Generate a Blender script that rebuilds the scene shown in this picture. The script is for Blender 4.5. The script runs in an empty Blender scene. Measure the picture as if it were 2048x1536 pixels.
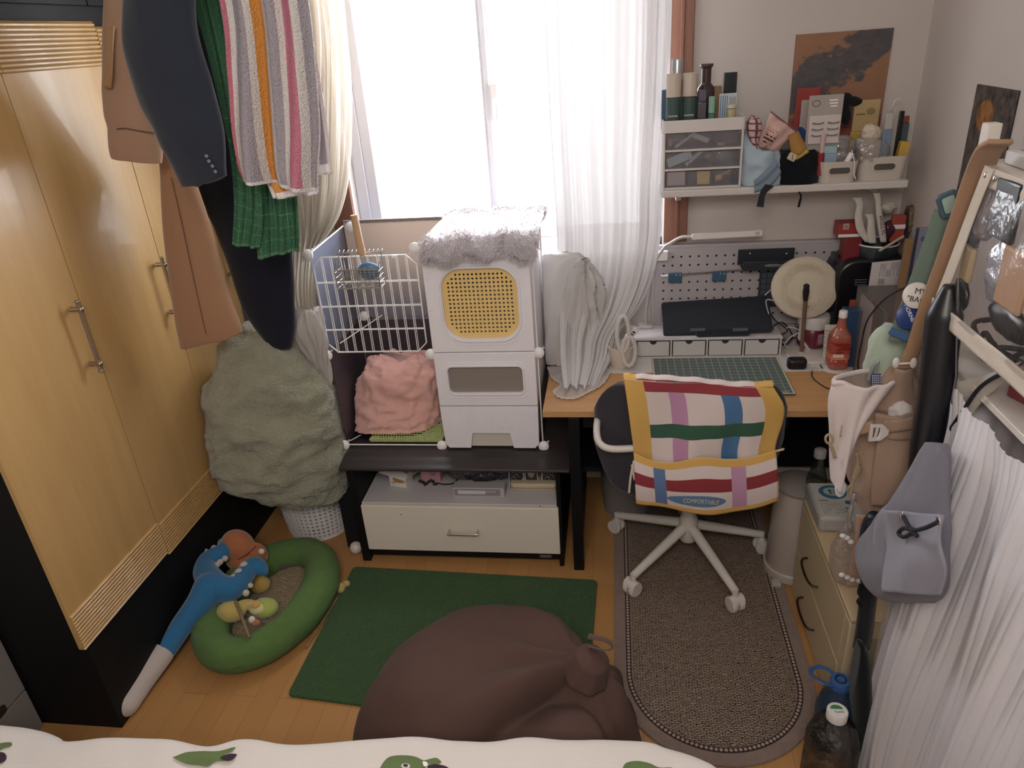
import bpy, math, random
from mathutils import Vector, Matrix, Euler, noise
random.seed(7)
PI = math.pi
SC = bpy.context.scene
COL = SC.collection
V = Vector
# ---------------------------------------------------------------- camera
PITCH, YAW, ROLL, FPX = 0.44943706, -0.15834328, -0.07674373, 1449.506
CAMP = V((0, 0, 2.0))
def _axes():
    cy, sy = math.cos(YAW), math.sin(YAW)
    f = V((sy*math.cos(PITCH), cy*math.cos(PITCH), -math.sin(PITCH)))
    r = V((cy, -sy, 0)); u = r.cross(f)
    return (r*math.cos(ROLL)+u*math.sin(ROLL), u*math.cos(ROLL)-r*math.sin(ROLL), f)
CR, CU, CF = _axes()
cam = bpy.data.cameras.new('camera'); cam.sensor_width = 36; cam.lens = FPX/2048*36; cam.clip_start = .02
camo = bpy.data.objects.new('camera', cam); COL.objects.link(camo)
camo.matrix_world = Matrix.Translation(CAMP) @ Matrix((CR, CU, -CF)).transposed().to_4x4()
SC.camera = camo
# ---------------------------------------------------------------- light and exposure
SC.view_settings.view_transform = 'Standard'; SC.view_settings.look = 'None'
SC.view_settings.gamma = 1; SC.view_settings.use_curve_mapping = False
SC.view_settings.exposure = 0.12
wd = bpy.data.worlds.new('overcast_sky'); SC.world = wd; wd.use_nodes = True
bg = wd.node_tree.nodes['Background']; bg.inputs[0].default_value = (.93, .96, 1, 1); bg.inputs[1].default_value = 7.0
def area(name, loc, target, sx, sy, power, col, portal=False, spread=PI):
    l = bpy.data.lights.new(name, 'AREA'); l.shape = 'RECTANGLE'; l.size = sx; l.size_y = sy; l.energy = power; l.color = col
    l.spread = spread
    if portal: l.cycles.is_portal = True
    o = bpy.data.objects.new(name, l); COL.objects.link(o); o.location = loc
    o.rotation_euler = (V(target)-V(loc)).to_track_quat('-Z', 'Y').to_euler()
    return o
area('window_portal', (-.44, 3.22, 1.85), (-.44, 0, 1.85), 1.35, 1.5, 1, (1, 1, 1), portal=True)
area('window_daylight', (-.44, 3.45, 1.95), (-.40, .6, .7), 1.3, 1.35, 62, (.95, .97, 1.0))
ROOM_FILL = area('unseen_room_fill', (-.15, -.25, 2.62), (-.3, 1.6, .6), .9, .9, 38, (1.0, .93, .85))  # added warm fill above and behind the camera; no visible lamp there
# ---------------------------------------------------------------- measuring helper: where the sight line through a pixel meets a plane of the room
def W(px, py, X=None, Y=None, Z=None):
    d = CF*FPX + CR*(px-1024) - CU*(py-768)
    if X is not None: t = (X-CAMP.x)/d.x
    elif Y is not None: t = (Y-CAMP.y)/d.y
    else: t = (Z-CAMP.z)/d.z
    return CAMP + d*t
# ---------------------------------------------------------------- mesh builder
def rrect(x0, y0, x1, y1, r, n=6):
    pts = []
    for cx, cy, a0 in ((x1-r, y1-r, 0), (x0+r, y1-r, 90), (x0+r, y0+r, 180), (x1-r, y0+r, 270)):
        for i in range(n+1):
            a = math.radians(a0+90*i/n); pts.append((cx+r*math.cos(a), cy+r*math.sin(a)))
    return pts
def frameM(origin, xa, ya):           # matrix with local x, y along xa, ya
    xa = V(xa).normalized(); ya = V(ya).normalized(); za = xa.cross(ya).normalized(); ya = za.cross(xa)
    return Matrix.Translation(V(origin)) @ Matrix((xa, ya, za)).transposed().to_4x4()
def cr(pts, n):                        # Catmull-Rom resample of a point list
    P = [V(p) for p in pts]; P = [P[0]*2-P[1]] + P + [P[-1]*2-P[-2]]; out = []
    for k in range(n+1):
        s = k/n*(len(pts)-1); i = min(int(s), len(pts)-2); t = s-i
        a, b, c, d = P[i:i+4]
        out.append(.5*((2*b)+(c-a)*t+(2*a-5*b+4*c-d)*t*t+(3*b-a-3*c+d)*t**3))
    return out
class MB:
    def __init__(s): s.v = []; s.f = []; s.uv = {}; s.mi = []; s.cm = 0
    def _add(s, vs, fs, M=None):
        b = len(s.v)
        s.v += [tuple(M @ V(p)) if M else tuple(p) for p in vs]
        for f in fs: s.f.append(tuple(b+i for i in f)); s.mi.append(s.cm)
        return b
    def box(s, x0, y0, z0, x1, y1, z1, M=None):
        x0, x1 = sorted((x0, x1)); y0, y1 = sorted((y0, y1)); z0, z1 = sorted((z0, z1))
        vs = [(x0,y0,z0),(x1,y0,z0),(x1,y1,z0),(x0,y1,z0),(x0,y0,z1),(x1,y0,z1),(x1,y1,z1),(x0,y1,z1)]
        s._add(vs, [(0,3,2,1),(4,5,6,7),(0,1,5,4),(1,2,6,5),(2,3,7,6),(3,0,4,7)], M); return s
    def hexa(s, b4, t4):               # box from 4 bottom and 4 top corners
        s._add(list(b4)+list(t4), [(0,3,2,1),(4,5,6,7),(0,1,5,4),(1,2,6,5),(2,3,7,6),(3,0,4,7)]); return s
    def prism(s, pts, z0, z1, M=None):
        n = len(pts)
        vs = [(p[0],p[1],z0) for p in pts]+[(p[0],p[1],z1) for p in pts]
        s._add(vs, [tuple(range(n-1,-1,-1)), tuple(range(n,2*n))]+[(i,(i+1)%n,n+(i+1)%n,n+i) for i in range(n)], M); return s
    def ring(s, outer, inner, z0, z1, M=None):
        n = len(outer)
        vs = [(p[0],p[1],z) for z in (z0,z1) for q in (outer,inner) for p in q]
        fs = []
        for i in range(n):
            j = (i+1)%n
            fs += [(i,n+i,n+j,j),(2*n+i,2*n+j,3*n+j,3*n+i),(i,j,2*n+j,2*n+i),(n+i,3*n+i,3*n+j,n+j)]
        s._add(vs, fs, M); return s
    def lathe(s, prof, c=(0,0,0), n=28, M=None, close=True):
        vs = []; fs = []
        for r, z in prof:
            for i in range(n): a = 2*PI*i/n; vs.append((c[0]+r*math.cos(a), c[1]+r*math.sin(a), c[2]+z))
        m = len(prof)
        for k in range(m-1):
            for i in range(n): j = (i+1)%n; fs.append((k*n+i,k*n+j,(k+1)*n+j,(k+1)*n+i))
        if close: fs += [tuple(range(n-1,-1,-1)), tuple(range((m-1)*n, m*n))]
        s._add(vs, fs, M); return s
    def tube(s, pts, r, n=8, closed=False, flat=None, M=None):
        P = [V(p) for p in pts]; m = len(P); R = r if isinstance(r, (list, tuple)) else [r]*m
        vs = []; fs = []; up = None
        for k in range(m):
            t = (P[(k+1)%m]-P[k-1]) if closed else (P[min(k+1,m-1)]-P[max(k-1,0)])
            t.normalize()
            if up is None: up = V((0,0,1)) if abs(t.z) < .9 else V((1,0,0))
            a = t.cross(up)
            if a.length < 1e-5: a = t.cross(V((.3,1,.2)))
            a.normalize(); b = a.cross(t).normalized(); up = b
            if flat: fa, fb = flat
            else: fa = fb = 1
            for i in range(n): q = 2*PI*i/n; vs.append(P[k]+(a*math.cos(q)*fa+b*math.sin(q)*fb)*R[k])
        for k in range(m if closed else m-1):
            k2 = (k+1)%m
            for i in range(n): j = (i+1)%n; fs.append((k*n+i,k*n+j,k2*n+j,k2*n+i))
        if not closed: fs += [tuple(range(n-1,-1,-1)), tuple(range((m-1)*n, m*n))]
        s._add(vs, fs, M); return s
    def ell(s, c, r, M=None, nu=24, nv=14, fn=None):
        vs = []; fs = []
        for k in range(1, nv):
            t = PI*k/nv
            for i in range(nu):
                a = 2*PI*i/nu; d = V((math.sin(t)*math.cos(a), math.sin(t)*math.sin(a), math.cos(t)))
                q = fn(d) if fn else 1
                vs.append((c[0]+d.x*r[0]*q, c[1]+d.y*r[1]*q, c[2]+d.z*r[2]*q))
        q0 = fn(V((0,0,1))) if fn else 1; q1 = fn(V((0,0,-1))) if fn else 1
        top = len(vs); vs.append((c[0],c[1],c[2]+r[2]*q0)); vs.append((c[0],c[1],c[2]-r[2]*q1))
        for k in range(nv-2):
            for i in range(nu): j = (i+1)%nu; fs.append((k*nu+i,(k+1)*nu+i,(k+1)*nu+j,k*nu+j))
        for i in range(nu): j = (i+1)%nu; fs.append((top,i,j)); fs.append((top+1,(nv-2)*nu+j,(nv-2)*nu+i))
        s._add(vs, fs, M); return s
    def grid(s, fn, nu, nv, cu=False, caps=False, M=None):
        b = len(s.v); vs = []; fs = []; n = nu if cu else nu+1
        for k in range(nv+1):
            for i in range(n): vs.append(fn(i/nu, k/nv))
        s._add(vs, [], M)
        for k in range(nv):
            for i in range(nu):
                j = (i+1)%n if cu else i+1
                f = (b+k*n+i, b+k*n+j, b+(k+1)*n+j, b+(k+1)*n+i)
                s.uv[len(s.f)] = ((i/nu,k/nv),((i+1)/nu,k/nv),((i+1)/nu,(k+1)/nv),(i/nu,(k+1)/nv))
                s.f.append(f); s.mi.append(s.cm)
        if caps:
            s.f += [tuple(b+i for i in range(n-1,-1,-1)), tuple(b+nv*n+i for i in range(n))]; s.mi += [s.cm]*2
        return s
    def quad(s, a, b, c, d):           # UV 0..1: a top-left, b top-right, c bottom-right, d bottom-left
        i = s._add([a,b,c,d], [])
        s.uv[len(s.f)] = ((0,1),(1,1),(1,0),(0,0)); s.f.append((i,i+1,i+2,i+3)); s.mi.append(s.cm); return s
    def holes(s, w, h, t, nx, ny, px, py, r, M=None, mask=None, seg=8, stag=False):
        # plate w x h x t centred on the origin in local xy with round holes on a grid; margins stay solid
        gx = nx*px; gy = ny*py
        def addq(x0,y0,x1,y1):
            if x1-x0 > 1e-6 and y1-y0 > 1e-6: s.box(x0,y0,-t/2,x1,y1,t/2,M)
        addq(-w/2,-h/2,w/2,-gy/2); addq(-w/2,gy/2,w/2,h/2); addq(-w/2,-gy/2,-gx/2,gy/2); addq(gx/2,-gy/2,w/2,gy/2)
        for i in range(nx):
            for j in range(ny):
                cx = -gx/2+(i+.5)*px; cy = -gy/2+(j+.5)*py
                if (mask and not mask(cx, cy)): addq(cx-px/2,cy-py/2,cx+px/2,cy+py/2); continue
                out = []; inn = []
                for k in range(seg):
                    a = 2*PI*(k+.5)/seg; c, q = math.cos(a), math.sin(a); m = max(abs(c), abs(q))
                    out.append((cx+c/m*px/2, cy+q/m*py/2)); inn.append((cx+r*c, cy+r*q))
                # add the square corners
                o2 = []; i2 = []
                for k in range(seg):
                    o2.append(out[k]); i2.append(inn[k])
                    a = 2*PI*(k+.5)/seg; a2 = 2*PI*(k+1.5)/seg
                    for q in (PI/4, 3*PI/4, 5*PI/4, 7*PI/4):
                        if a < q-1e-6 and a2 > q+1e-6:
                            o2.append((cx+math.copysign(px/2, math.cos(q)), cy+math.copysign(py/2, math.sin(q))))
                            i2.append((cx+r*math.cos(q), cy+r*math.sin(q)))
                s.ring(o2, i2, -t/2, t/2, M)
        return s
    def disp(s, amp, sc, start=0, oct=3, seed=0):
        # push the points about by smooth noise (lumps, folds)
        for i in range(start, len(s.v)):
            p = V(s.v[i]); q = p*sc+V((seed*7.3, seed*3.1, seed))
            o = V((noise.fractal(q,1,2,oct), noise.fractal(q+V((31,5,9)),1,2,oct), noise.fractal(q+V((3,57,19)),1,2,oct)))
            s.v[i] = tuple(p+o*amp)
        return s
    def build(s, name, mat, parent=None, smooth=True, ang=35, bevel=0, solid=0, sub=0, remesh=0, sm=0, off=0):
        me = bpy.data.meshes.new(name)
        me.from_pydata(s.v, [], s.f)
        mats = mat if isinstance(mat, (list, tuple)) else [mat]
        for m in mats: me.materials.append(m)
        if len(mats) > 1: me.polygons.foreach_set('material_index', s.mi)
        if s.uv:
            uv = me.uv_layers.new(name='UVMap')
            for fi, co in s.uv.items():
                for li, c in zip(me.polygons[fi].loop_indices, co): uv.data[li].uv = c
        me.validate()
        if smooth:
            me.polygons.foreach_set('use_smooth', [True]*len(me.polygons))
            if ang < 180: me.set_sharp_from_angle(angle=math.radians(ang))
        o = bpy.data.objects.new(name, me); COL.objects.link(o)
        if parent is not None:
            o.parent = parent; r = parent
            while r.parent: r = r.parent
            R = Matrix.LocRotScale(r.location, r.rotation_euler, r.scale)
            me.transform(R.inverted())
        else:
            xs = [v.co for v in me.vertices]
            c = V(((min(p.x for p in xs)+max(p.x for p in xs))/2, (min(p.y for p in xs)+max(p.y for p in xs))/2, min(p.z for p in xs)))
            me.transform(Matrix.Translation(-c)); o.location = c
        if remesh:
            m = o.modifiers.new('r', 'REMESH'); m.mode = 'VOXEL'; m.voxel_size = remesh; m.use_smooth_shade = True
        if sm:
            m = o.modifiers.new('s', 'SMOOTH'); m.factor = .5; m.iterations = sm
        if solid:
            m = o.modifiers.new('t', 'SOLIDIFY'); m.thickness = solid; m.offset = off
        if bevel:
            m = o.modifiers.new('b', 'BEVEL'); m.width = bevel; m.segments = 3; m.limit_method = 'ANGLE'; m.angle_limit = math.radians(40)
            m.harden_normals = False
        if sub:
            m = o.modifiers.new('u', 'SUBSURF'); m.levels = sub; m.render_levels = sub
        return o
def tag(o, label, cat, group=None):
    o['label'] = label; o['category'] = cat
    if group: o['group'] = group
    return o
def thing(name, label, cat, loc=(0,0,0), rz=0, group=None):
    o = bpy.data.objects.new(name, None); COL.objects.link(o); o.empty_display_size = .05
    o.location = loc; o.rotation_euler = (0,0,rz)
    return tag(o, label, cat, group)
def struct(o): o['kind'] = 'structure'; return o
def copy_thing(o, loc, rz=None, label=None, parent=None):
    c = o.copy(); COL.objects.link(c); c.parent = parent
    if parent is None:
        c.location = loc
        if rz is not None: c.rotation_euler = (0,0,rz)
        if label: c['label'] = label
    for ch in [x for x in COL.objects if x.parent == o]: copy_thing(ch, None, parent=c)
    return c
def loft(L, R, nu, nv, fold=None, nrm=(0,-1,0), bow=0):
    # cloth between a left and a right edge, with folds pushed along nrm
    Lp = cr(L, nv); Rp = cr(R, nv); N = V(nrm).normalized()
    def fn(u, v):
        k = int(round(v*nv)); p = Lp[k].lerp(Rp[k], u)
        if fold: p = p+N*fold(u, v)
        return p+N*bow*math.sin(PI*u)
    return MB().grid(fn, nu, nv)
def blob(rows, Y, n=48, m=36, amp=.0, sc=8, seed=0, sq=1.0, X=None):
    # closed soft body from silhouette rows (py, px_left, px_right, front depth, back depth) standing around the plane Y (or X)
    cs = []
    for py, a, b, df, db in rows:
        pl, pr = py if isinstance(py, tuple) else (py, py)
        p = W(a, pl, X=X, Y=None if X is not None else Y); q = W(b, pr, X=X, Y=None if X is not None else Y)
        cs.append((p, q, df, db))
    A = cr([c[0] for c in cs], m); B = cr([c[1] for c in cs], m); D = cr([(c[2], c[3], 0) for c in cs], m)
    ax = V((0,-1,0)) if X is None else V((-1,0,0))
    def fn(u, v):
        k = int(round(v*m)); a = 2*PI*u; c, s_ = math.cos(a), math.sin(a)
        c = math.copysign(abs(c)**sq, c); s_ = math.copysign(abs(s_)**sq, s_)
        mid = (A[k]+B[k])/2; h = (B[k]-A[k])/2
        return mid+h*c+ax*(max(D[k].x,.001)*s_ if s_ > 0 else max(D[k].y,.001)*s_)
    mb = MB(); mb.grid(fn, n, m, cu=True, caps=True)
    if amp: mb.disp(amp, sc, seed=seed)
    return mb
# ---------------------------------------------------------------- materials
SAT = .86  # pulls every colour towards grey, haze put into the colours
def lin(h):
    h = h.lstrip('#'); c = [int(h[i:i+2],16)/255 for i in (0,2,4)]
    c = [x/12.92 if x <= .04045 else ((x+.055)/1.055)**2.4 for x in c]; g = .3*c[0]+.55*c[1]+.15*c[2]
    return tuple(g+(x-g)*SAT for x in c)+(1,)
def nodes(name):
    m = bpy.data.materials.new(name); m.use_nodes = True; nt = m.node_tree
    return m, nt, nt.nodes['Principled BSDF'], nt.nodes['Material Output']
def N(nt, t, **kw):
    n = nt.nodes.new(t)
    for k, v in kw.items(): setattr(n, k, v)
    return n
def mixc(nt, fac, a, b):
    n = N(nt, 'ShaderNodeMix', data_type='RGBA')
    if hasattr(fac, 'is_linked'): nt.links.new(fac, n.inputs[0])
    else: n.inputs[0].default_value = fac
    for sock, x in ((n.inputs[6], a), (n.inputs[7], b)):
        if hasattr(x, 'is_linked'): nt.links.new(x, sock)
        else: sock.default_value = x
    return n.outputs[2]
def math_(nt, op, a, b=0.0):
    n = N(nt, 'ShaderNodeMath', operation=op)
    for s_, x in ((n.inputs[0], a), (n.inputs[1], b)):
        if hasattr(x, 'is_linked'): nt.links.new(x, s_)
        else: s_.default_value = x
    return n.outputs[0]
def mapped(nt, scale=(1,1,1), rot=(0,0,0), coord='Object'):
    tc = N(nt, 'ShaderNodeTexCoord'); mp = N(nt, 'ShaderNodeMapping')
    mp.inputs['Scale'].default_value = scale; mp.inputs['Rotation'].default_value = rot
    nt.links.new(tc.outputs[coord], mp.inputs[0]); return mp.outputs[0]
def noise_(nt, vec, sc, det=3, rough=.5):
    n = N(nt, 'ShaderNodeTexNoise'); n.inputs['Scale'].default_value = sc; n.inputs['Detail'].default_value = det
    n.inputs['Roughness'].default_value = rough; nt.links.new(vec, n.inputs['Vector']); return n.outputs[0]
def addbump(nt, bs, h, strength, dist=.002):
    b = N(nt, 'ShaderNodeBump'); b.inputs['Strength'].default_value = strength; b.inputs['Distance'].default_value = dist
    nt.links.new(h, b.inputs['Height']); nt.links.new(b.outputs[0], bs.inputs['Normal'])
def M(name, col, rough=.6, metal=0, var=0.0, vs=6, bump=0, bsc=220, sheen=0, spec=.4, coat=0, dist=.002):
    m, nt, bs, out = nodes(name); c = lin(col)
    bs.inputs['Roughness'].default_value = rough; bs.inputs['Metallic'].default_value = metal
    bs.inputs['Specular IOR Level'].default_value = spec
    if sheen: bs.inputs['Sheen Weight'].default_value = sheen; bs.inputs['Sheen Roughness'].default_value = .5
    if coat: bs.inputs['Coat Weight'].default_value = coat
    vec = mapped(nt)
    if var:
        d = tuple(x*(1-var) for x in c[:3])+(1,); l = tuple(min(1, x*(1+var)) for x in c[:3])+(1,)
        nt.links.new(mixc(nt, noise_(nt, vec, vs, 4), d, l), bs.inputs['Base Color'])
    else: bs.inputs['Base Color'].default_value = c
    if bump: addbump(nt, bs, noise_(nt, vec, bsc, 3), bump, dist)
    m.diffuse_color = c
    return m
def cloth(name, col, bump=.5, bsc=260, var=.06, vs=5, sheen=.25, dist=.002, rough=.9): return M(name, col, rough, 0, var, vs, bump, bsc, sheen, .15, dist=dist)
def plastic(name, col, rough=.35): return M(name, col, rough, 0, .02, 3, 0, 1, 0, .45)
def weave(name, col, col2, sc, strength=1.0, rot=0):
    # coarse woven pile: raised cells of a brick pattern, dark gaps
    m, nt, bs, out = nodes(name); vec = mapped(nt, (1,1,1), (0,0,rot))
    b = N(nt, 'ShaderNodeTexBrick'); b.inputs['Scale'].default_value = sc; b.inputs['Mortar Size'].default_value = .06
    b.inputs['Mortar Smooth'].default_value = .6; b.inputs['Brick Width'].default_value = .9; b.inputs['Row Height'].default_value = .3
    b.inputs['Color1'].default_value = lin(col); b.inputs['Color2'].default_value = tuple(x*.8 for x in lin(col)[:3])+(1,)
    b.inputs['Mortar'].default_value = lin(col2)
    ns = N(nt, 'ShaderNodeTexNoise'); ns.inputs['Scale'].default_value = sc*1.6; nt.links.new(vec, ns.inputs['Vector'])
    ad = N(nt, 'ShaderNodeVectorMath', operation='MULTIPLY_ADD'); nt.links.new(ns.outputs[1], ad.inputs[0])
    ad.inputs[1].default_value = (.012,.012,0); nt.links.new(vec, ad.inputs[2]); nt.links.new(ad.outputs[0], b.inputs['Vector'])
    nt.links.new(b.outputs[0], bs.inputs['Base Color']); bs.inputs['Roughness'].default_value = .95; bs.inputs['Specular IOR Level'].default_value = .1
    addbump(nt, bs, math_(nt, 'SUBTRACT', 1.0, b.outputs[1]), strength, .004); return m
def sheer(name, col, transp=.3, tl=.5):
    m, nt, bs, out = nodes(name); nt.nodes.remove(bs)
    d = N(nt, 'ShaderNodeBsdfDiffuse'); t = N(nt, 'ShaderNodeBsdfTranslucent'); tr = N(nt, 'ShaderNodeBsdfTransparent')
    d.inputs[0].default_value = t.inputs[0].default_value = lin(col)
    a = N(nt, 'ShaderNodeMixShader'); a.inputs[0].default_value = tl; nt.links.new(d.outputs[0], a.inputs[1]); nt.links.new(t.outputs[0], a.inputs[2])
    b = N(nt, 'ShaderNodeMixShader'); b.inputs[0].default_value = transp; nt.links.new(a.outputs[0], b.inputs[1]); nt.links.new(tr.outputs[0], b.inputs[2])
    nt.links.new(b.outputs[0], out.inputs[0]); return m
def clear(name, col='#ffffff', gloss=.12, rough=.05, milk=0.0, milkcol='#dddddd', crumple=0, edge=.25):
    # thin clear plastic or glass: see-through, with reflections, optionally a little milky
    m, nt, bs, out = nodes(name); nt.nodes.remove(bs)
    tr = N(nt, 'ShaderNodeBsdfTransparent'); tr.inputs[0].default_value = lin(col)
    g = N(nt, 'ShaderNodeBsdfGlossy'); g.inputs['Roughness'].default_value = rough
    lw = N(nt, 'ShaderNodeLayerWeight'); lw.inputs[0].default_value = .35
    a = N(nt, 'ShaderNodeMixShader'); nt.links.new(math_(nt, 'ADD', math_(nt, 'MULTIPLY', lw.outputs[0], edge), gloss*.4), a.inputs[0])
    nt.links.new(tr.outputs[0], a.inputs[1]); nt.links.new(g.outputs[0], a.inputs[2]); last = a
    if crumple:
        b = N(nt, 'ShaderNodeBump'); b.inputs['Strength'].default_value = crumple; b.inputs['Distance'].default_value = .01
        nt.links.new(noise_(nt, mapped(nt), 45, 2), b.inputs['Height']); nt.links.new(b.outputs[0], g.inputs['Normal'])
    if milk:
        d = N(nt, 'ShaderNodeBsdfDiffuse'); d.inputs[0].default_value = lin(milkcol)
        x = N(nt, 'ShaderNodeMixShader'); x.inputs[0].default_value = milk
        nt.links.new(a.outputs[0], x.inputs[1]); nt.links.new(d.outputs[0], x.inputs[2]); last = x
    nt.links.new(last.outputs[0], out.inputs[0]); return m
def paint(name, base, marks, rough=.85, bump=.4, bsc=260, tl=0, spec=.2, dist=.002, jitter=0):
    # printed surface: marks in UV: ('r', u0,u1,v0,v1,col) rectangles, ('e', cu,cv,ru,rv,col) ellipses, ('n', scale, thr, u0,u1,v0,v1,col) blotches
    m, nt, bs, out = nodes(name); tc = N(nt, 'ShaderNodeTexCoord'); sep = N(nt, 'ShaderNodeSeparateXYZ')
    uvs = tc.outputs['UV']
    if jitter:
        ns = N(nt, 'ShaderNodeTexNoise'); ns.inputs['Scale'].default_value = 4; nt.links.new(uvs, ns.inputs['Vector'])
        ad = N(nt, 'ShaderNodeVectorMath', operation='MULTIPLY_ADD'); nt.links.new(ns.outputs[1], ad.inputs[0]); ad.inputs[1].default_value = (jitter,)*3
        nt.links.new(uvs, ad.inputs[2]); uvs = ad.outputs[0]
    nt.links.new(uvs, sep.inputs[0]); u, v = sep.outputs[0], sep.outputs[1]
    cur = lin(base)
    def rect(a, b, c, d):
        x = math_(nt, 'MULTIPLY', math_(nt, 'GREATER_THAN', u, a), math_(nt, 'LESS_THAN', u, b))
        y = math_(nt, 'MULTIPLY', math_(nt, 'GREATER_THAN', v, c), math_(nt, 'LESS_THAN', v, d))
        return math_(nt, 'MULTIPLY', x, y)
    for mk in marks:
        if mk[0] == 'r': f = rect(*mk[1:5])
        elif mk[0] == 'e':
            x = math_(nt, 'POWER', math_(nt, 'ABSOLUTE', math_(nt, 'DIVIDE', math_(nt, 'SUBTRACT', u, mk[1]), mk[3])), 2.0)
            y = math_(nt, 'POWER', math_(nt, 'ABSOLUTE', math_(nt, 'DIVIDE', math_(nt, 'SUBTRACT', v, mk[2]), mk[4])), 2.0)
            f = math_(nt, 'LESS_THAN', math_(nt, 'ADD', x, y), 1.0)
        elif mk[0] == 'n':
            ns = N(nt, 'ShaderNodeTexNoise'); ns.inputs['Scale'].default_value = mk[1]; ns.inputs['Detail'].default_value = 4; nt.links.new(tc.outputs['UV'], ns.inputs['Vector'])
            mr = N(nt, 'ShaderNodeMapRange'); mr.inputs[1].default_value = mk[2]-.02; mr.inputs[2].default_value = mk[2]+.02; nt.links.new(ns.outputs[0], mr.inputs[0])
            f = math_(nt, 'MULTIPLY', mr.outputs[0], rect(*mk[3:7]))
        elif mk[0] in 'lL':            # fine print: rows (l) or columns (L) of broken lines
            pu, pv = (u, v) if mk[0] == 'l' else (v, u)
            wv = math_(nt, 'LESS_THAN', math_(nt, 'FRACT', math_(nt, 'MULTIPLY', pv, float(mk[1]))), .45)
            ns = N(nt, 'ShaderNodeTexWhiteNoise', noise_dimensions='2D'); cb = N(nt, 'ShaderNodeCombineXYZ')
            nt.links.new(math_(nt, 'FLOOR', math_(nt, 'MULTIPLY', pu, float(mk[2]))), cb.inputs[0]); nt.links.new(math_(nt, 'FLOOR', math_(nt, 'MULTIPLY', pv, float(mk[1]))), cb.inputs[1])
            nt.links.new(cb.outputs[0], ns.inputs[0])
            f = math_(nt, 'MULTIPLY', math_(nt, 'MULTIPLY', wv, math_(nt, 'GREATER_THAN', ns.outputs[0], .35)), rect(*mk[3:7]))
        cur = mixc(nt, f, cur, lin(mk[-1]))
    if hasattr(cur, 'is_linked'): nt.links.new(cur, bs.inputs['Base Color'])
    else: bs.inputs['Base Color'].default_value = cur
    bs.inputs['Roughness'].default_value = rough; bs.inputs['Specular IOR Level'].default_value = spec
    if bump: addbump(nt, bs, noise_(nt, tc.outputs['Object'], bsc, 3), bump, dist)
    return m
def text(name, body, origin, xa, ya, size, mat, parent, ext=.0004, width=None):
    cu = bpy.data.curves.new(name, 'FONT'); cu.body = body; cu.size = size; cu.align_x = 'CENTER'; cu.align_y = 'CENTER'; cu.extrude = ext; cu.resolution_u = 2
    t = bpy.data.objects.new(name+'_tmp', cu); COL.objects.link(t)
    bpy.context.view_layer.update()
    me = bpy.data.meshes.new_from_object(t.evaluated_get(bpy.context.evaluated_depsgraph_get()))
    bpy.data.objects.remove(t); bpy.data.curves.remove(cu)
    if width and len(me.vertices):
        w = max(v.co.x for v in me.vertices)-min(v.co.x for v in me.vertices)
        me.transform(Matrix.Diagonal((width/w, 1, 1, 1)))
    me.transform(frameM(origin, xa, ya))
    r = parent
    while r.parent: r = r.parent
    me.transform(Matrix.LocRotScale(r.location, r.rotation_euler, r.scale).inverted())
    me.materials.clear(); me.materials.append(mat)
    o = bpy.data.objects.new(name, me); COL.objects.link(o); o.parent = parent
    return o
# ================================================================ materials shared by many things
m_wall = M('wall_paint', '#c9bfb8', .85, var=.02, vs=2, bump=.05, bsc=60)
m_white = plastic('white_plastic', '#ece7e8'); m_whitemetal = M('white_metal', '#efe9e6', .4, spec=.5)
m_black = M('black_laminate', '#121114', .6, var=.1, vs=4, spec=.25); m_dark = M('dark_brown_laminate', '#342d2d', .35, var=.15, vs=8, spec=.4)
m_cream = M('cream_laminate', '#e2d9cb', .45, var=.02); m_chrome = M('chrome', '#cfc9c2', .22, 1); m_nickel = M('nickel', '#a79c8e', .3, 1)
m_blackplastic = plastic('black_plastic', '#15151a', .4); m_ink = M('print_ink', '#25232c', .7); m_whiteink = M('white_ink', '#f0eeee', .7)
m_clear = clear('clear_plastic', '#f4f4f8', .2, .12, .10, '#d8d5dc'); m_film = clear('clear_film', '#f6f4f4', .35, .08, .08, '#e4dedc', 1.0)
m_glass = clear('window_glass', '#ffffff', .04, .02)
def wood(name, a, b, sc=(18, 1.2, 18), rough=.4, coat=0, bump=0):
    m, nt, bs, out = nodes(name); vec = mapped(nt, sc)
    f = noise_(nt, vec, 2.2, 6, .6)
    r = N(nt, 'ShaderNodeMapRange'); r.inputs[1].default_value = .3; r.inputs[2].default_value = .72; nt.links.new(f, r.inputs[0])
    nt.links.new(mixc(nt, r.outputs[0], lin(a), lin(b)), bs.inputs['Base Color']); bs.inputs['Roughness'].default_value = rough
    bs.inputs['Coat Weight'].default_value = coat; return m
m_door = wood('yellow_wood_veneer', '#bb9150', '#c79d5a', (9, 9, .7), .33, .1)
m_desk = wood('desk_beech', '#c08a4e', '#cd9a5e', (1.2, 14, 14), .4)
m_trimwood = wood('brown_wood_trim', '#8a5a44', '#7a4a36', (30, 30, 1.2), .5)
m_stick = wood('pale_wood', '#c9a27c', '#bb9066', (30, 30, 2), .6)
m_legwood = wood('grey_brown_wood', '#b3a294', '#a39182', (30, 30, 2), .6)
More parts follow.
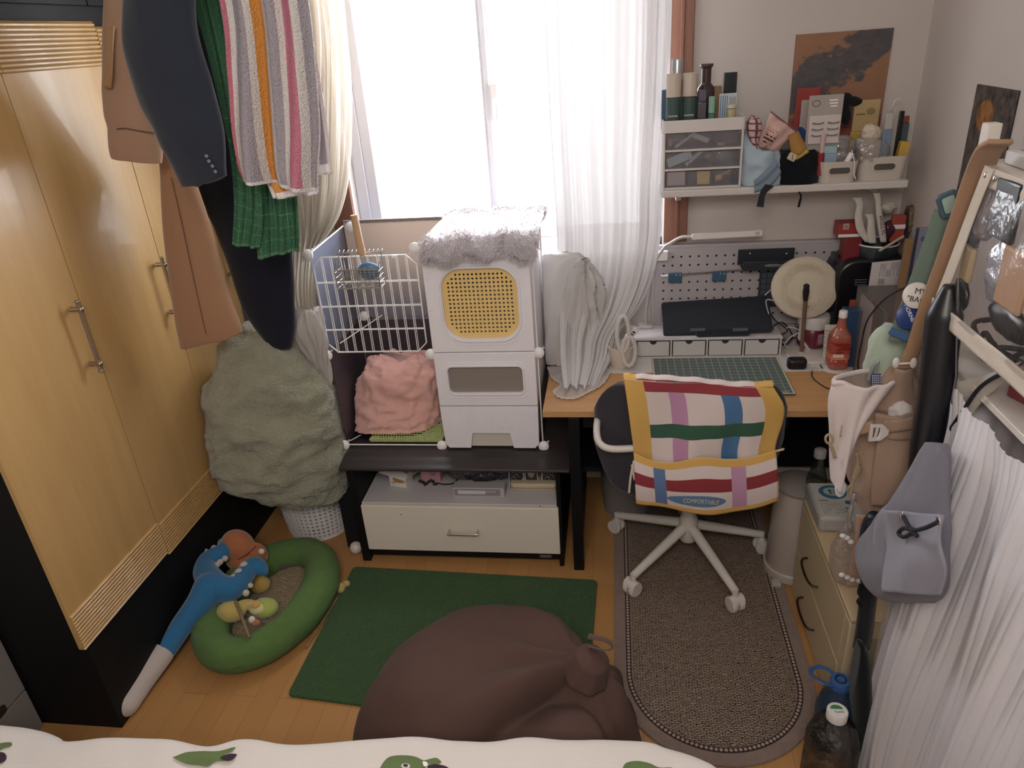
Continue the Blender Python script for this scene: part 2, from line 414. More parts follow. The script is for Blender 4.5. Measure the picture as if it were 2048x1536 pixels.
# ================================================================ the room
def floor_mat():
    m, nt, bs, out = nodes('laminate_floor'); vec = mapped(nt, (1,1,1), (0,0,PI/2))
    b = N(nt, 'ShaderNodeTexBrick'); b.offset = .37; b.inputs['Scale'].default_value = 1; b.inputs['Brick Width'].default_value = .62
    b.inputs['Row Height'].default_value = .088; b.inputs['Mortar Size'].default_value = .0012; b.inputs['Bias'].default_value = 0
    b.inputs['Color1'].default_value = lin('#b58042'); b.inputs['Color2'].default_value = lin('#bd8a48'); b.inputs['Mortar'].default_value = lin('#9a6c38')
    nt.links.new(vec, b.inputs['Vector'])
    g = noise_(nt, mapped(nt, (60, 3, 1)), 1.5, 5, .6)
    nt.links.new(mixc(nt, math_(nt, 'MULTIPLY', g, .45), b.outputs[0], lin('#a86f34')), bs.inputs['Base Color'])
    bs.inputs['Roughness'].default_value = .32; bs.inputs['Specular IOR Level'].default_value = .45; return m
XL, XR, YB, YF, ZC = -2.2, 1.12, 3.05, -1.0, 2.75
WX0, WX1, WZ0, WZ1 = -1.12, .20, 1.13, 2.55
struct(MB().box(XL, YF, -.06, XR, YB, 0).build('floor', floor_mat(), smooth=False))
struct(MB().box(XL-.1, YF-.1, ZC, XR+.1, YB+.2, ZC+.1).build('ceiling', M('ceiling_paint', '#e8e4e0', .9), smooth=False))
struct(MB().box(XL-.1, YF-.1, -.06, XL, YB+.2, ZC).build('wall_left', m_wall, smooth=False))
struct(MB().box(XR, YF-.1, -.06, XR+.1, YB+.2, ZC).build('wall_right', m_wall, smooth=False))
struct(MB().box(XL, YF-.1, -.06, XR, YF, ZC).build('wall_front', m_wall, smooth=False))
wb = MB(); wb.box(XL, YB, -.06, WX0, YB+.2, ZC).box(WX1, YB, -.06, XR, YB+.2, ZC).box(WX0, YB, -.06, WX1, YB+.2, WZ0).box(WX0, YB, WZ1, WX1, YB+.2, ZC)
struct(wb.build('wall_back', m_wall, smooth=False))
# wooden casing round the window
tr = MB(); tr.box(WX1, YB-.022, 1.172, WX1+.095, YB, ZC).box(WX1+.045, YB-.028, 1.172, WX1+.06, YB-.02, ZC)
tr.box(WX0-.095, YB-.022, .85, WX0, YB, ZC).box(WX0, YB-.022, WZ1, WX1, YB, WZ1+.09)
struct(tr.build('trim_1', m_trimwood, bevel=.003))
struct(MB().box(WX0-.02, YB-.05, WZ0-.03, WX1+.02, YB+.1, WZ0+.012).build('trim_2', M('window_sill_stone', '#ddd8d4', .4), bevel=.004))
for nm, a in (('baseboard_back', (XL, YB-.014, 0, XR, YB, .08)), ('baseboard_right', (XR-.014, YF, 0, XR, YB-.014, .08)), ('baseboard_left', (XL, YF, 0, XL+.014, 1.4, .08))):
    struct(MB().box(*a).build(nm, m_cream, bevel=.003))
# sliding window: frame, two sashes, handle
m_pvc = M('white_pvc', '#e2e0e6', .35)
wf = MB()
for a in ((WX0, WZ0, WX0+.05, WZ1), (WX1-.05, WZ0, WX1, WZ1), (WX0, WZ0, WX1, WZ0+.05), (WX0, WZ1-.05, WX1, WZ1)): wf.box(a[0], YB+.06, a[1], a[2], YB+.15, a[3])
wfo = struct(wf.build('window_1', m_pvc, bevel=.003))
def sash(x0, x1, y):
    s = MB()
    for a in ((x0, WZ0+.05, x0+.045, WZ1-.05), (x1-.045, WZ0+.05, x1, WZ1-.05), (x0, WZ0+.05, x1, WZ0+.1), (x0, WZ1-.1, x1, WZ1-.05)): s.box(a[0], y, a[1], a[2], y+.03, a[3])
    s.box(x1-.032, y-.008, WZ0+.06, x1-.012, y, WZ1-.06)
    o = s.build('sash', m_pvc, wfo, bevel=.003)
    MB().box(x0+.04, y+.012, WZ0+.09, x1-.04, y+.016, WZ1-.09).build('pane', m_glass, o)
    return o
sash(WX0+.05, -.485, YB+.07); s2 = sash(-.53, WX1-.05, YB+.11)
hd = MB(); hp = W(990, 205, Y=YB+.06); hd.box(hp.x-.012, YB+.045, hp.z-.07, hp.x+.012, YB+.068, hp.z+.07).tube([(hp.x, YB+.045, hp.z+.01), (hp.x+.012, YB+.02, hp.z-.0), (hp.x+.012, YB+.015, hp.z-.06)], .009)
hd.build('latch_handle', m_whitemetal, s2)
# ================================================================ wardrobe
wr = thing('wardrobe', 'tall black wardrobe with yellow wood veneer doors and bar handles', 'wardrobe', (-1.9, 2.15, 0))
FX = -1.645
MB().box(XL+.005, 1.49, 0, FX, 2.86, 2.70).build('body', m_black, wr, bevel=.003)
up = MB()
for y0, y1 in ((1.50, 1.94), (1.945, 2.38), (2.385, 2.85)): up.box(FX, y0, 2.17, FX+.012, y1, 2.69)
up.build('upper_panel', m_black, wr, bevel=.002)
def wdoor(y0, y1, z0, z1, hy):
    x = FX; t = .022
    # front profile with a band of horizontal grooves at the top and bottom
    prof = [(z0, t)]; 
    for i in range(10):
        z = z0+.008+i*.0125; prof += [(z, t-.008), (z+.0015, t-.002), (z+.0045, t), (z+.0085, t), (z+.0105, t-.002), (z+.012, t-.008)]
    for i in range(9, -1, -1):
        z = z1-.016-i*.0125; prof += [(z, t-.008), (z+.0015, t-.002), (z+.0045, t), (z+.0085, t), (z+.0105, t-.002), (z+.012, t-.008)]
    prof.append((z1, t)); pts = [(p[1], p[0]) for p in prof]+[(0, z1), (0, z0)]
    mb = MB(); mb.prism(pts, 0, y1-y0, frameM((x, y0, 0), (1, 0, 0), (0, 0, 1)))
    # frameM makes local z = x cross y = -Y, so run the prism the other way
    mb = MB(); mb.prism(pts, -(y1-y0), 0, frameM((x, y0, 0), (1, 0, 0), (0, 0, 1)))
    d = mb.build('door', m_door, wr, ang=20)
    h = MB(); hx = x+t
    za, zb = 1.165, 1.345
    h.tube([(hx+.028, hy, za-.022), (hx+.028, hy, zb+.022)], .0055, 10)
    for z in (za, zb): h.tube([(hx, hy, z), (hx+.036, hy, z)], [.009, .006], 10).ell((hx+.034, hy, z), (.008, .009, .009))
    for z in (za-.024, zb+.024): h.ell((hx+.028, hy, z), (.008, .008, .005))
    h.build('bar_handle', m_nickel, d)
wdoor(1.462, 1.928, .385, 2.125, 1.875); wdoor(1.932, 2.372, .372, 2.125, 2.335); wdoor(2.376, 2.84, .372, 2.11, 2.80)
# ================================================================ white cupboard left of the bed
cb = thing('bedside_cabinet', 'grey-white cabinet with a cut-out grip beside the black wardrobe side', 'cabinet', (-2.06, 1.3, 0))
m_gc = M('grey_cabinet', '#8a8583', .5); MB().box(XL+.018, 1.13, 0, -1.945, 1.483, 1.0).build('body', m_gc, cb, bevel=.003)
g0 = W(0, 1435, X=-1.93); g1 = W(25, 1418, X=-1.93)
MB().box(-1.945, 1.135, .0, -1.93, 1.48, g0.z-.006).build('lower_door', m_gc, cb, bevel=.002)
ud = MB(); ud.box(-1.945, 1.135, g0.z, -1.93, 1.48, .99)
ud = ud.build('upper_door', m_gc, cb, bevel=.002)
MB().prism(rrect(1.30, g0.z-.004, 1.40, g0.z+.03, .014), -.0008, .0008, frameM((-1.9296, 0, 0), (0, 1, 0), (0, 0, 1))).build('grip_slot', m_dark, ud)
# ================================================================ black cabinet with cream drawer
cx0, cx1, cy0, cy1 = -1.085, -.218, 2.357, 2.97
kb = thing('low_cabinet', 'low black cabinet with one wide cream drawer under the wire cage', 'cabinet', ((cx0+cx1)/2, 2.66, 0))
tp = MB()
prof = [(cy1, .474), (cy1, .503), (cy0+.055, .503), (cy0+.045, .5), (cy0+.02, .494), (cy0-.01, .492), (cy0-.020, .487), (cy0-.021, .480), (cy0-.016, .475), (cy0+.03, .474), (cy0+.04, .474)]
tp.prism([(p[0], p[1]) for p in prof], -1.10, -.178, frameM((0, 0, 0), (0, 1, 0), (0, 0, 1)))
tp.build('top', m_dark, kb, bevel=.002, ang=60)
MB().box(cx0, cy0+.01, 0, cx0+.035, cy1, .473).build('side_panel', m_black, kb, bevel=.002)
MB().box(cx1-.018, cy0+.01, 0, cx1, cy1, .473).build('side_panel', m_black, kb, bevel=.002)
MB().box(cx0+.035, cy1-.02, .0, cx1-.018, cy1, .473).build('back_panel', m_black, kb)
ks = MB().box(cx0+.035, cy0+.03, .02, cx1-.018, cy0+.05, .07).build('kickboard', m_black, kb)
MB().prism(rrect(-.32, .028, -.27, .042, .006), 0, .0012, frameM((0, cy0+.0302, 0), (1, 0, 0), (0, 0, 1))).build('maker_plate', M('grey_badge', '#6b6469', .5), ks)
MB().box(cx0+.038, cy0+.02, .07, cx1-.02, cy1-.02, .3).build('drawer_box', M('drawer_top_grey_white', '#c9c3c7', .5), kb, bevel=.002)
dr = MB().box(cx0+.040, cy0-.002, .072, cx1-.012, cy0+.02, .298).build('drawer', m_cream, kb, bevel=.003)
h = MB(); a = W(897, 1062, Y=cy0-.02); hx = a.x
h.tube(cr([(hx, cy0, .186), (hx, cy0-.024, .184), (hx+.006, cy0-.03, .183), (hx+.112, cy0-.03, .183), (hx+.118, cy0-.024, .184), (hx+.118, cy0, .186)], 24), .0048, 10)
h.build('handle', m_chrome, dr)
for px, py in ((720, 1011), (802, 1029), (1080, 1012)):
    chips = MB(); p = W(px, py, Y=cy0-.002); chips.prism([(-.004, -.0012), (.003, -.002), (.004, .001), (-.002, .0022)], 0, .0006, frameM((p.x, cy0-.0022, p.z), (1, 0, 0), (0, 0, 1)))
    chips.build('paint_chip', m_dark, dr)
# ---- things in the open compartment
ZS = .3
def quadlabel(name, a, b, c, d, mat, parent): return MB().quad(a, b, c, d).build(name, mat, parent, smooth=False)
def boxthing(name, label, cat, x0, y0, z0, x1, y1, z1, mat, rz=0, group=None, bevel=.002):
    t = MB(); Mx = Matrix.Translation(((x0+x1)/2, (y0+y1)/2, z0)) @ Matrix.Rotation(rz, 4, 'Z')
    t.box(-(x1-x0)/2, -(y1-y0)/2, 0, (x1-x0)/2, (y1-y0)/2, z1-z0, Mx)
    return tag(t.build(name, mat, bevel=bevel), label, cat, group)
def yz(px, py, z=ZS): return W(px, py, Z=z)
# open white carton with a printed yellow picture, lid flaps up
p = yz(800, 974)
ob = thing('snack_box', 'small open white carton with yellow picture and raised flaps', 'box', (p.x, p.y+.03, ZS), -.25)
t = MB(); R4 = Matrix.Translation((p.x, p.y+.03, ZS)) @ Matrix.Rotation(-.25, 4, 'Z')
m_card = M('white_card', '#ddd8d2', .7)
t.box(-.04, -.03, 0, .04, .03, .06, R4).build('carton', m_card, ob, bevel=.002)
fl = MB(); fl.hexa([R4@V(q) for q in ((-.06, -.065, .082), (.05, -.052, .052), (.052, -.02, .062), (-.05, -.02, .1))], [R4@V(q) for q in ((-.06, -.065, .084), (.05, -.052, .054), (.052, -.02, .064), (-.05, -.02, .102))])
fl.hexa([R4@V(q) for q in ((.05, -.052, .052), (.12, -.03, .105), (.12, .01, .108), (.052, -.02, .062))], [R4@V(q) for q in ((.05, -.052, .054), (.12, -.03, .107), (.12, .01, .11), (.052, -.02, .064))])
fl.build('flap', m_card, ob)
quadlabel('picture', R4@V((-.036, -.0306, .056)), R4@V((.036, -.0306, .056)), R4@V((.036, -.0306, .004)), R4@V((-.036, -.0306, .004)), paint('snack_print', '#ddd8d2', [('e', .62, .72, .42, .4, '#b98a3c'), ('n', 14, .52, .2, 1, .35, 1, '#8d6425'), ('l', 9, 16, .05, .6, .05, .4, '#77706a')], bump=0), ob)
# pink box with little face, dark frilly band in front
p = yz(862, 968); t = MB(); pk = thing('soap_box', 'small pink box with a printed face beside the open carton', 'box', (p.x, p.y+.04, ZS))
t.box(p.x-.042, p.y+.01, ZS, p.x+.042, p.y+.07, ZS+.075).build('carton', M('pink_card', '#c9939f', .6), pk, bevel=.003)
e = MB()
for dx in (-.006, .012): e.lathe([(.0055, 0), (.0055, .0008)], (0, 0, 0), 14, frameM((p.x+.008+dx, p.y+.0095, ZS+.058), (1, 0, 0), (0, 0, 1)))
e.tube([(p.x+.002, p.y+.009, ZS+.045), (p.x+.01, p.y+.009, ZS+.041), (p.x+.02, p.y+.009, ZS+.045)], .0012, 6)
e.build('printed_face', m_ink, pk)
b = MB(); pts = [(p.x-.05+.014*i, p.y-.006+.008*math.sin(i*2.1), ZS+.012+.006*math.cos(i*1.7)) for i in range(7)]
pts = pts+[(p.x+.06, p.y-.01, ZS+.006), (p.x+.1, p.y-.005, ZS+.01), (p.x+.125, p.y+.02, ZS+.03)]
b.tube(cr(pts, 50), [.006+.003*math.sin(i*1.9) if i < 32 else .003 for i in range(51)], 7)
tag(b.build('elastic_band', cloth('dark_frill', '#241a22')), 'dark frilly elastic band lying in front of the pink box', 'band')
# crumpled clear film over black things
fb = MB(); p = yz(960, 968); fb.ell((p.x-.005, p.y+.03, ZS+.055), (.13, .042, .055), nu=64, nv=36); fb.disp(.018, 18, oct=4); fb.v = [(q[0], q[1], max(q[2], ZS+.001)) for q in fb.v]
tag(fb.build('plastic_wrap', M('dark_crumpled_film', '#4b4650', .18, spec=.9, bump=1, bsc=60, dist=.01, coat=.6), ang=180), 'crumpled dark plastic bag behind the grey tube box', 'bag')
a, b = yz(907, 993), yz(1010, 994); bx = thing('tube_box', 'flat grey box with a printed tube on it inside the compartment', 'box', ((a.x+b.x)/2, a.y+.03, ZS))
MB().box(a.x, a.y, ZS, b.x, a.y+.05, ZS+.043).build('carton', M('grey_card', '#b5adb0', .6), bx, bevel=.002)
quadlabel('tube_print', (a.x+.006, a.y-.0006, ZS+.038), (b.x-.018, a.y-.0006, ZS+.038), (b.x-.018, a.y-.0006, ZS+.006), (a.x+.006, a.y-.0006, ZS+.006), paint('tube_print', '#8f8488', [('r', .08, .68, .25, .78, '#c3ccd2'), ('r', .68, .9, .58, .68, '#c9c9d2')], bump=0), bx)
a, b = yz(1020, 982), yz(1110, 981); t = MB(); t.prism(rrect(a.x, a.y, b.x+.01, a.y+.09, .02), ZS, ZS+.035)
cs = thing('hard_case', 'flat beige rounded case at the right of the compartment', 'case', ((a.x+b.x)/2, a.y+.04, ZS))
t.build('shell', M('beige_shell', '#c7b596', .4), cs, bevel=.008); MB().prism(rrect(a.x-.0015, a.y-.0015, b.x+.0115, a.y+.0915, .021), ZS+.014, ZS+.0165).build('seam', M('dull_seam', '#8c7c62', .5), cs)
for i, (px0, px1, c1, lab) in enumerate(((1018, 1048, '#2b2a3f', 'dark blue'), (1050, 1076, '#4b4148', 'portrait'), (1084, 1120, '#3a2f33', 'dark brown'))):
    a, b = W(px0, 958, Y=2.505), W(px1, 958, Y=2.505)
    c = thing('photo_card', ['dark blue card standing behind the beige case, leftmost of three', 'portrait photo card standing behind the beige case, middle of three', 'dark brown photo card standing behind the beige case, rightmost of three'][i], 'card', ((a.x+b.x)/2, 2.505, ZS), 0)
    MB().box(a.x, 2.503, ZS, b.x, 2.507, .40).build('card', m_card, c)
    quadlabel('picture', (a.x+.003, 2.5024, .397), (b.x-.003, 2.5024, .397), (b.x-.003, 2.5024, ZS+.003), (a.x+.003, 2.5024, ZS+.003), paint('card_print_%d' % i, c1, [('e', .5, .72, .3, .25, '#a39a92') if i == 1 else ('n', 9, .55, 0, 1, 0, 1, '#8d857e')], bump=0), c)
# ================================================================ desk
DZ = .74; dX0 = -.27; dY0 = 2.35
dk = thing('desk', 'long beech topped desk with black legs under the window wall', 'desk', (.4, 2.7, 0))
MB().box(dX0, dY0, DZ-.028, XR-.005, YB-.03, DZ).build('desktop', m_desk, dk, bevel=.003)
MB().box(-.176, 2.345, 0, -.135, 2.385, DZ-.028).build('leg', m_black, dk, bevel=.003)
MB().box(-.172, 2.386, 0, -.145, YB-.05, DZ-.028).build('side_panel', m_black, dk, bevel=.003)
MB().box(-.144, YB-.09, .12, XR-.02, YB-.06, DZ-.028).build('back_panel', M('black_panel', '#1c1922', .5), dk)
MB().box(-.125, 2.40, DZ-.10, .62, 2.42, DZ-.028).build('front_rail', m_black, dk, bevel=.003)
MB().box(-.144, 2.44, .42, .12, YB-.09, .44).build('lower_shelf', m_black, dk)
MB().box(1.04, 2.40, 0, 1.10, YB-.05, DZ-.028).build('side_panel', m_black, dk, bevel=.003)
# ================================================================ wire cage on the cabinet
gx0, gxm, gx1, gyf, gyb = -1.115, -.70, -.295, 2.48, 2.87
gz = (.507, .92, 1.322)
cg = thing('wire_cage', 'white wire and dark panel pet cage standing on the black cabinet', 'cage', ((gx0+gx1)/2, 2.67, .503))
def tint(name, a, tl=.45):
    m, nt, bs, out = nodes(name); nt.nodes.remove(bs)
    d = N(nt, 'ShaderNodeBsdfPrincipled'); d.inputs['Base Color'].default_value = lin(a); d.inputs['Roughness'].default_value = .4
    t = N(nt, 'ShaderNodeBsdfTranslucent'); t.inputs[0].default_value = lin('#e0cbb4')
    x = N(nt, 'ShaderNodeMixShader'); x.inputs[0].default_value = tl; nt.links.new(d.outputs[0], x.inputs[1]); nt.links.new(t.outputs[0], x.inputs[2]); nt.links.new(x.outputs[0], out.inputs[0]); return m
m_panel = tint('smoky_plastic', '#76809a', .36); m_panel2 = M('aubergine_plastic', '#4a3f47', .4)
def wires(mb, x0, z0, x1, z1, y, nv=10, nh=3, r=.0017):
    c = .035
    pts = [(x0, y, z0+c), (x0, y, z1-c), (x0+c, y, z1), (x1-c, y, z1), (x1, y, z1-c), (x1, y, z0+c), (x1-c, y, z0), (x0+c, y, z0)]
    mb.tube(pts, .003, 8, closed=True)
    for i in range(1, nv+1):
        x = x0+(x1-x0)*i/(nv+1); e = .0 if 0 < i < nv+1 else 0
        mb.tube([(x-.0022, y-.003, z0), (x-.0022, y-.003, z1)], r, 6); mb.tube([(x+.0022, y+.003, z0), (x+.0022, y+.003, z1)], r*.8, 6)
    for j in range(1, nh+1):
        z = z0+(z1-z0)*j/(nh+1); mb.tube([(x0, y, z), (x1, y, z)], r, 6); mb.tube([(x0, y+.006, z-.006), (x1, y+.006, z-.006)], r*.7, 6)
wires_mb = MB(); wires(wires_mb, gx0+.012, gz[1]+.012, gxm-.012, gz[2]-.012, gyf); wires_mb.build('wire_panel', m_whitemetal, cg, ang=80)
MB().box(gx0, gyf+.01, gz[1]+.01, gx0+.002, gyb-.01, gz[2]+.01).build('side_panel', m_panel, cg)
MB().box(gx0, gyf+.02, gz[0]+.005, gx0+.002, gyb-.01, gz[1]-.005).build('side_panel', m_panel2, cg)
MB().box(gx0+.004, gyb, gz[1]+.01, gx1, gyb+.002, gz[2]+.03).build('back_panel', m_panel, cg)
MB().box(gx0+.004, gyb, gz[0]+.005, gx1, gyb+.002, gz[1]-.005).build('back_panel', m_panel2, cg)
MB().box(gx0+.004, gyf+.01, gz[0], gx1, gyb-.004, gz[0]+.003).build('floor_panel', M('black_panel_sheet', '#1d1b20', .35), cg)
ed = MB(); ed.box(gx0+.004, gyb-.002, gz[2]+.022, gx1, gyb+.006, gz[2]+.032)
for i in range(90): ed.box(gx0+.02+i*.0088, gyb-.004, gz[2]+.018, gx0+.024+i*.0088, gyb-.001, gz[2]+.024)
ed.build('zip_edge', M('taupe_binding', '#8b7d78', .6), cg)
rods = MB()
for x0, x1, z in ((gx0+.02, gxm-.02, gz[0]+.008), (gxm+.01, gx1, gz[0]+.002)): rods.tube([(x0, gyf, z), (x1, gyf, z)], .0028, 8)
rods.build('front_rod', m_whitemetal, cg) if False else None
MB().tube([(gx0+.02, gyf-.004, gz[0]+.010), (gxm-.02, gyf-.004, gz[0]+.010)], .0028, 8).build('bottom_rod', m_whitemetal, cg)
MB().tube([(gx0+.004, gyf+.004, gz[2]+.002), (gx0+.004, gyb-.01, gz[2]+.012)], .003, 8).build('top_rod', m_whitemetal, cg)
MB().tube([(gx0+.012, gyf+.02, gz[0]+.012), (gx0+.05, gyf+.08, gz[0]+.012)], .002, 8).build('door_rod', m_whitemetal, cg)
MB().tube([(gx1+.004, gyf+.01, gz[0]+.02), (gx1+.004, gyf+.01, gz[2]-.02)], .003, 8).build('corner_rod', m_whitemetal, cg)
def connector(x, y, z, flip=1):
    mb = MB(); A = frameM((x, y, z), (1, 0, .0), (0, .25, 1))
    mb.lathe([(.004, -.012), (.017, -.009), (.021, -.002), (.021, .004), (.013, .012), (.004, .014)], (0, 0, 0), 24, A)
    for a in (45, 225):
        q = math.radians(a); mb.box(.016, -.003, -.006, .030, .0-.001, .004, A @ Matrix.Rotation(q, 4, 'Z')); mb.box(.016, .001, -.006, .030, .003, .004, A @ Matrix.Rotation(q, 4, 'Z'))
    mb.build('connector', m_white, cg, bevel=.0008)
for x, z in ((gx0, gz[0]+.008), (gx0, gz[1]), (gx0, gz[2]), (gxm-.002, gz[0]+.008), (gxm+.0, gz[1]), (gxm-.01, gz[2]+.012), (gx1+.008, gz[0]+.008), (gx1+.01, gz[1])): connector(x, gyf-.004, z)
connector(gx0+.04, gyb-.02, gz[2]+.01); p = W(728, 632, Y=gyb-.02); connector(p.x, gyb-.02, p.z)
MB().tube([(gx0+.03, gyf+.07, gz[1]+.02), (gx0+.14, gyf+.3, gz[1]+.05)], .002, 6).build('inner_rod', m_whitemetal, cg)
# small wire basket hooked on the cage front
a, b, c, d = W(676, 507, Y=gyf-.012), W(762, 507, Y=gyf-.012), W(678, 565, Y=gyf-.012), W(766, 590, Y=gyf-.05)
bk = thing('wire_basket', 'small silver wire basket hooked over the front of the cage', 'basket', ((a.x+b.x)/2, gyf-.04, c.z-.02))
mb = MB(); y0, y1 = gyf-.010, gyf-.075; zt = a.z; zb_ = c.z-.005; x0, x1 = a.x, b.x
for y, z in ((y0, zt), (y1, zt-.045), (y0, zb_), (y1, zb_)): mb.tube([(x0, y, z), (x1, y, z)], .0022, 6)
for i in range(11):
    x = x0+(x1-x0)*i/10; mb.tube([(x, y0+.02, zt+.006), (x, y0, zt), (x, y0, zb_), (x, y1, zb_), (x, y1, zt-.045)], .0013, 5)
for i in range(9): z = zb_+.004+i*.009; mb.tube([(x0, y1, z), (x1, y1, z)], .0011, 5)
for x in (x0, x1):
    mb.tube([(x, y0, zt), (x, y1, zt-.045), (x, y1, zb_), (x, y0, zb_)], .0022, 6, closed=True)
    for k in range(4): mb.tube([(x, y0, zb_+.02*k), (x, y1, zb_+.02*k)], .0011, 5)
mb.build('wire_mesh', m_chrome, bk, ang=80)
hb = thing('brush', 'wooden handled blue brush standing in the small wire basket', 'brush', ((x0+x1)/2, gyf-.04, zb_))
a, b = W(708, 430, Y=gyf-.03), W(722, 500, Y=gyf-.035)
MB().tube([a, a.lerp(b, .5), b, b+V((.004, 0, -.02))], [.0135, .0132, .0150, .011], 14).build('handle', m_stick, hb, ang=60)
t = MB(); t.ell((b.x+.02, gyf-.042, zb_+.055), (.042, .02, .032)); t.build('brush_head', M('blue_rubber', '#3f6f9a', .5), hb)
t = MB()
for i in range(160):
    q = V((b.x+.02+random.uniform(-.04, .04), gyf-.06, zb_+.05+random.uniform(-.03, .03))); t.tube([q, q+V((random.uniform(-.01, .01), -.011, random.uniform(-.01, .01)))], .0005, 3)
o = t.build('bristles', M('grey_hairs', '#8a8d94', .6), hb, smooth=False); o['kind'] = 'stuff'
MB().box(W(783, 503, Y=gyf).x, gyf-.008, gz[2]-.02, W(790, 503, Y=gyf).x+.006, gyf-.003, gz[2]-.01).build('latch', m_white, cg, bevel=.001)
# ================================================================ cat litter box in the right half of the cage
lx0, lx1, ly0, ly1 = gxm+.012, gx1-.004, gyf-.014, gyb-.006
lb = thing('litter_box', 'tall white enclosed litter box with perforated yellow window and two flaps', 'litter box', ((lx0+lx1)/2, 2.67, .512))
m_lw = M('litter_white', '#ece8f0', .35); lz0, lz3 = .512, 1.335
za = W(960, 705, Y=ly0).z; zb2 = W(960, 812, Y=ly0).z
wx0, wx1 = W(886, 610, Y=ly0).x, W(1036, 610, Y=ly0).x; wz0, wz1 = W(960, 678, Y=ly0).z, W(960, 538, Y=ly0).z
F = frameM((0, ly0, 0), (1, 0, 0), (0, 0, 1))       # local z points to -Y (towards the room)
def rr(x0, z0, x1, z1, r): return rrect(x0, z0, x1, z1, r, 8)
mb = MB(); mb.ring(rr(lx0, za+.003, lx1, lz3, .006), rr(wx0, wz0, wx1, wz1, .075), -.02, 0, F)
mb.box(lx0, ly0+.02, za, lx0+.006, ly1, lz3).box(lx1-.006, ly0+.02, za, lx1, ly1, lz3).box(lx0, ly0+.02, lz3-.006, lx1, ly1, lz3).box(lx0, ly1-.006, za, lx1, ly1, lz3)
for k in range(3): mb.box(lx0+.004, ly0-.003, za+.05+.12*k, lx0+.018, ly0, za+.07+.12*k)
sh = mb.build('shell', m_lw, lb, bevel=.003)
MB().ring(rr(wx0-.012, wz0-.012, wx1+.012, wz1+.012, .087), rr(wx0-.004, wz0-.004, wx1+.004, wz1+.004, .079), 0, .007, F).build('window_rim', m_lw, sh, bevel=.002)
MB().ring(rr(wx0-.026, wz0-.024, wx1+.026, wz1+.02, .1), rr(wx0-.0225, wz0-.0205, wx1+.0225, wz1+.0165, .097), 0, .0025, F).build('rim_line', m_lw, sh)
ww, wh = wx1-wx0, wz1-wz0; cxw, czw = (wx0+wx1)/2, (wz0+wz1)/2
def msk(x, y):
    ax, ay = abs(x), abs(y); R = .075; hw, hh = ww/2-.012, wh/2-.012
    if ax > hw or ay > hh: return False
    dx, dy = ax-(hw-R), ay-(hh-R)
    return not (dx > 0 and dy > 0 and dx*dx+dy*dy > R*R)
MB().holes(ww+.02, wh+.02, .003, 18, 17, ww/18, wh/17, .0042, frameM((cxw, ly0+.0175, czw), (1, 0, 0), (0, 0, 1)), msk).build('perforated_window', M('yellow_plastic', '#ecc670', .4), lb, smooth=False)
# lower flap with its own window
fx0, fx1 = W(898, 760, Y=ly0).x, W(1046, 760, Y=ly0).x; fz0, fz1 = W(960, 786, Y=ly0).z, W(960, 733, Y=ly0).z
mb = MB(); mb.ring(rr(lx0, zb2+.002, lx1, za-.001, .004), rr(fx0, fz0, fx1, fz1, .018), -.02, .002, F)
mb.box(lx0, ly0+.02, zb2, lx0+.006, ly1, za).box(lx1-.006, ly0+.02, zb2, lx1, ly1, za).box(lx0, ly1-.006, zb2, lx1, ly1, za)
fo = mb.build('entrance_frame', m_lw, lb, bevel=.003)
MB().ring(rr(fx0-.008, fz0-.008, fx1+.008, fz1+.008, .026), rr(fx0, fz0, fx1, fz1, .018), .002, .009, F).build('window_rim', m_lw, fo, bevel=.002)
MB().ring(rr(fx0-.022, fz0-.02, fx1+.022, fz1+.018, .034), rr(fx0-.019, fz0-.017, fx1+.019, fz1+.015, .031), .002, .0045, F).build('rim_line', m_lw, fo)
MB().prism(rr(fx0-.003, fz0-.003, fx1+.003, fz1+.003, .02), -.012, -.009, F).build('flap_pane', M('smoky_flap', '#8f857e', .3), lb)
# ribbed drawer with a hand notch
nx0, nx1 = W(940, 870, Y=ly0).x, W(1026, 870, Y=ly0).x; nz = W(980, 866, Y=ly0).z; dz0 = lz0; dzt = zb2-.002
pts = [(lx0+.02, dz0), (nx0, dz0), (nx0+.012, nz), (nx1-.012, nz), (nx1, dz0), (lx1-.02, dz0), (lx1-.004, dz0+.02), (lx1, dzt), (lx0, dzt), (lx0+.006, dz0+.02)]
mb = MB(); mb.prism(pts, -.012, .003, F)
for i in range(46):
    x = lx0+.012+(lx1-lx0-.024)*i/45
    mb.box(x-.0012, ly0-.0042, (nz+.004 if nx0-.004 < x < nx1+.004 else dz0+.018), x+.0012, ly0-.002, dzt-.006)
mb.build('drawer', m_lw, lb, bevel=.002)
MB().box(lx0+.01, ly0+.014, dz0, lx1-.01, ly1, zb2-.01).build('tray', M('pale_tray', '#cfc8bc', .5), lb)
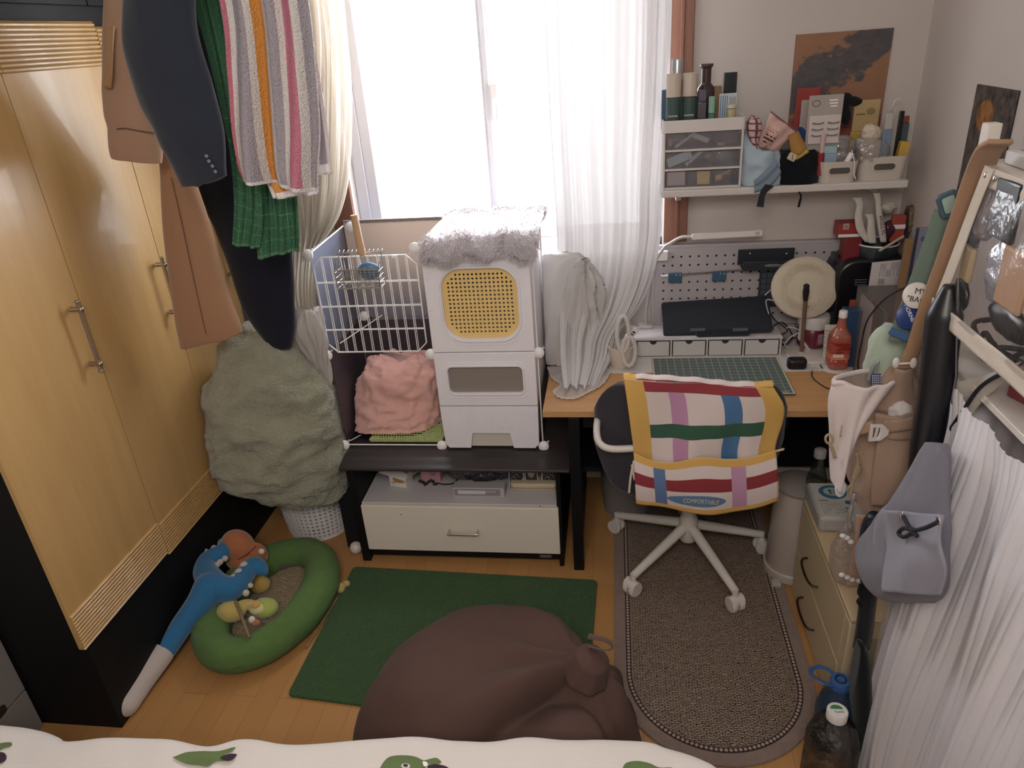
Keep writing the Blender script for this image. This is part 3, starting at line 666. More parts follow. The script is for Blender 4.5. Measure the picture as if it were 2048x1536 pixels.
# ================================================================ fur throw on top
m_fur = cloth('lilac_fur', '#cdc3c8', .8, 180, .12, 20, .6)
tx0, tx1, ty0, ty1 = W(838, 500, Y=ly0-.03).x, W(1090, 470, Y=2.82).x, ly0-.035, 2.95
mb = MB()
def furf(u, v):
    a = 2*PI*v; x = tx0+(tx1-tx0)*u
    e = min(1, min(u, 1-u)*14)**.5
    cyy, hy = (ty0+ty1)/2, (ty1-ty0)/2
    c, s_ = math.cos(a), math.sin(a); c = math.copysign(abs(c)**.35, c); s_ = math.copysign(abs(s_)**.6, s_)
    y = cyy-hy*c*(.97+.03*e); z = lz3+.016+.018*s_*e
    droop = max(0, (ty0+.035-y)/.035) if y < ty0+.035 else 0
    if y < ty0+.05: z -= .045*((ty0+.05-y)/.05)*(1+.7*max(0, .35-u)*2) - .01*math.sin(u*19)
    if x < lx0: z -= .03*(lx0-x)/.04
    return V((x, y+.008*math.sin(u*13), z+.006*math.sin(u*17+v*9)))
mb.grid(furf, 40, 48); mb.disp(.006, 25)
fur = tag(mb.build('fur_throw', m_fur, ang=180), 'lilac grey fluffy fur throw lying on the litter box', 'throw', None)
bmv = [(V(p), None) for p in mb.v]
mb2 = MB(); rnd = random.Random(3)
fa = [f for f in mb.f]
for k in range(15000):
    f = fa[rnd.randrange(len(fa))]; A_, B_, C_, D_ = [V(mb.v[i]) for i in f[:4]]
    u, v = rnd.random(), rnd.random(); p = A_.lerp(B_, u).lerp(D_.lerp(C_, u), v); n = (B_-A_).cross(D_-A_)
    if n.length < 1e-9: continue
    n.normalize()
    cen = V(((tx0+tx1)/2, (ty0+ty1)/2, lz3+.01))
    if n.dot(p-cen) < 0: n = -n
    sw = V((math.sin(p.x*23+p.y*11), -1.0, -.4))*.7+V((rnd.uniform(-.6, .6), rnd.uniform(-.6, .6), rnd.uniform(-.3, .3)))
    d = (n*.55+sw).normalized(); L_ = rnd.uniform(.012, .026); s_ = d.cross(n).normalized()*.0011
    i0 = len(mb2.v); q = p+d*L_*.6+n*.002; e_ = p+d*L_-V((0, 0, .004))
    mb2.v += [tuple(p-s_), tuple(p+s_), tuple(q+s_*.8), tuple(q-s_*.8), tuple(e_)]
    mb2.f += [(i0, i0+1, i0+2, i0+3), (i0+3, i0+2, i0+4)]; mb2.mi += [0, 0]
fo = mb2.build('fur_pile', m_fur, fur, smooth=False); fo.matrix_parent_inverse = Matrix(); fo['kind'] = 'stuff'
# ================================================================ pink fleece and green chenille mat in the lower cell
q = [W(735, 880, Z=.522), W(884, 880, Z=.522), W(880, 848, Z=.522), W(745, 848, Z=.522)]
mb = MB(); pts2 = rrect(q[0].x+.004, q[0].y+.0, gxm-.008, q[0].y+.16, .012)
mb.prism(pts2, .511, .521)
m_chen = M('green_chenille', '#a5b364', .95, bump=1, bsc=90, var=.15, vs=60, sheen=.3, dist=.005)
o = mb.build('chenille_mat', m_chen, bevel=.004); tag(o, 'lime green chenille mat under the pink blanket in the cage', 'mat')
mb = MB()
nx_, ny_ = 26, 9
for i in range(nx_):
    for j in range(ny_):
        x = q[0].x+.012+(gxm-.02-q[0].x-.012)*(i+.5*(j % 2))/nx_; y = q[0].y+.008+.15*j/ny_
        mb.ell((x, y, .523), (.0068, .009, .005), nu=7, nv=5)
co = mb.build('chenille_tufts', m_chen, o); co['kind'] = 'stuff'
def wr_noise(mb, amp, sc, seed=0, zs=1.0):
    # sharp-ridged wrinkles
    for i, p in enumerate(mb.v):
        p = V(p); w = noise.fractal(V((p.x*sc, p.y*sc, p.z*sc*zs))+V((seed, 0, 0)), 1, 2, 3)
        r = 1-abs(w)*2.2; cth = V((p.x, p.y, p.z))
        mb.v[i] = tuple(cth+(cth-mb.cen).normalized()*amp*r)
rows = [(718, 765, 838, .02, .02), (722, 742, 858, .06, .05), (740, 730, 872, .09, .06), (785, 722, 876, .11, .07), (820, 716, 878, .14, .08), (842, 712, 878, .16, .09), (856, 716, 876, .17, .09)]
mb = blob(rows, 2.70, n=90, m=70, sq=.8); mb.cen = V((-.9, 2.7, .65))
wr_noise(mb, .020, 6, 1, .8); wr_noise(mb, .012, 15, 5, .9); wr_noise(mb, .006, 32, 5)
for i, p in enumerate(mb.v): mb.v[i] = (max(gx0+.012, min(gxm-.006, p[0])), min(gyb-.01, max(gyf+.008, p[1])), max(p[2], .526))
pf = tag(mb.build('fleece_blanket', cloth('pink_fleece', '#e6ada2', .7, 300, .08, 30, .3), ang=180), 'crumpled salmon pink fleece blanket heaped in the lower cage cell', 'blanket')
# ================================================================ laundry basket with the sage fleece heap
bc = V((-1.372, 2.63, 0))
lb2 = thing('laundry_basket', 'white perforated plastic basket under the sage green fleece', 'basket', bc)
mb = MB(); mb.holes(2*PI*.16, .30, .004, 46, 14, 2*PI*.16/46, .0205, .0078, None, None, 4, )
for i, p in enumerate(mb.v):
    a = p[0]/.16; z = p[1]+.16; r = (.146+.034*z/.3)+p[2]; mb.v[i] = (bc.x+r*math.cos(a-PI/2), bc.y+r*math.sin(a-PI/2), z)
mb.build('body', m_white, lb2, smooth=False)
MB().lathe([(.145, .0), (.145, .012), (.01, .012)], bc, 40).build('base', m_white, lb2)
MB().tube([(bc.x+.183*math.cos(2*PI*i/40), bc.y+.183*math.sin(2*PI*i/40), .312) for i in range(40)], .006, 8, closed=True).build('rim', m_white, lb2)
rows = [(658, 490, 530, .03, .03), (674, 460, 565, .10, .1), (702, 447, 608, .13, .16), (755, 428, 645, .16, .2), (810, 408, 668, .19, .22), (860, 402, 682, .20, .24), (900, 412, 686, .20, .25), (930, 440, 688, .19, .24), ((948,952), 478, 688, .17, .22), ((962,974), 520, 686, .14, .2), ((972,990), 560, 674, .09, .16)]
mb = blob(rows, 2.46, n=120, m=110); mb.cen = V((-1.36, 2.6, .66))
wr_noise(mb, .024, 4.2, 3, 1.5); wr_noise(mb, .007, 11, 9, 1.5); wr_noise(mb, .003, 34, 2)
for i, p in enumerate(mb.v): mb.v[i] = (max(FX+.03, min(gx0-.008 if p[1] > gyf-.03 and p[2] > .5 else (cx0-.02 if p[1] > cy0-.03 else 9), p[0])), min(p[1], 2.9), max(p[2], .12))
tag(mb.build('fleece_throw', M('sage_terry', '#9b9a84', 1.0, 0, .22, 14, 1.0, 110, .4, .1, dist=.014), ang=180), 'big sage green terry fleece heaped on the laundry basket', 'blanket')
p = W(492, 1010, Y=2.75)
mb = MB(); mb.ell((p.x+.02, 2.80, .20), (.10, .07, .15)); mb.disp(.02, 9); mb.v = [(max(FX+.03, q[0]), q[1], max(.002, q[2])) for q in mb.v]
tag(mb.build('cloth_bag', cloth('ochre_cloth', '#8d7442', .5, 200, .2)), 'ochre cloth bag wedged behind the laundry basket', 'bag')
boxthing('storage_box', 'plain dark box between laundry basket and black cabinet', 'box', -1.182, 2.45, 0, -1.115, 2.80, .30, M('dark_navy_card', '#16161f', .6))
# white ball beside the cabinet foot
p = W(712, 1095, Z=.027); mb = MB().ell((p.x, p.y, .027), (.027, .027, .027)); tag(mb.build('ball', plastic('white_ball', '#ddd5cc')), 'small white ball on the floor at the cabinet foot', 'ball')
# ================================================================ curtains
m_sheer = sheer('sheer_curtain', '#d3cfcf', .02, .10)
m_sheer2 = sheer('sheer_hem', '#e0dbd8', .12, .4)
def pxline(L): return [W(a, b, Y=c) for a, b, c in L]
def folds(n, amp, ph=0, grow=0):
    def f(u, v):
        return amp*(math.sin(2*PI*n*u+ph+1.3*math.sin(v*4+u*3))+.5*math.sin(2*PI*n*2.3*u+v*3+ph)+.25*math.sin(2*PI*n*5.1*u+v*7))*(1+grow*v)
    return f
def cfold(u, v):
    w = u+.02*math.sin(v*3+u*6)
    return .020*math.sin(2*PI*3.7*w+.5)+.010*math.sin(2*PI*8.3*w+1.3+v*1.5)+.004*math.sin(2*PI*21*w+v*2)*(.5+.5*math.sin(u*9))+.03*noise.noise(V((u*3.2, v*1.6, 4)))*v
rc = thing('sheer_curtain', 'long white sheer curtain at the right window side trailing onto the desk', 'curtain', (.0, 2.9, .75))
L = [V((-.24, 2.93, 2.64))]+pxline([(1088, 0, 2.93), (1098, 200, 2.93), (1112, 420, 2.92), (1118, 560, 2.86), (1120, 650, 2.74), (1122, 720, 2.62), (1128, 775, 2.46)])
R = [V((.205, 2.93, 2.64))]+pxline([(1345, 0, 2.93), (1338, 200, 2.93), (1325, 400, 2.93), (1322, 480, 2.93), (1306, 560, 2.91), (1278, 620, 2.86), (1240, 670, 2.80), (1226, 715, 2.72), (1200, 768, 2.56)])
mb = loft(L, R, 220, 120, cfold); mb.v = [(p[0], min(p[1], YB-.055), max(p[2], DZ+.004)) for p in mb.v]
mb.build('sheer_panel', m_sheer, rc, ang=180)
rows = [(512, 1100, 1150, .02, .02), (530, 1084, 1180, .04, .03), (570, 1074, 1200, .06, .04), (630, 1069, 1205, .08, .05), (690, 1080, 1205, .10, .06), (735, 1098, 1205, .12, .08), (762, 1114, 1200, .12, .08), (776, 1126, 1190, .10, .07)]
mb = blob(rows, 2.84, n=110, m=70); mb.cen = V((-.1, 2.7, 1.0)); wr_noise(mb, .018, 7, 2, .35)
for i, p in enumerate(mb.v):
    a = math.atan2(p[1]-2.84, p[0]+.12); o = .014*math.sin(9*a+p[2]*9)+.008*math.sin(19*a-p[2]*13)+.004*math.sin(41*a+p[2]*20); mb.v[i] = (p[0]+o*math.cos(a), p[1]+o*math.sin(a), p[2])
mb.v = [(max(p[0], -.29), min(p[1], YB-.055), max(p[2], DZ+.004)) for p in mb.v]
mb.build('knotted_bundle', sheer('sheer_bundle', '#dcd8d6', .05, .2), rc, ang=180)
# scalloped lace hem resting on the desk
h = MB()
pl = [W(a, b, Z=DZ+.006) for a, b in ((1096, 735), (1106, 757), (1122, 770), (1108, 782), (1120, 795), (1150, 797), (1176, 785), (1205, 768), (1222, 740))]
C_ = cr(pl, 60)
ce = W(1160, 740, Z=DZ+.02)
def hemf(u, v):
    p = C_[int(round(u*60))]; sc_ = 1+.035*abs(math.sin(u*PI*22))*(v > .8)
    return (ce+(p-ce)*(.45+.55*v)*sc_)+V((0, 0, .012*(1-v)+.004*math.sin(u*70)*(1-v*.6)+.003))
h.grid(hemf, 60, 14); h.build('lace_hem', m_sheer2, rc, ang=180)
e = MB(); e.tube([C_[i]*1.0+(C_[i]-ce)*.035*abs(math.sin(i/60*PI*22))+V((0, 0, .004)) for i in range(61)], .0016, 5); e.build('hem_edge', M('lace_white', '#e9e4e0', .8), rc)
lc = thing('sheer_curtain', 'cream sheer curtain at the left window side knotted beside the cage', 'curtain', (-1.2, 2.93, .7))
L = [V((-1.30, 2.94, 2.64))]+pxline([(560, 0, 2.94), (560, 250, 2.94), (575, 400, 2.92), (590, 500, 2.80), (588, 580, 2.64), (600, 640, 2.52)])
R = [V((-.93, 2.94, 2.64))]+pxline([(690, 0, 2.94), (704, 180, 2.94), (700, 340, 2.93), (680, 430, 2.92), (640, 500, 2.86), (632, 580, 2.66), (636, 640, 2.52)])
mb = loft(L, R, 160, 100, folds(6, .014, 1.2)); mb.v = [(p[0], min(p[1], YB-.055), p[2]) for p in mb.v]
mb.build('sheer_panel', sheer('sheer_cream', '#e6ddcf', .18, .45), lc, ang=180)
rows = [(622, 598, 636, .02, .02), (640, 584, 644, .035, .03), (660, 586, 650, .04, .035), (682, 600, 652, .035, .03), (705, 618, 652, .025, .02), (735, 628, 658, .018, .015), (760, 644, 664, .010, .01), (774, 652, 664, .006, .006)]
mb = blob(rows, 2.46, n=60, m=50); mb.cen = V((-1.13, 2.46, 1.0)); wr_noise(mb, .006, 18, 4, .6)
for i, p in enumerate(mb.v):
    a = math.atan2(p[1]-2.46, p[0]-mb.cen.x+.02); o = .007*math.sin(7*a+p[2]*22)+.004*math.sin(15*a-p[2]*15); mb.v[i] = (p[0]+o*math.cos(a), p[1]+o*math.sin(a), p[2]+.01*math.sin(a*3))
mb.build('knot', sheer('sheer_knot', '#cfc9c4', .08, .35), lc, ang=180)
# curtain rod
cr_ = thing('curtain_rod', 'white curtain rod above the window', 'curtain rod', (-.5, 2.94, 2.65))
MB().tube([(-1.45, 2.94, 2.655), (.45, 2.94, 2.655)], .012, 12).build('rod', m_whitemetal, cr_)
for x in (-1.4, .4): MB().box(x-.01, 2.94, 2.64, x+.01, YB, 2.67).build('bracket', m_whitemetal, cr_)
# ================================================================ clothes on a ceiling rail
rl = thing('clothes_rail', 'white ceiling clothes rail carrying towels and coats', 'clothes rail', (-1.1, 2.1, 2.45))
for y in (1.86, 1.93, 2.06, 2.22, 2.40): MB().tube([(-1.60, y, 2.46), (-.55, y, 2.46)], .008, 10).build('bar', m_whitemetal, rl)
for x in (-1.60, -.55):
    MB().tube([(x, 1.84, 2.46), (x, 2.42, 2.46)], .010, 10).build('end_bar', m_whitemetal, rl); MB().tube([(x, 2.12, 2.46), (x, 2.12, ZC)], .006, 8).build('hanging_rod', m_whitemetal, rl)
ZT = 2.452
def hang(rows, Y, top, seed=0, amp=.012, sc=6, n=64, m=70):
    # garment: closed soft volume from the rail down
    mb = blob([(-300, top[0], top[1], .012, .012)]+rows, Y, n=n, m=m); mb.cen = V((W((top[0]+top[1])/2, 200, Y=Y).x, Y, 1.8))
    wr_noise(mb, amp, sc, seed, .35); return mb
def gt(name, label, cat, mb, mat, group=None):
    xs = [p[0] for p in mb.v]; y = sum(p[1] for p in mb.v)/len(mb.v); zs = min(p[2] for p in mb.v)
    t = thing(name, label, cat, ((min(xs)+max(xs))/2, y, zs), 0, group); return t
m_tan = cloth('tan_wool', '#a68168', .35, 300, .04, 6, .3); m_tan2 = cloth('tan_belt', '#a47c52', .35, 300, .04)
m_navy = cloth('navy_wool', '#2a303d', .3, 300, .06, 6, .3); m_navy2 = cloth('dark_navy_cotton', '#1b1c2b', .3, 300, .06, 6, .2)
mb = hang([(0, 212, 262, .03, .02), (120, 208, 290, .035, .02), (220, 212, 312, .04, .02), (258, 222, 318, .04, .02), (300, 224, 320, .035, .02), ((312,322), 226, 320, .03, .02)], 2.08, (215, 300), 1, .008)
t = gt('coat', 'tan wool coat hanging in front of the wardrobe doors', 'coat', mb, m_tan); mb.build('body', m_tan, t, ang=180)
a = [W(x, y, Y=2.032) for x, y in ((233, 258), (250, 257), (280, 262), (316, 267))]
MB().tube(cr(a, 20), .0016, 5).build('hem_seam', M('tan_shadow_stitch', '#5c4130', .8), t)
mb = loft([W(211, 55, Y=2.02), W(212, 110, Y=2.015), W(210, 140, Y=2.015), W(206, 172, Y=2.02)], [W(228, 52, Y=2.02), W(225, 110, Y=2.015), W(224, 150, Y=2.012), W(223, 176, Y=2.02)], 8, 20); mb.build('belt_end', m_tan2, t, solid=.006, ang=180)
mb = hang([(200, 262, 345, .02, .02), (290, 316, 372, .03, .02), (330, 322, 380, .035, .025), (450, 328, 420, .045, .03), (560, 341, 448, .05, .035), (640, 352, 478, .05, .035), ((692,662), 362, 484, .045, .03)], 2.22, (290, 360), 4, .01)
t = gt('trousers', 'tan wool trousers hanging below the tan coat by the wardrobe', 'trousers', mb, m_tan); mb.build('legs', cloth('tan_wool_dark', '#a27655', .35, 300, .04, 6, .3), t, ang=180)
MB().tube(cr([W(x, y, Y=2.168) for x, y in ((342, 355), (360, 430), (388, 560), (412, 668))], 24), .0016, 5).build('crease', M('tan_crease', '#6e4c38', .8), t)
mb = hang([(0, 250, 392, .05, .02), (102, 253, 404, .055, .02), (205, 282, 430, .05, .02), (260, 312, 442, .045, .02), (300, 330, 448, .035, .02), ((374,352), 364, 455, .03, .02)], 1.86, (258, 385), 7, .010)
t = gt('blazer', 'navy blue blazer with four small sleeve buttons hanging on the rail', 'jacket', mb, m_navy); mb.build('body', m_navy, t, ang=180)
for x, y in ((413, 312), (418, 322), (425, 332), (431, 343)):
    p = W(x, y, Y=1.80); MB().lathe([(.0045, 0), (.0045, .002), (.002, .003)], (0, 0, 0), 14, frameM(p, (1, 0, 0), (0, 0, 1))).build('button', M('pearl_button', '#6d7480', .25, spec=.8), t)
mb = hang([(200, 380, 500, .03, .02), (350, 368, 520, .04, .03), (430, 420, 580, .05, .03), (520, 456, 586, .055, .035), (600, 482, 588, .045, .03), (650, 508, 590, .04, .03), ((680,694), 528, 584, .03, .02)], 2.40, (420, 520), 2, .01)
t = gt('trousers', 'dark navy trousers hanging just above the sage green fleece', 'trousers', mb, m_navy2); mb.build('legs', m_navy2, t, ang=180)
# green checked bath towel
grn = [('r', .0, 1, .985, 1, '#5b8f66')]+[('r', x, x+.012, 0, 1, '#4f8560') for x in (.12, .27, .42, .57, .72, .87)]+[('r', 0, 1, y, y+.006, '#4f8560') for y in (.50, .56, .62, .68, .74, .80, .86, .92)]
m_green = paint('green_towel', '#3b6f50', grn, 1, 1, 170, dist=.008)
tt = thing('bath_towel', 'dark green checked towel hanging behind the striped towel', 'towel', (-1.05, 2.06, 1.44))
def toprow(px, Y): p = W(px, 0, Y=Y); return V((p.x, Y, ZT))
L = [toprow(385, 2.05)]+pxline([(392, 0, 2.04), (430, 150, 2.03), (462, 300, 2.03), (470, 400, 2.03), (464, 490, 2.02)])
R = [toprow(470, 2.05)]+pxline([(475, 0, 2.04), (505, 200, 2.03), (520, 350, 2.02), (524, 430, 2.01), (518, 496, 2.0)])
loft(L, R, 60, 90, folds(1.5, .008, .2)).build('front_layer', m_green, tt, solid=.006, ang=180)
L = [toprow(440, 2.07)]+pxline([(450, 0, 2.06), (480, 200, 2.06), (508, 400, 2.05), (517, 518, 2.03)])
R = [toprow(560, 2.07)]+pxline([(560, 0, 2.06), (580, 200, 2.06), (596, 400, 2.06), (604, 500, 2.06)])
loft(L, R, 70, 90, folds(2.0, .010, 1.2)).build('back_layer', m_green, tt, solid=.006, ang=180)
# striped towel
W_, G_, O_, P_ = '#d9d2cf', '#a79fa8', '#d98f2c', '#cf7b93'
st = [('r', 0, .045, 0, .96, '#cc6f86'), ('r', .12, .26, 0, .96, G_), ('r', .315, .455, 0, .96, O_), ('r', .52, .62, 0, .96, G_), ('r', .69, .82, 0, .96, P_), ('r', .895, 1, 0, .96, G_), ('r', 0, 1, .962, 1, '#e6e1e0')]
m_str = paint('striped_towel', W_, st, 1, 1, 190, dist=.008)
ts = thing('bath_towel', 'orange, pink and grey striped white towel hanging in front of the window edge', 'towel', (-.88, 1.93, 1.65))
L = [toprow(440, 1.90)]+pxline([(443, 0, 1.89), (458, 150, 1.885), (466, 260, 1.88), (478, 330, 1.87), (490, 362, 1.87)])
R = [toprow(616, 1.90)]+pxline([(612, 0, 1.89), (628, 150, 1.89), (636, 260, 1.89), (633, 340, 1.89), (634, 388, 1.89)])
def sf(u, v): return .022*math.sin(2*PI*1.55*u+.6)*v+.012*math.sin(2*PI*3.4*u+2+2*v)+.012*v*math.sin(2*PI*2.1*u)
loft(L, R, 110, 110, sf).build('front_layer', m_str, ts, solid=.005, ang=180)
L = [toprow(470, 1.95)]+pxline([(470, 0, 1.945), (500, 200, 1.94), (525, 330, 1.935), (545, 398, 1.92)])
R = [toprow(560, 1.95)]+pxline([(560, 0, 1.945), (575, 200, 1.94), (585, 330, 1.935), (632, 388, 1.93)])
loft(L, R, 50, 60, folds(1.3, .012, .4)).build('back_layer', paint('striped_back', W_, [('r', .1, .4, 0, .95, O_), ('r', .62, .9, 0, .95, P_), ('r', 0, 1, .95, 1, '#e6e1e0')], 1, .8, 240, dist=.004), ts, solid=.005, ang=180)
L = [toprow(600, 1.955)]+pxline([(600, 0, 1.955), (615, 200, 1.955), (630, 350, 1.955)])
R = [toprow(632, 1.955)]+pxline([(612, 0, 1.955), (645, 200, 1.955), (664, 348, 1.955)])
loft(L, R, 30, 60, folds(.8, .006, .4)).build('side_layer', paint('striped_side', W_, [('r', .45, .82, 0, .95, G_), ('r', 0, 1, .955, 1, '#e6e1e0')], 1, .8, 240, dist=.004), ts, solid=.005, ang=180)
# ================================================================ bed with printed blanket
EDGE = [W(a, b, Z=.515)+V((0, .030, 0)) for a, b in ((-420, 1446), (-150, 1446), (0, 1450), (60, 1456), (90, 1468), (110, 1478), (190, 1474), (300, 1474), (400, 1488), (470, 1474), (560, 1486), (700, 1478), (850, 1472), (960, 1478), (1060, 1472), (1150, 1478), (1280, 1476), (1340, 1492), (1400, 1512), (1440, 1536), (1490, 1600), (1530, 1760))]
bd = thing('bed', 'bed with white printed blanket along the bottom of the picture', 'bed', (-.8, .2, 0))
MB().box(-1.93, -.85, .0, .16, .98, .24).build('bed_base', M('bed_wood', '#8a6a4a', .5), bd, bevel=.01)
MB().box(-1.92, -.84, .24, .18, 1.0, .47).build('mattress', cloth('mattress_cloth', '#d8d2cc'), bd, bevel=.04)
EX = cr(EDGE, 200)
def zb(x, y): return .50+.010*noise.noise(V((x*4, y*4, 1)))+.006*noise.noise(V((x*11, y*9, 5)))
def bf(u, v):
    e = EX[int(round(u*200))]; y0 = -.6
    if v < .8:
        y = y0+(e.y-.045-y0)*(v/.8)**.8; return V((e.x, y, zb(e.x, y)))
    t = (v-.8)/.2
    if t < .5:
        a = t/.5*PI/2; z0 = zb(e.x, e.y-.045); return V((e.x, e.y-.045+.045*math.sin(a), z0-.045+.045*math.cos(a)))
    return V((e.x, e.y+.006*math.sin(u*90), .46-(t-.5)*2*.26))
MB().grid(bf, 200, 60).build('blanket', cloth('white_cotton', '#d8cfc8', .3, 400, .02, 3, .2), bd, ang=180)
m_lg = M('print_green', '#5f7440', .9, var=.2, vs=40); m_dg = M('print_plum', '#3c2630', .9)
def pprint(name, pts, mat, lift=.004):
    P = [W(a, b, Z=.505) for a, b in pts]; P = cr(P+[P[0]], len(P)*4)[:-1]; c = sum(P, V())/len(P)
    def fn(u, v):
        p = P[int(round(u*len(P))) % len(P)]; q = c.lerp(p, 1-v); return V((q.x, q.y, zb(q.x, q.y)+lift))
    return MB().grid(fn, len(P), 8, cu=True).build(name, mat, bd, ang=180)
pprint('leaf_print', [(345, 1515), (372, 1503), (400, 1500), (436, 1500), (462, 1494), (471, 1494), (462, 1502), (448, 1508), (452, 1520), (430, 1522), (415, 1532), (398, 1530), (370, 1526)], m_lg)
pprint('leaf_print', [(440, 1514), (458, 1508), (474, 1510), (464, 1521), (450, 1522)], m_dg, .006)
pprint('leaf_print', [(756, 1545), (765, 1528), (778, 1516), (800, 1513), (830, 1514), (850, 1520), (870, 1512), (882, 1520), (872, 1525), (855, 1524), (848, 1536), (820, 1560), (780, 1560)], m_lg)
pprint('leaf_print', [(855, 1530), (872, 1526), (895, 1532), (900, 1550), (870, 1552), (855, 1545)], m_dg, .006)
pprint('leaf_print', [(845, 1524), (853, 1524), (856, 1530), (848, 1533)], M('print_white', '#eeeae4', .9), .008)
for r, m, l in (((9, 5), M('print_eye', '#d8d4cc', .9), .007), ((5, 3), m_ink, .009)):
    pprint('eye_print', [(812+r[0]*math.cos(k*PI/4), 1535+r[1]*math.sin(k*PI/4)) for k in range(8)], m, l)
pprint('leaf_print', [(1243, 1540), (1252, 1524), (1275, 1519), (1300, 1524), (1318, 1532), (1345, 1533), (1330, 1550), (1280, 1560)], m_lg)
pprint('leaf_print', [(-30, 1500), (-5, 1488), (20, 1483), (21, 1490), (5, 1496), (-20, 1512)], m_lg)
pprint('leaf_print', [(-30, 1512), (0, 1504), (11, 1508), (8, 1522), (-20, 1530)], m_dg)
# ================================================================ oval rug
rx0, rx1, ry0, ry1 = -.012, .640, 1.497, 2.93
def stad(o):
    r = (rx1-rx0)/2-o; cx = (rx0+rx1)/2; cy = ry0+(rx1-rx0)/2; pts = []
    for i in range(41): a = PI+PI*i/40; pts.append((cx+r*math.cos(a), cy+r*math.sin(a)*1.02))
    pts += [(rx1-o, ry1-o), (rx0+o, ry1-o)]; return pts
rg = thing('oval_rug', 'brown rug with rounded end and beaded border beneath the office chair', 'rug', ((rx0+rx1)/2, 2.2, 0))
MB().prism(stad(0), 0, .010).build('border', M('rug_border', '#8a7468', 1, var=.2, vs=40, bump=1, bsc=160, dist=.006, sheen=.2), rg, bevel=.003)
MB().prism(stad(.062), .0095, .0125).build('woven_field', weave('rug_weave', '#a8917f', '#2a1e1c', 48, 1.0), rg)
MB().ring(stad(.04), stad(.058), .0098, .0112).build('dark_band', M('rug_dark', '#3a2b29', 1), rg)
bd2 = MB(); P = stad(.049)[:41]; P = [(rx0+.049, ry1-.06)]+P+[(rx1-.049, ry1-.06)]
acc = 0; out = []
for (x0, y0), (x1, y1) in zip(P, P[1:]):
    d = math.hypot(x1-x0, y1-y0); s_ = -acc
    while s_+.0145 <= d: s_ += .0145; out.append((x0+(x1-x0)*s_/d, y0+(y1-y0)*s_/d))
    acc = d-s_
for x, y in out: bd2.ell((x, y, .0115), (.0058, .0058, .004), nu=8, nv=5)
o = bd2.build('bead_border', M('rug_bead', '#a59084', .9), rg); o['kind'] = 'stuff'
# ================================================================ green door mat
q = [W(707, 1133, Z=.01), W(1195, 1160, Z=.01), None, W(574, 1390, Z=.01)]; q[2] = V((-.105, 1.565, 0))
def edge(a, b, n): return [a.lerp(b, i/n) for i in range(n)]
poly = []
for i in range(4):
    a, b, c = q[i-1], q[i], q[(i+1) % 4]; d1 = (a-b).normalized()*.02; d2 = (c-b).normalized()*.02
    for k in range(4): t = k/3; poly.append((b+d1)*(1-t)**2+b*2*t*(1-t)+(b+d2)*t*t)
mt = MB().prism([(p.x, p.y) for p in poly], 0, .012).build('door_mat', M('turf_green', '#345c28', 1, var=.35, vs=120, bump=1, bsc=150, dist=.016, sheen=.1), bevel=.003)
tag(mt, 'dark green turf-like mat lying under the brown bean bag', 'mat')
# ================================================================ brown bean bag
BC = V((-.385, 1.43, 0)); KN = V((-.078, 1.49, .405)); RB = .425
def bbf(u, v):
    a = 2*PI*u; t = v*PI*.5
    if v < .12: r = RB*(.93+.07*v/.12); z = .06*v/.12
    else:
        t = (v-.12)/.88*PI/2; r = RB*max(0, math.cos(t))**.62; z = .06+.355*math.sin(t)**.95
    p = V((BC.x+r*1.0*math.cos(a), BC.y+r*.93*math.sin(a), z))
    p.x += .035*(z/.42); p.y += .05*(z/.42)
    if p.y < BC.y: p.y = BC.y+(p.y-BC.y)*.58
    return p
mb = MB(); mb.grid(bbf, 140, 80, cu=True)
for i, p in enumerate(mb.v):
    p = V(p); d = V((p.x-KN.x, p.y-KN.y, (p.z-KN.z)*.6)); r = d.length; an = math.atan2(d.y, d.x)
    n = (p-V((BC.x, BC.y, .12))).normalized(); o = 0
    o += .017*math.sin(an*7+2*math.sin(an*2))*math.exp(-((r-.18)/.12)**2)+.006*math.sin(an*15)*math.exp(-((r-.13)/.06)**2)
    # deep crease running from the knot to the lower left
    A = V((-.10, 1.42)); B = V((-.55, 1.12)); ab = B-A; t = max(0, min(1, (V((p.x, p.y))-A).dot(ab)/ab.length_squared)); dist = (V((p.x, p.y))-(A+ab*t)).length
    o -= .085*math.exp(-(dist/.035)**2)*(1-.7*t)*(p.z > .08); o += .036*math.exp(-((dist-.09)/.04)**2)*(1-.6*t)*(p.z > .08)
    A = V((-.04, 1.38)); B = V((.02, 1.16)); ab = B-A; t = max(0, min(1, (V((p.x, p.y))-A).dot(ab)/ab.length_squared)); dist = (V((p.x, p.y))-(A+ab*t)).length
    o -= .04*math.exp(-(dist/.03)**2)*(p.z > .05)
    o += .012*noise.noise(p*6)+.006*noise.noise(p*14)
    if r < .2: o -= .02*(1-r/.2)
    q2 = p+n*o; mb.v[i] = (q2.x, q2.y, max(q2.z, .0145))
m_bean = cloth('brown_cotton', '#59413a', .35, 300, .05, 5, .04)
bb = thing('bean_bag', 'large brown fabric bean bag with a gathered knob and loop', 'bean bag', (BC.x, BC.y, .014))
mb.build('bag', m_bean, bb, ang=180)
A_ = frameM(KN+V((-.015, -.01, -.035)), (1, .3, -.35), (0, 1, .1))
kb2 = MB(); kb2.grid(lambda u, v: A_ @ V(((.068-.012*v+.003*math.sin(2*PI*u*7)*(1-v))*(1-.22*v)*math.cos(2*PI*u)*(1 if v < .85 else 1-(v-.85)*4), (.068-.012*v+.003*math.sin(2*PI*u*7)*(1-v))*(1-.22*v)*math.sin(2*PI*u)*(1 if v < .85 else 1-(v-.85)*4), .085*v)), 72, 16, cu=True, caps=True)
kb2.build('knob', m_bean, bb, ang=180)
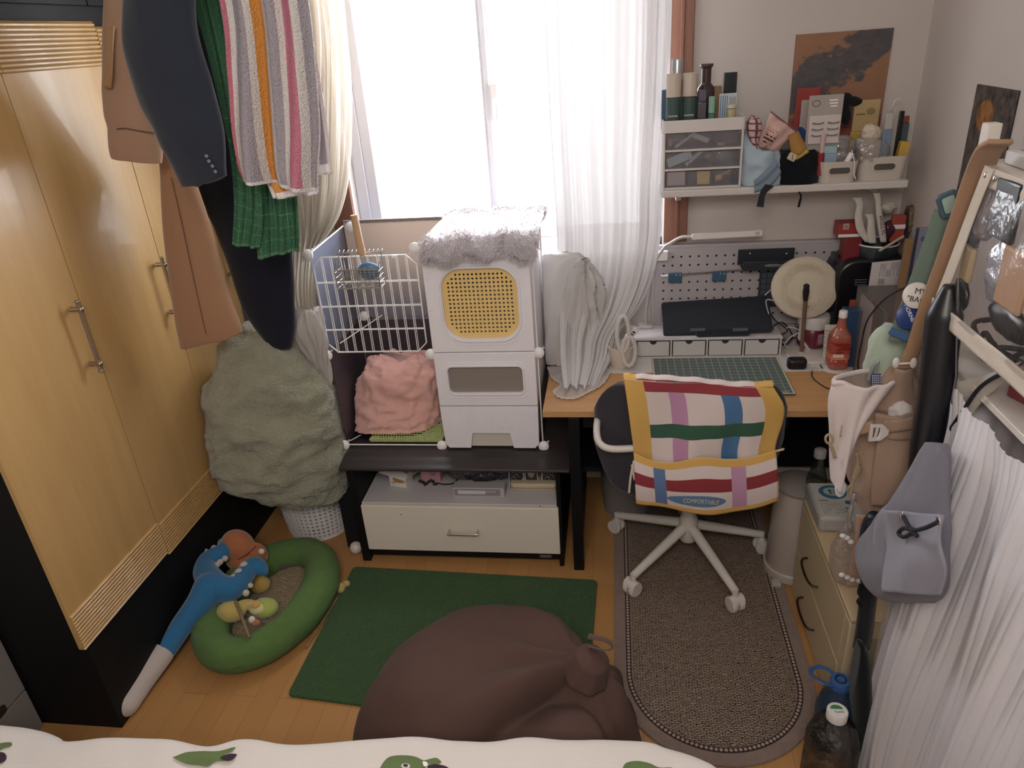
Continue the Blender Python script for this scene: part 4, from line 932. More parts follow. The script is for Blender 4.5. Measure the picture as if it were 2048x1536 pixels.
a, b = W(1176, 1272, Y=1.50), W(1222, 1292, Y=1.49)
lp = [a+V((0, 0, 0)), a.lerp(b, .6)+V((0, 0, .012)), b+V((0, 0, .012)), b+V((.002, -.004, -.006)), a.lerp(b, .6)+V((0, -.01, -.018)), a+V((0, -.01, -.028))]
MB().tube(cr(lp, 30), .010, 8, flat=(1, .25)).build('loop_strap', cloth('brown_strap', '#5a4238'), bb)
# ================================================================ pet bed
pc = V((-1.358, 2.05, 0)); prot = math.radians(-5)
pb = thing('pet_bed', 'oval green plush pet bed with woven tan centre by the wardrobe', 'pet bed', pc, prot)
def ov(a, rx, ry): x, y = rx*math.cos(a), ry*math.sin(a); return V((pc.x+x*math.cos(prot)-y*math.sin(prot), pc.y+x*math.sin(prot)+y*math.cos(prot), 0))
def tor(u, v):
    a = 2*PI*u; b = 2*PI*v; rr_ = .066+.005*math.sin(a*2+1); c = ov(a, .178, .288); o = ov(a, .178+.1, .288+.1)-c; o.normalize()
    p = c+o*rr_*math.cos(b)*1.05+V((0, 0, .064+rr_*math.sin(b)))
    return V((p.x, p.y, max(p.z, .001)))
m_pl = M('green_plush', '#5b8138', 1, var=.18, vs=30, bump=1, bsc=420, dist=.004, sheen=.08)
mb = MB(); mb.grid(tor, 90, 24, cu=True); mb.disp(.004, 14); mb.v = [(p[0], p[1], max(p[2], .001)) for p in mb.v]; mb.build('rim_cushion', m_pl, pb, ang=180)
MB().prism([tuple(ov(2*PI*i/60, .18, .285))[:2] for i in range(60)], .002, .03).build('woven_base', weave('tan_weave', '#c4ad8c', '#54402f', 52, 1.0), pb)
MB().tube([ov(2*PI*(i/40*.42+.52), .232, .350)+V((0, 0, .064)) for i in range(41)], .002, 5).build('seam', M('seam_green', '#38561f', 1), pb)
# ---- toys
def px(a, b, z): return W(a, b, Z=z)
p = px(480, 1108, .16); ot = thing('plush_toy', 'orange plush head with two white dots resting on the far bed rim', 'plush toy', (p.x, p.y, .1))
m_or = cloth('orange_plush', '#b0683a', .6, 300, .08, 20, .5)
mb = MB(); mb.ell((p.x-.008, p.y+.01, .185), (.072, .058, .082)); mb.ell((p.x+.062, p.y+.01, .15), (.050, .04, .055)); mb.ell((p.x+.01, p.y-.02, .14), (.066, .038, .04)); mb.build('body', m_or, ot, remesh=.005, sm=6)
for x, y in ((523, 1103), (463, 1117)):
    c = W(x, y, Y=p.y-.032); MB().ell(c, (.013, .01, .013)).build('eye', M('eye_white', '#d9d0c8', .6), ot)
MB().tube(cr([W(x, y, Y=p.y-.046) for x, y in ((474, 1120), (492, 1110), (512, 1092))], 14), .0016, 5).build('stitch', m_ink, ot)
p = px(519, 1165, .075); mb = MB(); mb.ell((p.x, p.y, .066), (.040, .036, .036)); mb.disp(.003, 30)
t = thing('chick_toy', 'small yellow plush chick in the bed beside the blue claw', 'plush toy', (p.x, p.y, .03)); m_ye = cloth('yellow_plush', '#c9a23a', .6, 300, .06, 20, .5)
mb.build('body', m_ye, t, ang=180); MB().lathe([(.005, 0), (.001, .012)], (0, 0, 0), 10, frameM((p.x+.022, p.y-.022, .055), (0, 0, 1), (1, .8, 0))).build('beak', M('beak', '#d98a3a', .6), t)
p = px(468, 1232, .10); t = thing('duck_toy', 'pale yellow plush duck lying on the near bed rim left of the avocado', 'plush toy', (p.x, p.y, .09)); m_py = cloth('pale_yellow_plush', '#c6ad55', .6, 300, .06, 20, .5)
mb = MB(); mb.ell((p.x-.008, p.y+.004, .118), (.056, .040, .040)); mb.ell((p.x+.045, p.y+.035, .125), (.045, .022, .020)); mb.build('body', m_py, t, remesh=.004, sm=5)
p = px(524, 1230, .10); t = thing('avocado_toy', 'lime half avocado plush with yellow stone in the near end of the bed', 'plush toy', (p.x, p.y, .09))
mb = MB(); mb.ell((p.x+.010, p.y+.012, .125), (.052, .042, .034)); mb.build('body', cloth('lime_plush', '#a3b04a', .5, 300, .06, 20, .4), t, ang=180)
mb = MB(); mb.ell((p.x-.004, p.y-.006, .140), (.034, .029, .020)); mb.build('flesh', cloth('cream_plush', '#c9c386', .5), t); MB().ell((p.x-.006, p.y-.010, .159), (.018, .017, .012)).build('stone', m_ye, t)
p2 = px(504, 1240, .13); MB().ell((p2.x, p2.y, .132), (.013, .013, .013)).build('pompom', M('white_pompom', '#d8cfc8', .9), t); p2 = px(512, 1247, .12); MB().ell((p2.x, p2.y, .124), (.016, .012, .010)).build('pompom', m_or, t)
a, b = px(471, 1202, .165), px(499, 1276, .142)
tag(MB().tube([a, a.lerp(b, .5)+V((0, 0, .004)), b], .0058, 8).build('toy_stick', wood('stick_brown', '#7d6846', '#8c7652', (30, 30, 4), .7)), 'short brown stick crossing the near rim of the pet bed', 'stick')
p = px(497, 1204, .05); mb = MB(); mb.ell((p.x, p.y, .045), (.012, .010, .008))
for k in range(6): a = PI*k/3; mb.tube([(p.x, p.y, .045), (p.x+.018*math.cos(a), p.y+.016*math.sin(a), .05), (p.x+.026*math.cos(a), p.y+.022*math.sin(a), .034)], .0012, 5)
tag(mb.build('insect_toy', m_blackplastic), 'tiny black insect toy on the woven bed centre', 'toy')
p = px(560, 1122, .06); mb = MB(); mb.ell((p.x+.0, p.y+.02, .055), (.07, .06, .018), nu=40, nv=20); mb.disp(.016, 20)
tag(mb.build('rag', cloth('grey_rag', '#5a5152', .5)), 'crumpled dark grey rag at the far end inside the pet bed', 'cloth')
p = px(684, 1170, .03); t = thing('feather_wand', 'stick toy with pale yellow plush ball between pet bed and green mat', 'cat toy', (p.x, p.y, 0))
mb = MB(); mb.ell((p.x-.004, p.y-.008, .022), (.018, .022, .020)); mb.ell((p.x+.008, p.y+.022, .018), (.016, .014, .014)); mb.build('plush_ball', m_py, t, ang=180)
a, b = px(674, 1196, .012), px(612, 1296, .006); MB().tube([a, b], .0045, 8).build('rod', wood('rod_tan', '#a5804a', '#94713e', (30, 30, 4), .6), t)
# blue claw plush
cw = thing('claw_plush', 'long blue plush claw with white spikes and white grip leaning on the pet bed', 'plush toy', px(330, 1300, .05))
m_bl = cloth('blue_plush', '#1f6fa3', .4, 300, .05, 12, .4); m_wp = cloth('white_plush', '#c3b6ae', .4, 300, .04, 12, .4)
S = [(px(253, 1408, .042), .042), (px(285, 1360, .050), .043), (px(328, 1302, .070), .043)]
def tb(mb, S, k=8, n=20): P = cr([s[0] for s in S], len(S)*k); Rr = [c.x for c in cr([V((s[1], 0, 0)) for s in S], len(S)*k)]; mb.tube(P, Rr, n)
mb = MB(); tb(mb, S); mb.ell(S[0][0], (.042, .042, .042)); mb.build('grip', m_wp, cw, remesh=.006, sm=5)
mb = MB()
tb(mb, [(px(328, 1302, .070), .042), (px(365, 1250, .11), .042), (px(398, 1208, .155), .050), (px(420, 1178, .18), .064), (px(430, 1164, .185), .052)])
tb(mb, [(px(428, 1168, .185), .052), (px(413, 1148, .19), .048), (px(410, 1128, .195), .042), (px(424, 1115, .2), .036), (px(440, 1108, .205), .036), (px(449, 1096, .205), .032), (px(443, 1082, .205), .016)])
tb(mb, [(px(428, 1170, .185), .052), (px(452, 1178, .18), .050), (px(472, 1172, .175), .044), (px(486, 1155, .175), .040), (px(498, 1138, .175), .037), (px(512, 1130, .175), .034), (px(524, 1138, .17), .026), (px(534, 1148, .165), .008)])
mb.v = [(max(FX+.008, q[0]), q[1], q[2]) for q in mb.v]; mb.build('claw', m_bl, cw, remesh=.006, sm=5)
for x, y, s_ in ((434, 1130, 1), (440, 1124, 1), (450, 1117, 1), (467, 1156, 1.2), (478, 1145, 1.3), (488, 1131, 1.3), (396, 1116, 1), (410, 1103, 1), (428, 1096, 1), (492, 1186, 1), (501, 1171, .8)):
    c = px(x, y, .205); MB().ell(c, (.0125*s_, .0125*s_, .012*s_)).build('spike', m_wp, cw)
# ================================================================ office chair
CC = V((.283, 2.42, 0)); ch = thing('office_chair', 'white framed office chair with dark shell at the desk', 'chair', CC)
m_cw = M('chair_white', '#d5cdc6', .4); m_cg = cloth('chair_charcoal', '#37343f', .4, 400, .04, 6, .2)
tips = [(.057, 2.206), (.432, 2.138), (-.004, 2.597), (.587, 2.483), (.30, 2.74)]
RZ = .0125
hubm = MB(); hubm.lathe([(.030, .115), (.036, .125), (.038, .20), (.034, .225), (.026, .235), (.026, .30)], (CC.x, CC.y, 0), 32); hubm.build('hub', m_cw, ch)
MB().lathe([(.022, .225), (.022, .36), (.014, .36), (.014, .45)], (CC.x, CC.y, 0), 24).build('gas_lift', m_cw, ch)
for x, y in tips:
    d = V((x-CC.x, y-CC.y, 0)).normalized(); a = CC+d*.03+V((0, 0, .185)); b = V((x, y, .098))-d*.004
    lg = MB(); lg.tube([a, a.lerp(b, .5), b], [.021, .0185, .0155], 12); lg.tube([b+V((0, 0, .010)), V((b.x, b.y, .055))], .0115, 12)
    lg = lg.build('leg', m_cw, ch, ang=50)
    c = MB(); s_ = V((-d.y, d.x, 0)); off = V((x, y, RZ+.0305))
    A = frameM(off, s_, (0, 0, 1)); B = frameM(off, d, (0, 0, 1))
    for k in (-1, 1): c.lathe([(.012, -.010), (.027, -.010), (.031, -.006), (.031, .006), (.027, .010), (.012, .010)], (0, 0, 0), 28, Matrix.Translation(s_*.016*k) @ frameM(off, d, (0, 0, 1)))
    c.build('caster', m_cw, lg, ang=40)
    hd_ = MB(); hd_.tube([off+V((0, 0, .012))-s_*.028, off+V((0, 0, .012))+s_*.028], .024, 16); hd_.build('caster_hood', m_cw, lg, ang=40)
# seat, shell and arms
MB().prism(rrect(CC.x-.25, 2.22, CC.x+.25, 2.66, .12, 10), .43, .50).build('seat', m_cg, ch, bevel=.025)
MB().box(CC.x-.12, CC.y-.1, .40, CC.x+.12, CC.y+.1, .43).build('seat_plate', m_blackplastic, ch, bevel=.01)
def shell(u, v):
    x = -.055+(.555+.055)*u; z = .475+.445*v; t = abs(u-.5)*2; s_ = 1-.10*max(0, (t-.55)/.45)**2
    z2 = .475+.445*(.5+(v-.5)*(s_ if t > .5 else 1)); zz = z2-(.10 if v > .5 else -.16)*max(0, (t-.72)/.28)**2.2*abs(v-.5)*2
    return V((x, 2.17+.13*t**2.4+.02*(1-v), zz))
MB().grid(shell, 40, 24).build('backrest', m_cg, ch, solid=.035, off=1, ang=180, bevel=0)
for sgn in (-1, 1):
    X_ = CC.x-.04+(.265 if sgn > 0 else -.31)
    pts = [(X_-sgn*.14, 2.155, .700), (X_-sgn*.05, 2.15, .700), (X_-sgn*.012, 2.17, .708), (X_, 2.205, .725), (X_, 2.25, .742), (X_-sgn*.004, 2.30, .735), (X_-sgn*.012, 2.34, .68), (X_-sgn*.03, 2.36, .56), (X_-sgn*.07, 2.37, .46)]
    MB().tube(cr(pts, 60), .0125, 12).build('armrest', m_cw, ch, ang=80)
# apron draped over the chair back
m_yl = '#d9a94a'
base = '#dccbc8'
top_marks = [('r', .28, .385, .10, .66, '#c28bb0'), ('r', .62, .735, .10, .66, '#4a78a8'), ('r', .12, .885, .365, .475, '#37604c'), ('r', .12, .885, .0, .105, '#9c3a42'), ('r', 0, .13, 0, 1, m_yl), ('r', .88, 1, 0, 1, m_yl)]
m_ap = paint('apron_upper', base, top_marks, .9, .4, 300)
ap = thing('apron', 'colourful striped apron with pocket draped over the office chair back', 'apron', (CC.x, 2.14, .46))
YA = 2.135
def pl(L, dy=0): return [W(a, b, Y=YA+dy) for a, b in L]
L = pl([(1247, 757), (1254, 800), (1262, 860), (1268, 905), (1272, 960), (1272, 1004)]); R = pl([(1548, 775), (1567, 810), (1566, 850), (1551, 905), (1556, 960), (1556, 1004)])
def af(u, v): return .008*math.sin(u*15+v*3)*v+.006*math.sin(u*31+2)*v+.012*max(0, (u-.88)/.12)*math.sin(v*9)+.006*math.sin(v*7+u*9)
mb = loft(L, R, 90, 80, af, bow=.012); mb.build('upper_cloth', m_ap, ap, solid=.003, off=1, ang=180)
# roll over the top edge and a short back flap
T = [(1247, 752), (1300, 752), (1390, 757), (1470, 766), (1548, 768)]
def roll(u, v):
    C0 = cr(pl(T), 60)[int(round(u*60))]; a = PI*v
    return C0+V((0, .002+.020*(1-math.cos(a)), .008*math.sin(a)+.003*math.sin(u*40)*math.sin(a)-.012))+V((0, -.012*math.sin(PI*u), 0))
MB().grid(roll, 60, 12).build('top_fold', paint('apron_fold', base, [('r', .12, .885, 0, .12, '#9c3a42'), ('r', 0, .13, 0, 1, m_yl), ('r', .88, 1, 0, 1, m_yl)], .9, .4, 300), ap, ang=180)
pk_m = [('r', 0, 1, .33, .56, '#94323a'), ('r', .19, .285, .13, .9, '#5f7ba8'), ('r', .70, .80, .10, .9, '#c491b4'), ('r', 0, 1, 0, .13, m_yl), ('r', 0, 1, .90, 1, m_yl), ('e', .47, .735, .185, .11, '#5a84a8')]
m_pk = paint('apron_pocket', base, pk_m, .9, .4, 300)
def pk_f(L_, R_):
    Tp = cr(pl([(1267, 905), (1300, 918), (1342, 922), (1403, 911), (1450, 915), (1500, 913), (1552, 900)], -.018), 80)
    Bt = cr(pl([(1272, 1006), (1306, 1010), (1350, 1017), (1410, 1024), (1455, 1024), (1503, 1016), (1556, 1000)], -.018), 80)
    def fn(u, v):
        k = int(round(u*80)); p = Tp[k].lerp(Bt[k], v); return p+V((0, -.012*math.sin(PI*u)-.014*math.sin(PI*v)-.006*math.sin(u*14+1)*v, 0))
    return fn
pf_ = pk_f(0, 0); pk2 = MB().grid(pf_, 80, 40).build('pocket', m_pk, ap, solid=.003, off=1, ang=180)
tp_ = pf_(.47, .72); text('lettering', 'COMFORTABLE', tp_+V((0, -.0045, .0)), (1, 0, -.06), (0, -.1, 1), .026, M('cream_print', '#d9c3a8', .8), pk2, .0006, .118)
c = MB(); k = pl([(1268, 922), (1262, 950), (1258, 985)], -.02); c.tube(cr(k, 12), .004, 8); k = pl([(1268, 922), (1276, 945), (1270, 960), (1264, 930)], -.02); c.tube(cr(k, 16), .004, 8); k = pl([(1266, 928), (1274, 960), (1280, 985)], -.018); c.tube(cr(k, 12), .0035, 8)
c.build('tie', M('cream_cord', '#d8c9b4', .9), ap)
k = [W(1549, 903, Y=YA), W(1568, 898, Y=YA-.01)]; MB().tube(k, .007, 8, flat=(1, .4)).build('tie', M('cream_cord2', '#d8c18a', .9), ap)
# ================================================================ bins
def binlike(name, label, c, r0, r1, h, mat, lid=None):
    t = thing(name, label, 'bin', c)
    MB().lathe([(r0-.004, .03), (r0, .036), (r1, h)], c, 48).build('body', mat, t); MB().lathe([(r0+.006, .012), (r0+.008, .045), (r0+.002, .05)], c, 48).build('base_ring', mat, t)
    if lid: MB().lathe([(r1+.002, h), (r1+.003, h+.012), (r1-.02, h+.024), (.01, h+.028)], c, 48).build('lid', lid, t)
    return t
pbn = binlike('pedal_bin', 'tall off-white pedal bin between office chair and drawer chest', (.684, 2.385, 0), .100, .092, .40, M('bin_white', '#b8aba1', .35), M('bin_lid', '#8e847e', .4))
MB().box(.59, 2.27, .004, .625, 2.30, .026).build('pedal', plastic('pedal_grey', '#b3aaa2'), pbn, bevel=.003)
c = W(1228, 1020, Z=.0); mb = MB()
gb = thing('waste_bin', 'grey tapered waste bin under the desk behind the chair arm', 'bin', (.045, 2.80, 0))
mb = MB().lathe([(.105, 0), (.13, .38), (.136, .385), (.130, .39), (.126, .38), (.10, .01)], (.045, 2.80, 0), 48); mb.build('body', M('bin_grey', '#8d8684', .5), gb)
# ================================================================ things on the desk
def Lb(o, label, cat, group=None): return tag(o, label, cat, group)
bt = DZ
b0, b1 = W(1222, 746, Z=bt), W(1652, 733, Z=bt)
Lb(MB().box(-.03, 2.668, bt, .80, 3.0, bt+.005).build('desk_board', M('white_board', '#cfc9c6', .45), bevel=.002), 'thin white board covering the back of the desk', 'board')
MT = bt+.005
# cutting mat with a cream grid
def gridmat(name, base, line, nu, nv, w, brd):
    m, nt, bs, out = nodes(name); tc = N(nt, 'ShaderNodeTexCoord'); sp = N(nt, 'ShaderNodeSeparateXYZ'); nt.links.new(tc.outputs['UV'], sp.inputs[0])
    fs = []
    for s_, n in ((sp.outputs[0], nu), (sp.outputs[1], nv)): fs.append(math_(nt, 'LESS_THAN', math_(nt, 'FRACT', math_(nt, 'MULTIPLY', s_, float(n))), w))
    g = math_(nt, 'MAXIMUM', fs[0], fs[1])
    ed = None
    for s_, b in ((sp.outputs[0], brd[0]), (sp.outputs[1], brd[1])):
        e = math_(nt, 'MAXIMUM', math_(nt, 'LESS_THAN', s_, b), math_(nt, 'GREATER_THAN', s_, 1-b)); ed = e if ed is None else math_(nt, 'MAXIMUM', ed, e)
    c = mixc(nt, g, lin(base), lin(line)); c = mixc(nt, ed, c, lin('#c9c0a8')); nt.links.new(c, bs.inputs['Base Color']); bs.inputs['Roughness'].default_value = .6; return m
cm = thing('cutting_mat', 'green gridded cutting mat on the desk in front of the drawers', 'cutting mat', (.395, 2.63, MT))
MB().box(.146, 2.462, MT, .648, 2.80, MT+.003).build('mat_body', M('mat_edge', '#4b544f', .6), cm)
MB().quad((.147, 2.799, MT+.0034), (.647, 2.799, MT+.0034), (.647, 2.463, MT+.0034), (.147, 2.463, MT+.0034)).build('grid_print', gridmat('mat_grid', '#56655f', '#9aa49c', 17, 12, .09, (.012, .02)), cm, smooth=False)
MB().box(.16, 2.475, MT+.003, .63, 2.481, MT+.0038).build('ruler_line', M('mat_cream', '#b9b096', .6), cm)
# white four-drawer desk organiser
og = thing('desk_organizer', 'long white organiser with four little drawers under the black bag', 'organizer', (.37, 2.9, MT))
ox0, ox1, oy0, oy1, oh = .062, .668, 2.812, 2.985, .078
m_ow = M('organizer_white', '#cfc8c8', .5)
MB().box(ox0, oy0+.004, MT+oh-.004, ox1, oy1, MT+oh).box(ox0, oy0+.004, MT, ox1, oy1, MT+.003).box(ox0, oy1-.003, MT, ox1, oy1, MT+oh).build('case', m_ow, og)
for i in range(5):
    x = ox0+.02+(ox1-.008-ox0-.02)*i/4; MB().box(x-.003, oy0, MT, x+.003, oy1, MT+oh-.004).build('divider', m_ow, og)
for i in range(4):
    x0 = ox0+.02+(ox1-.008-ox0-.02)*i/4+.008; x1 = ox0+.02+(ox1-.008-ox0-.02)*(i+1)/4-.008; cx = (x0+x1)/2; z0, z1 = MT+.006, MT+oh-.008
    pts = [(x0, z0), (x1, z0), (x1, z1), (cx+.014, z1)]+[(cx+.014*math.cos(a), z1-.014*math.sin(a)) for a in [PI*k/10 for k in range(1, 10)]]+[(cx-.014, z1), (x0, z1)]
    d = MB().prism(pts, -.006, -.002, frameM((0, oy0, 0), (1, 0, 0), (0, 0, 1))).build('drawer', m_ow, og, smooth=False)
    MB().prism([(cx+.013*math.cos(a), z1-.013*math.sin(a)) for a in [PI*k/10 for k in range(11)]], -.0075, -.0065, frameM((0, oy0, 0), (1, 0, 0), (0, 0, 1))).build('notch_shade', M('shadow_card', '#3a3036', .8), d)  # dark half disc paints the shade inside the notch
    MB().ring([(x0-.003, z0-.002), (x1+.003, z0-.002), (x1+.003, z1+.003), (x0-.003, z1+.003)], [(x0-.0012, z0-.0006), (x1+.0012, z0-.0006), (x1+.0012, z1+.0012), (x0-.0012, z1+.0012)], -.003, -.0015, frameM((0, oy0, 0), (1, 0, 0), (0, 0, 1))).build('drawer_gap', m_dark, d)
# black laptop bag leaning on the organiser
OT = MT+oh
lbg = thing('laptop_bag', 'flat black laptop bag leaning on top of the white organiser', 'bag', (.37, 2.88, OT))
m_lap = cloth('black_nylon', '#2b2d35', .35, 500, .05, 6, .2)
A, B, C_, D = W(1314, 606, Y=2.975), W(1528, 592, Y=2.975), W(1556, 657, Y=2.85), W(1333, 672, Y=2.85)
nrm = (B-A).cross(D-A).normalized(); nrm = -nrm if nrm.y > 0 else nrm
Mx = frameM((A+C_)/2, B-A, A-D)
w, h = (B-A).length, (A-D).length
MB().prism(rrect(-w/2, -h/2, w/2, h/2, .012), -.03, 0, Mx).build('body', m_lap, lbg, bevel=.006)
p = W(1450, 668, Y=2.84); MB().prism(rrect(-.115, -.018, .10, .016, .012), -.004, .012, frameM(p+V((0, .01, .004)), (1, 0, .02), (0, .5, 1))).build('handle_flap', m_lap, lbg, bevel=.003)
for x in (1395, 1480): q = W(x, 664, Y=2.835); MB().prism(rrect(-.03, -.006, .03, .006, .003), .012, .014, frameM(q+V((0, .008, .006)), (1, 0, .02), (0, .5, 1))).build('grey_band', M('grey_band', '#55565e', .7), lbg)
# pegboard
pgx0, pgx1, pgz0, pgz1 = .155, .93, .80, 1.16
pg = thing('pegboard', 'white pegboard against the wall behind the desk', 'pegboard', ((pgx0+pgx1)/2, 3.03, pgz0))
mb = MB(); mb.holes(pgx1-pgx0-.02, pgz1-pgz0-.02, .004, 20, 8, .0356, .037, .0048, frameM(((pgx0+pgx1)/2, 3.028, (pgz0+pgz1)/2), (1, 0, 0), (0, 0, 1)), None, 8)
mb.build('perforated_sheet', M('peg_white', '#b9b1b4', .5), pg, smooth=False)
MB().box(pgx0, 3.0455, pgz0, pgx1, 3.0495, pgz1).build('backing', M('peg_dark', '#2e2a30', .8), pg)
MB().ring(rrect(pgx0, pgz0, pgx1, pgz1, .01), rrect(pgx0+.012, pgz0+.012, pgx1-.012, pgz1-.012, .006), -.02, .004, frameM((0, 3.028, 0), (1, 0, 0), (0, 0, 1))).build('frame', M('peg_frame', '#bcb4b7', .5), pg, bevel=.002)
for x in (pgx0+.05, pgx1-.05): MB().box(x-.006, 2.99, MT, x+.006, 3.02, pgz0+.02).build('foot', m_white, pg)
a, b = W(1322, 552, Y=2.99), W(1482, 540, Y=2.99)
MB().tube([V((a.x, 2.99, a.z)), V((b.x, 2.99, b.z))], .0035, 8).build('hanging_rod', M('brown_rod', '#6d5b57', .4), pg)
MB().tube([V((a.x, 2.99, a.z)), V((a.x+.035, 2.988, a.z+.002))], .0055, 8).build('rod_end', m_white, pg)
for x, y in ((1350, 554), (1438, 551)):
    p = W(x, y, Y=2.985); MB().box(p.x-.028, 2.975, p.z-.022, p.x+.028, 2.986, p.z+.02).build('peg_clip', M('petrol_plastic', '#3b5f7c', .5), pg, bevel=.003)
    for s_ in (-1, 1): MB().ell((p.x+.012+.008*s_, 2.973, p.z+.012), (.0025, .0015, .0025)).build('clip_rivet', m_white, pg)
A = W(1478, 520, Y=2.97); B = W(1592, 515, Y=2.97)
hold = thing('pegboard_tray', 'dark slate holder tray hanging on the pegboard', 'tray', ((A.x+B.x)/2, 2.98, A.z-.03))
t = MB(); t.box(A.x, 3.0, A.z-.03, B.x, 3.005, A.z+.035).box(A.x+.012, 2.94, A.z-.038, B.x, 3.003, A.z-.032).box(A.x+.012, 2.938, A.z-.038, B.x, 2.943, A.z-.0)
t.build('tray', M('slate_plastic', '#2d3039', .4), hold, bevel=.002)
for x in (1500, 1573): p = W(x, 507, Y=2.998); MB().ell((p.x, 2.998, p.z), (.003, .002, .003)).build('rivet', m_whitemetal, hold)
p = W(1545, 529, Y=2.96); MB().ell((p.x, 2.955, p.z+.002), (.07, .02, .013)).build('oval_dish', M('grey_dish', '#6a7078', .3), hold)
kA, kB = W(1520, 545, Y=3.0), W(1600, 612, Y=3.0)
kt = thing('keyboard', 'dark slate small keyboard hanging on the pegboard behind the cream disc', 'keyboard', ((kA.x+kB.x)/2, 3.0, kB.z))
MB().box(kA.x, 3.0, kB.z, kB.x, 3.006, kA.z).build('body', M('slate_body', '#3c3f4a', .5), kt, bevel=.002); MB().quad((kA.x+.004, 2.9994, kA.z-.004), (kB.x-.004, 2.9994, kA.z-.004), (kB.x-.004, 2.9994, kB.z+.004), (kA.x+.004, 2.9994, kB.z+.004)).build('keys', gridmat('keys', '#484c58', '#23252c', 7, 6, .14, (0, 0)), kt, smooth=False)
# LED lamp bar with its arm
lp = thing('desk_lamp', 'white bar lamp on a slim bent arm above the pegboard', 'lamp', (.25, 2.96, MT))
A, B = W(1383, 474, Y=2.93), W(1525, 466, Y=2.93)
Mx = frameM(A, B-A, (0, .3, 1)); L_ = (B-A).length
MB().prism(rrect(0, -.013, L_, .013, .008), -.012, .012, Mx).build('lamp_head', M('lamp_white', '#d9d2cf', .35), lp, bevel=.004)
MB().prism(rrect(L_-.03, -.008, L_-.012, .006, .004), .012, .0135, Mx).build('switch', M('lamp_grey', '#b3aca9', .4), lp)
pts = [A, W(1362, 475, Y=2.94), W(1340, 487, Y=2.95), W(1327, 497, Y=2.955), W(1308, 530, Y=2.96), W(1295, 600, Y=2.965), V((W(1291, 640, Y=2.965).x, 2.965, .88)), V((W(1291, 660, Y=2.965).x, 2.965, OT+.005))]
MB().tube(cr(pts, 40), .0065, 10).build('arm', M('lamp_arm', '#c4bebd', .4), lp, ang=80)
q = pts[-1]; MB().prism(rrect(q.x-.03, q.y-.03, q.x+.03, q.y+.018, .01), OT, OT+.012).build('base', M('lamp_arm2', '#c4bebd', .4), lp, bevel=.003)
# round cream disc mirror on its base
mr = thing('vanity_mirror', 'round cream textured mirror back on a round white base', 'mirror', (.775, 2.83, MT))
bc2 = W(1622, 706, Z=MT+.006)
MB().lathe([(.098, 0), (.1, .004), (.096, .009), (.02, .011)], (bc2.x, bc2.y, MT), 48).build('base', M('mirror_base', '#d2c8bf', .4), mr)
dc = W(1611, 575, Y=2.86)
def disc(u, v):
    r = .131*v; k = .0014*math.sin(v*150)*(v > .45)
    return V((r*math.cos(2*PI*u), r*math.sin(2*PI*u)*.93, .018*math.sqrt(max(0, 1-v*v))+k))
Mx = frameM(dc, (1, .12, -.05), (0, .35, 1)); mb = MB(); mb.grid(lambda u, v: disc(u, v), 72, 50, cu=True, M=Mx); mb.ring([(.131*math.cos(2*PI*i/72), .122*math.sin(2*PI*i/72)) for i in range(72)], [(.11*math.cos(2*PI*i/72), .102*math.sin(2*PI*i/72)) for i in range(72)], -.016, .0, Mx)
m, nt, bs, out = nodes('cream_ribbed'); bs.inputs['Base Color'].default_value = lin('#dccdb6'); bs.inputs['Roughness'].default_value = .6
wv = N(nt, 'ShaderNodeTexWave'); wv.inputs['Scale'].default_value = 90; wv.inputs['Distortion'].default_value = 3; wv.inputs['Detail Scale'].default_value = 1.2; nt.links.new(mapped(nt, (1, 1, 1), (.3, .4, .5)), wv.inputs['Vector']); addbump(nt, bs, wv.outputs[0], .6, .002)
mb.build('disc', m, mr, ang=60)
MB().prism([(.11*math.cos(2*PI*i/48), .102*math.sin(2*PI*i/48)) for i in range(48)], -.013, -.011, Mx).build('glass', M('mirror_glass', '#c8ccd0', .05, 1), mr)
s0 = Mx @ V((0, -.10, -.014)); MB().tube([s0, V((s0.x, s0.y+.015, MT+.06)), V((bc2.x, bc2.y+.03, MT+.008))], .008, 10).build('stand', M('stand_cream', '#cfc3b4', .4), mr)
MB().ell(Mx @ V((.006, -.075, .017)), (.004, .002, .0015)).build('power_button', m_ink, mr)
a, b = W(1603, 704, Z=MT+.012), W(1613, 572, Y=2.74)
br = thing('makeup_brush', 'brown makeup brush with dark head standing upright before the cream disc', 'brush', a)
MB().tube([a, a.lerp(b, .85)], [.0075, .0085], 12).build('handle', M('brown_lacquer', '#7b5d4e', .35), br)
MB().tube([a.lerp(b, .80), a.lerp(b, .92), b], [.009, .0125, .010], 12).ell(b, (.0115, .0115, .009)).build('bristle_head', M('dark_bristle', '#231a1a', .8), br, ang=80)
MB().lathe([(.012, 0), (.012, .004), (.006, .006)], (a.x, a.y, MT+.011), 16).build('brush_stand', M('stand_steel', '#b5aca4', .3), br)
# white rope-handled pot
p = W(1242, 738, Z=MT); rp = thing('cotton_basket', 'cream pot with fluffy white rope handles at the curtain', 'basket', (p.x, p.y+.04, MT))
MB().lathe([(.044, 0), (.050, .01), (.054, .08), (.056, .088), (.050, .088), (.046, .012)], (p.x, p.y+.045, MT), 36).build('body', M('cream_pot', '#d9ccbf', .7, bump=.4, bsc=200), rp)
m_rope = cloth('white_rope', '#d6cfca', .9, 400, .05, 20, .5)
for px_, py_, w, h in ((1246, 668, 12, 36), (1258, 702, 13, 30)):
    pts = [W(px_+w*math.cos(2*PI*k/16), py_+h*math.sin(2*PI*k/16), Y=p.y-.012) for k in range(16)]
    MB().tube(pts, .0085, 10, closed=True).build('rope_handle', m_rope, rp, ang=180)
p2 = W(1266, 665, Y=2.80); Mx = frameM(p2, (.6, 0, .8), (-.8, 0, .6))
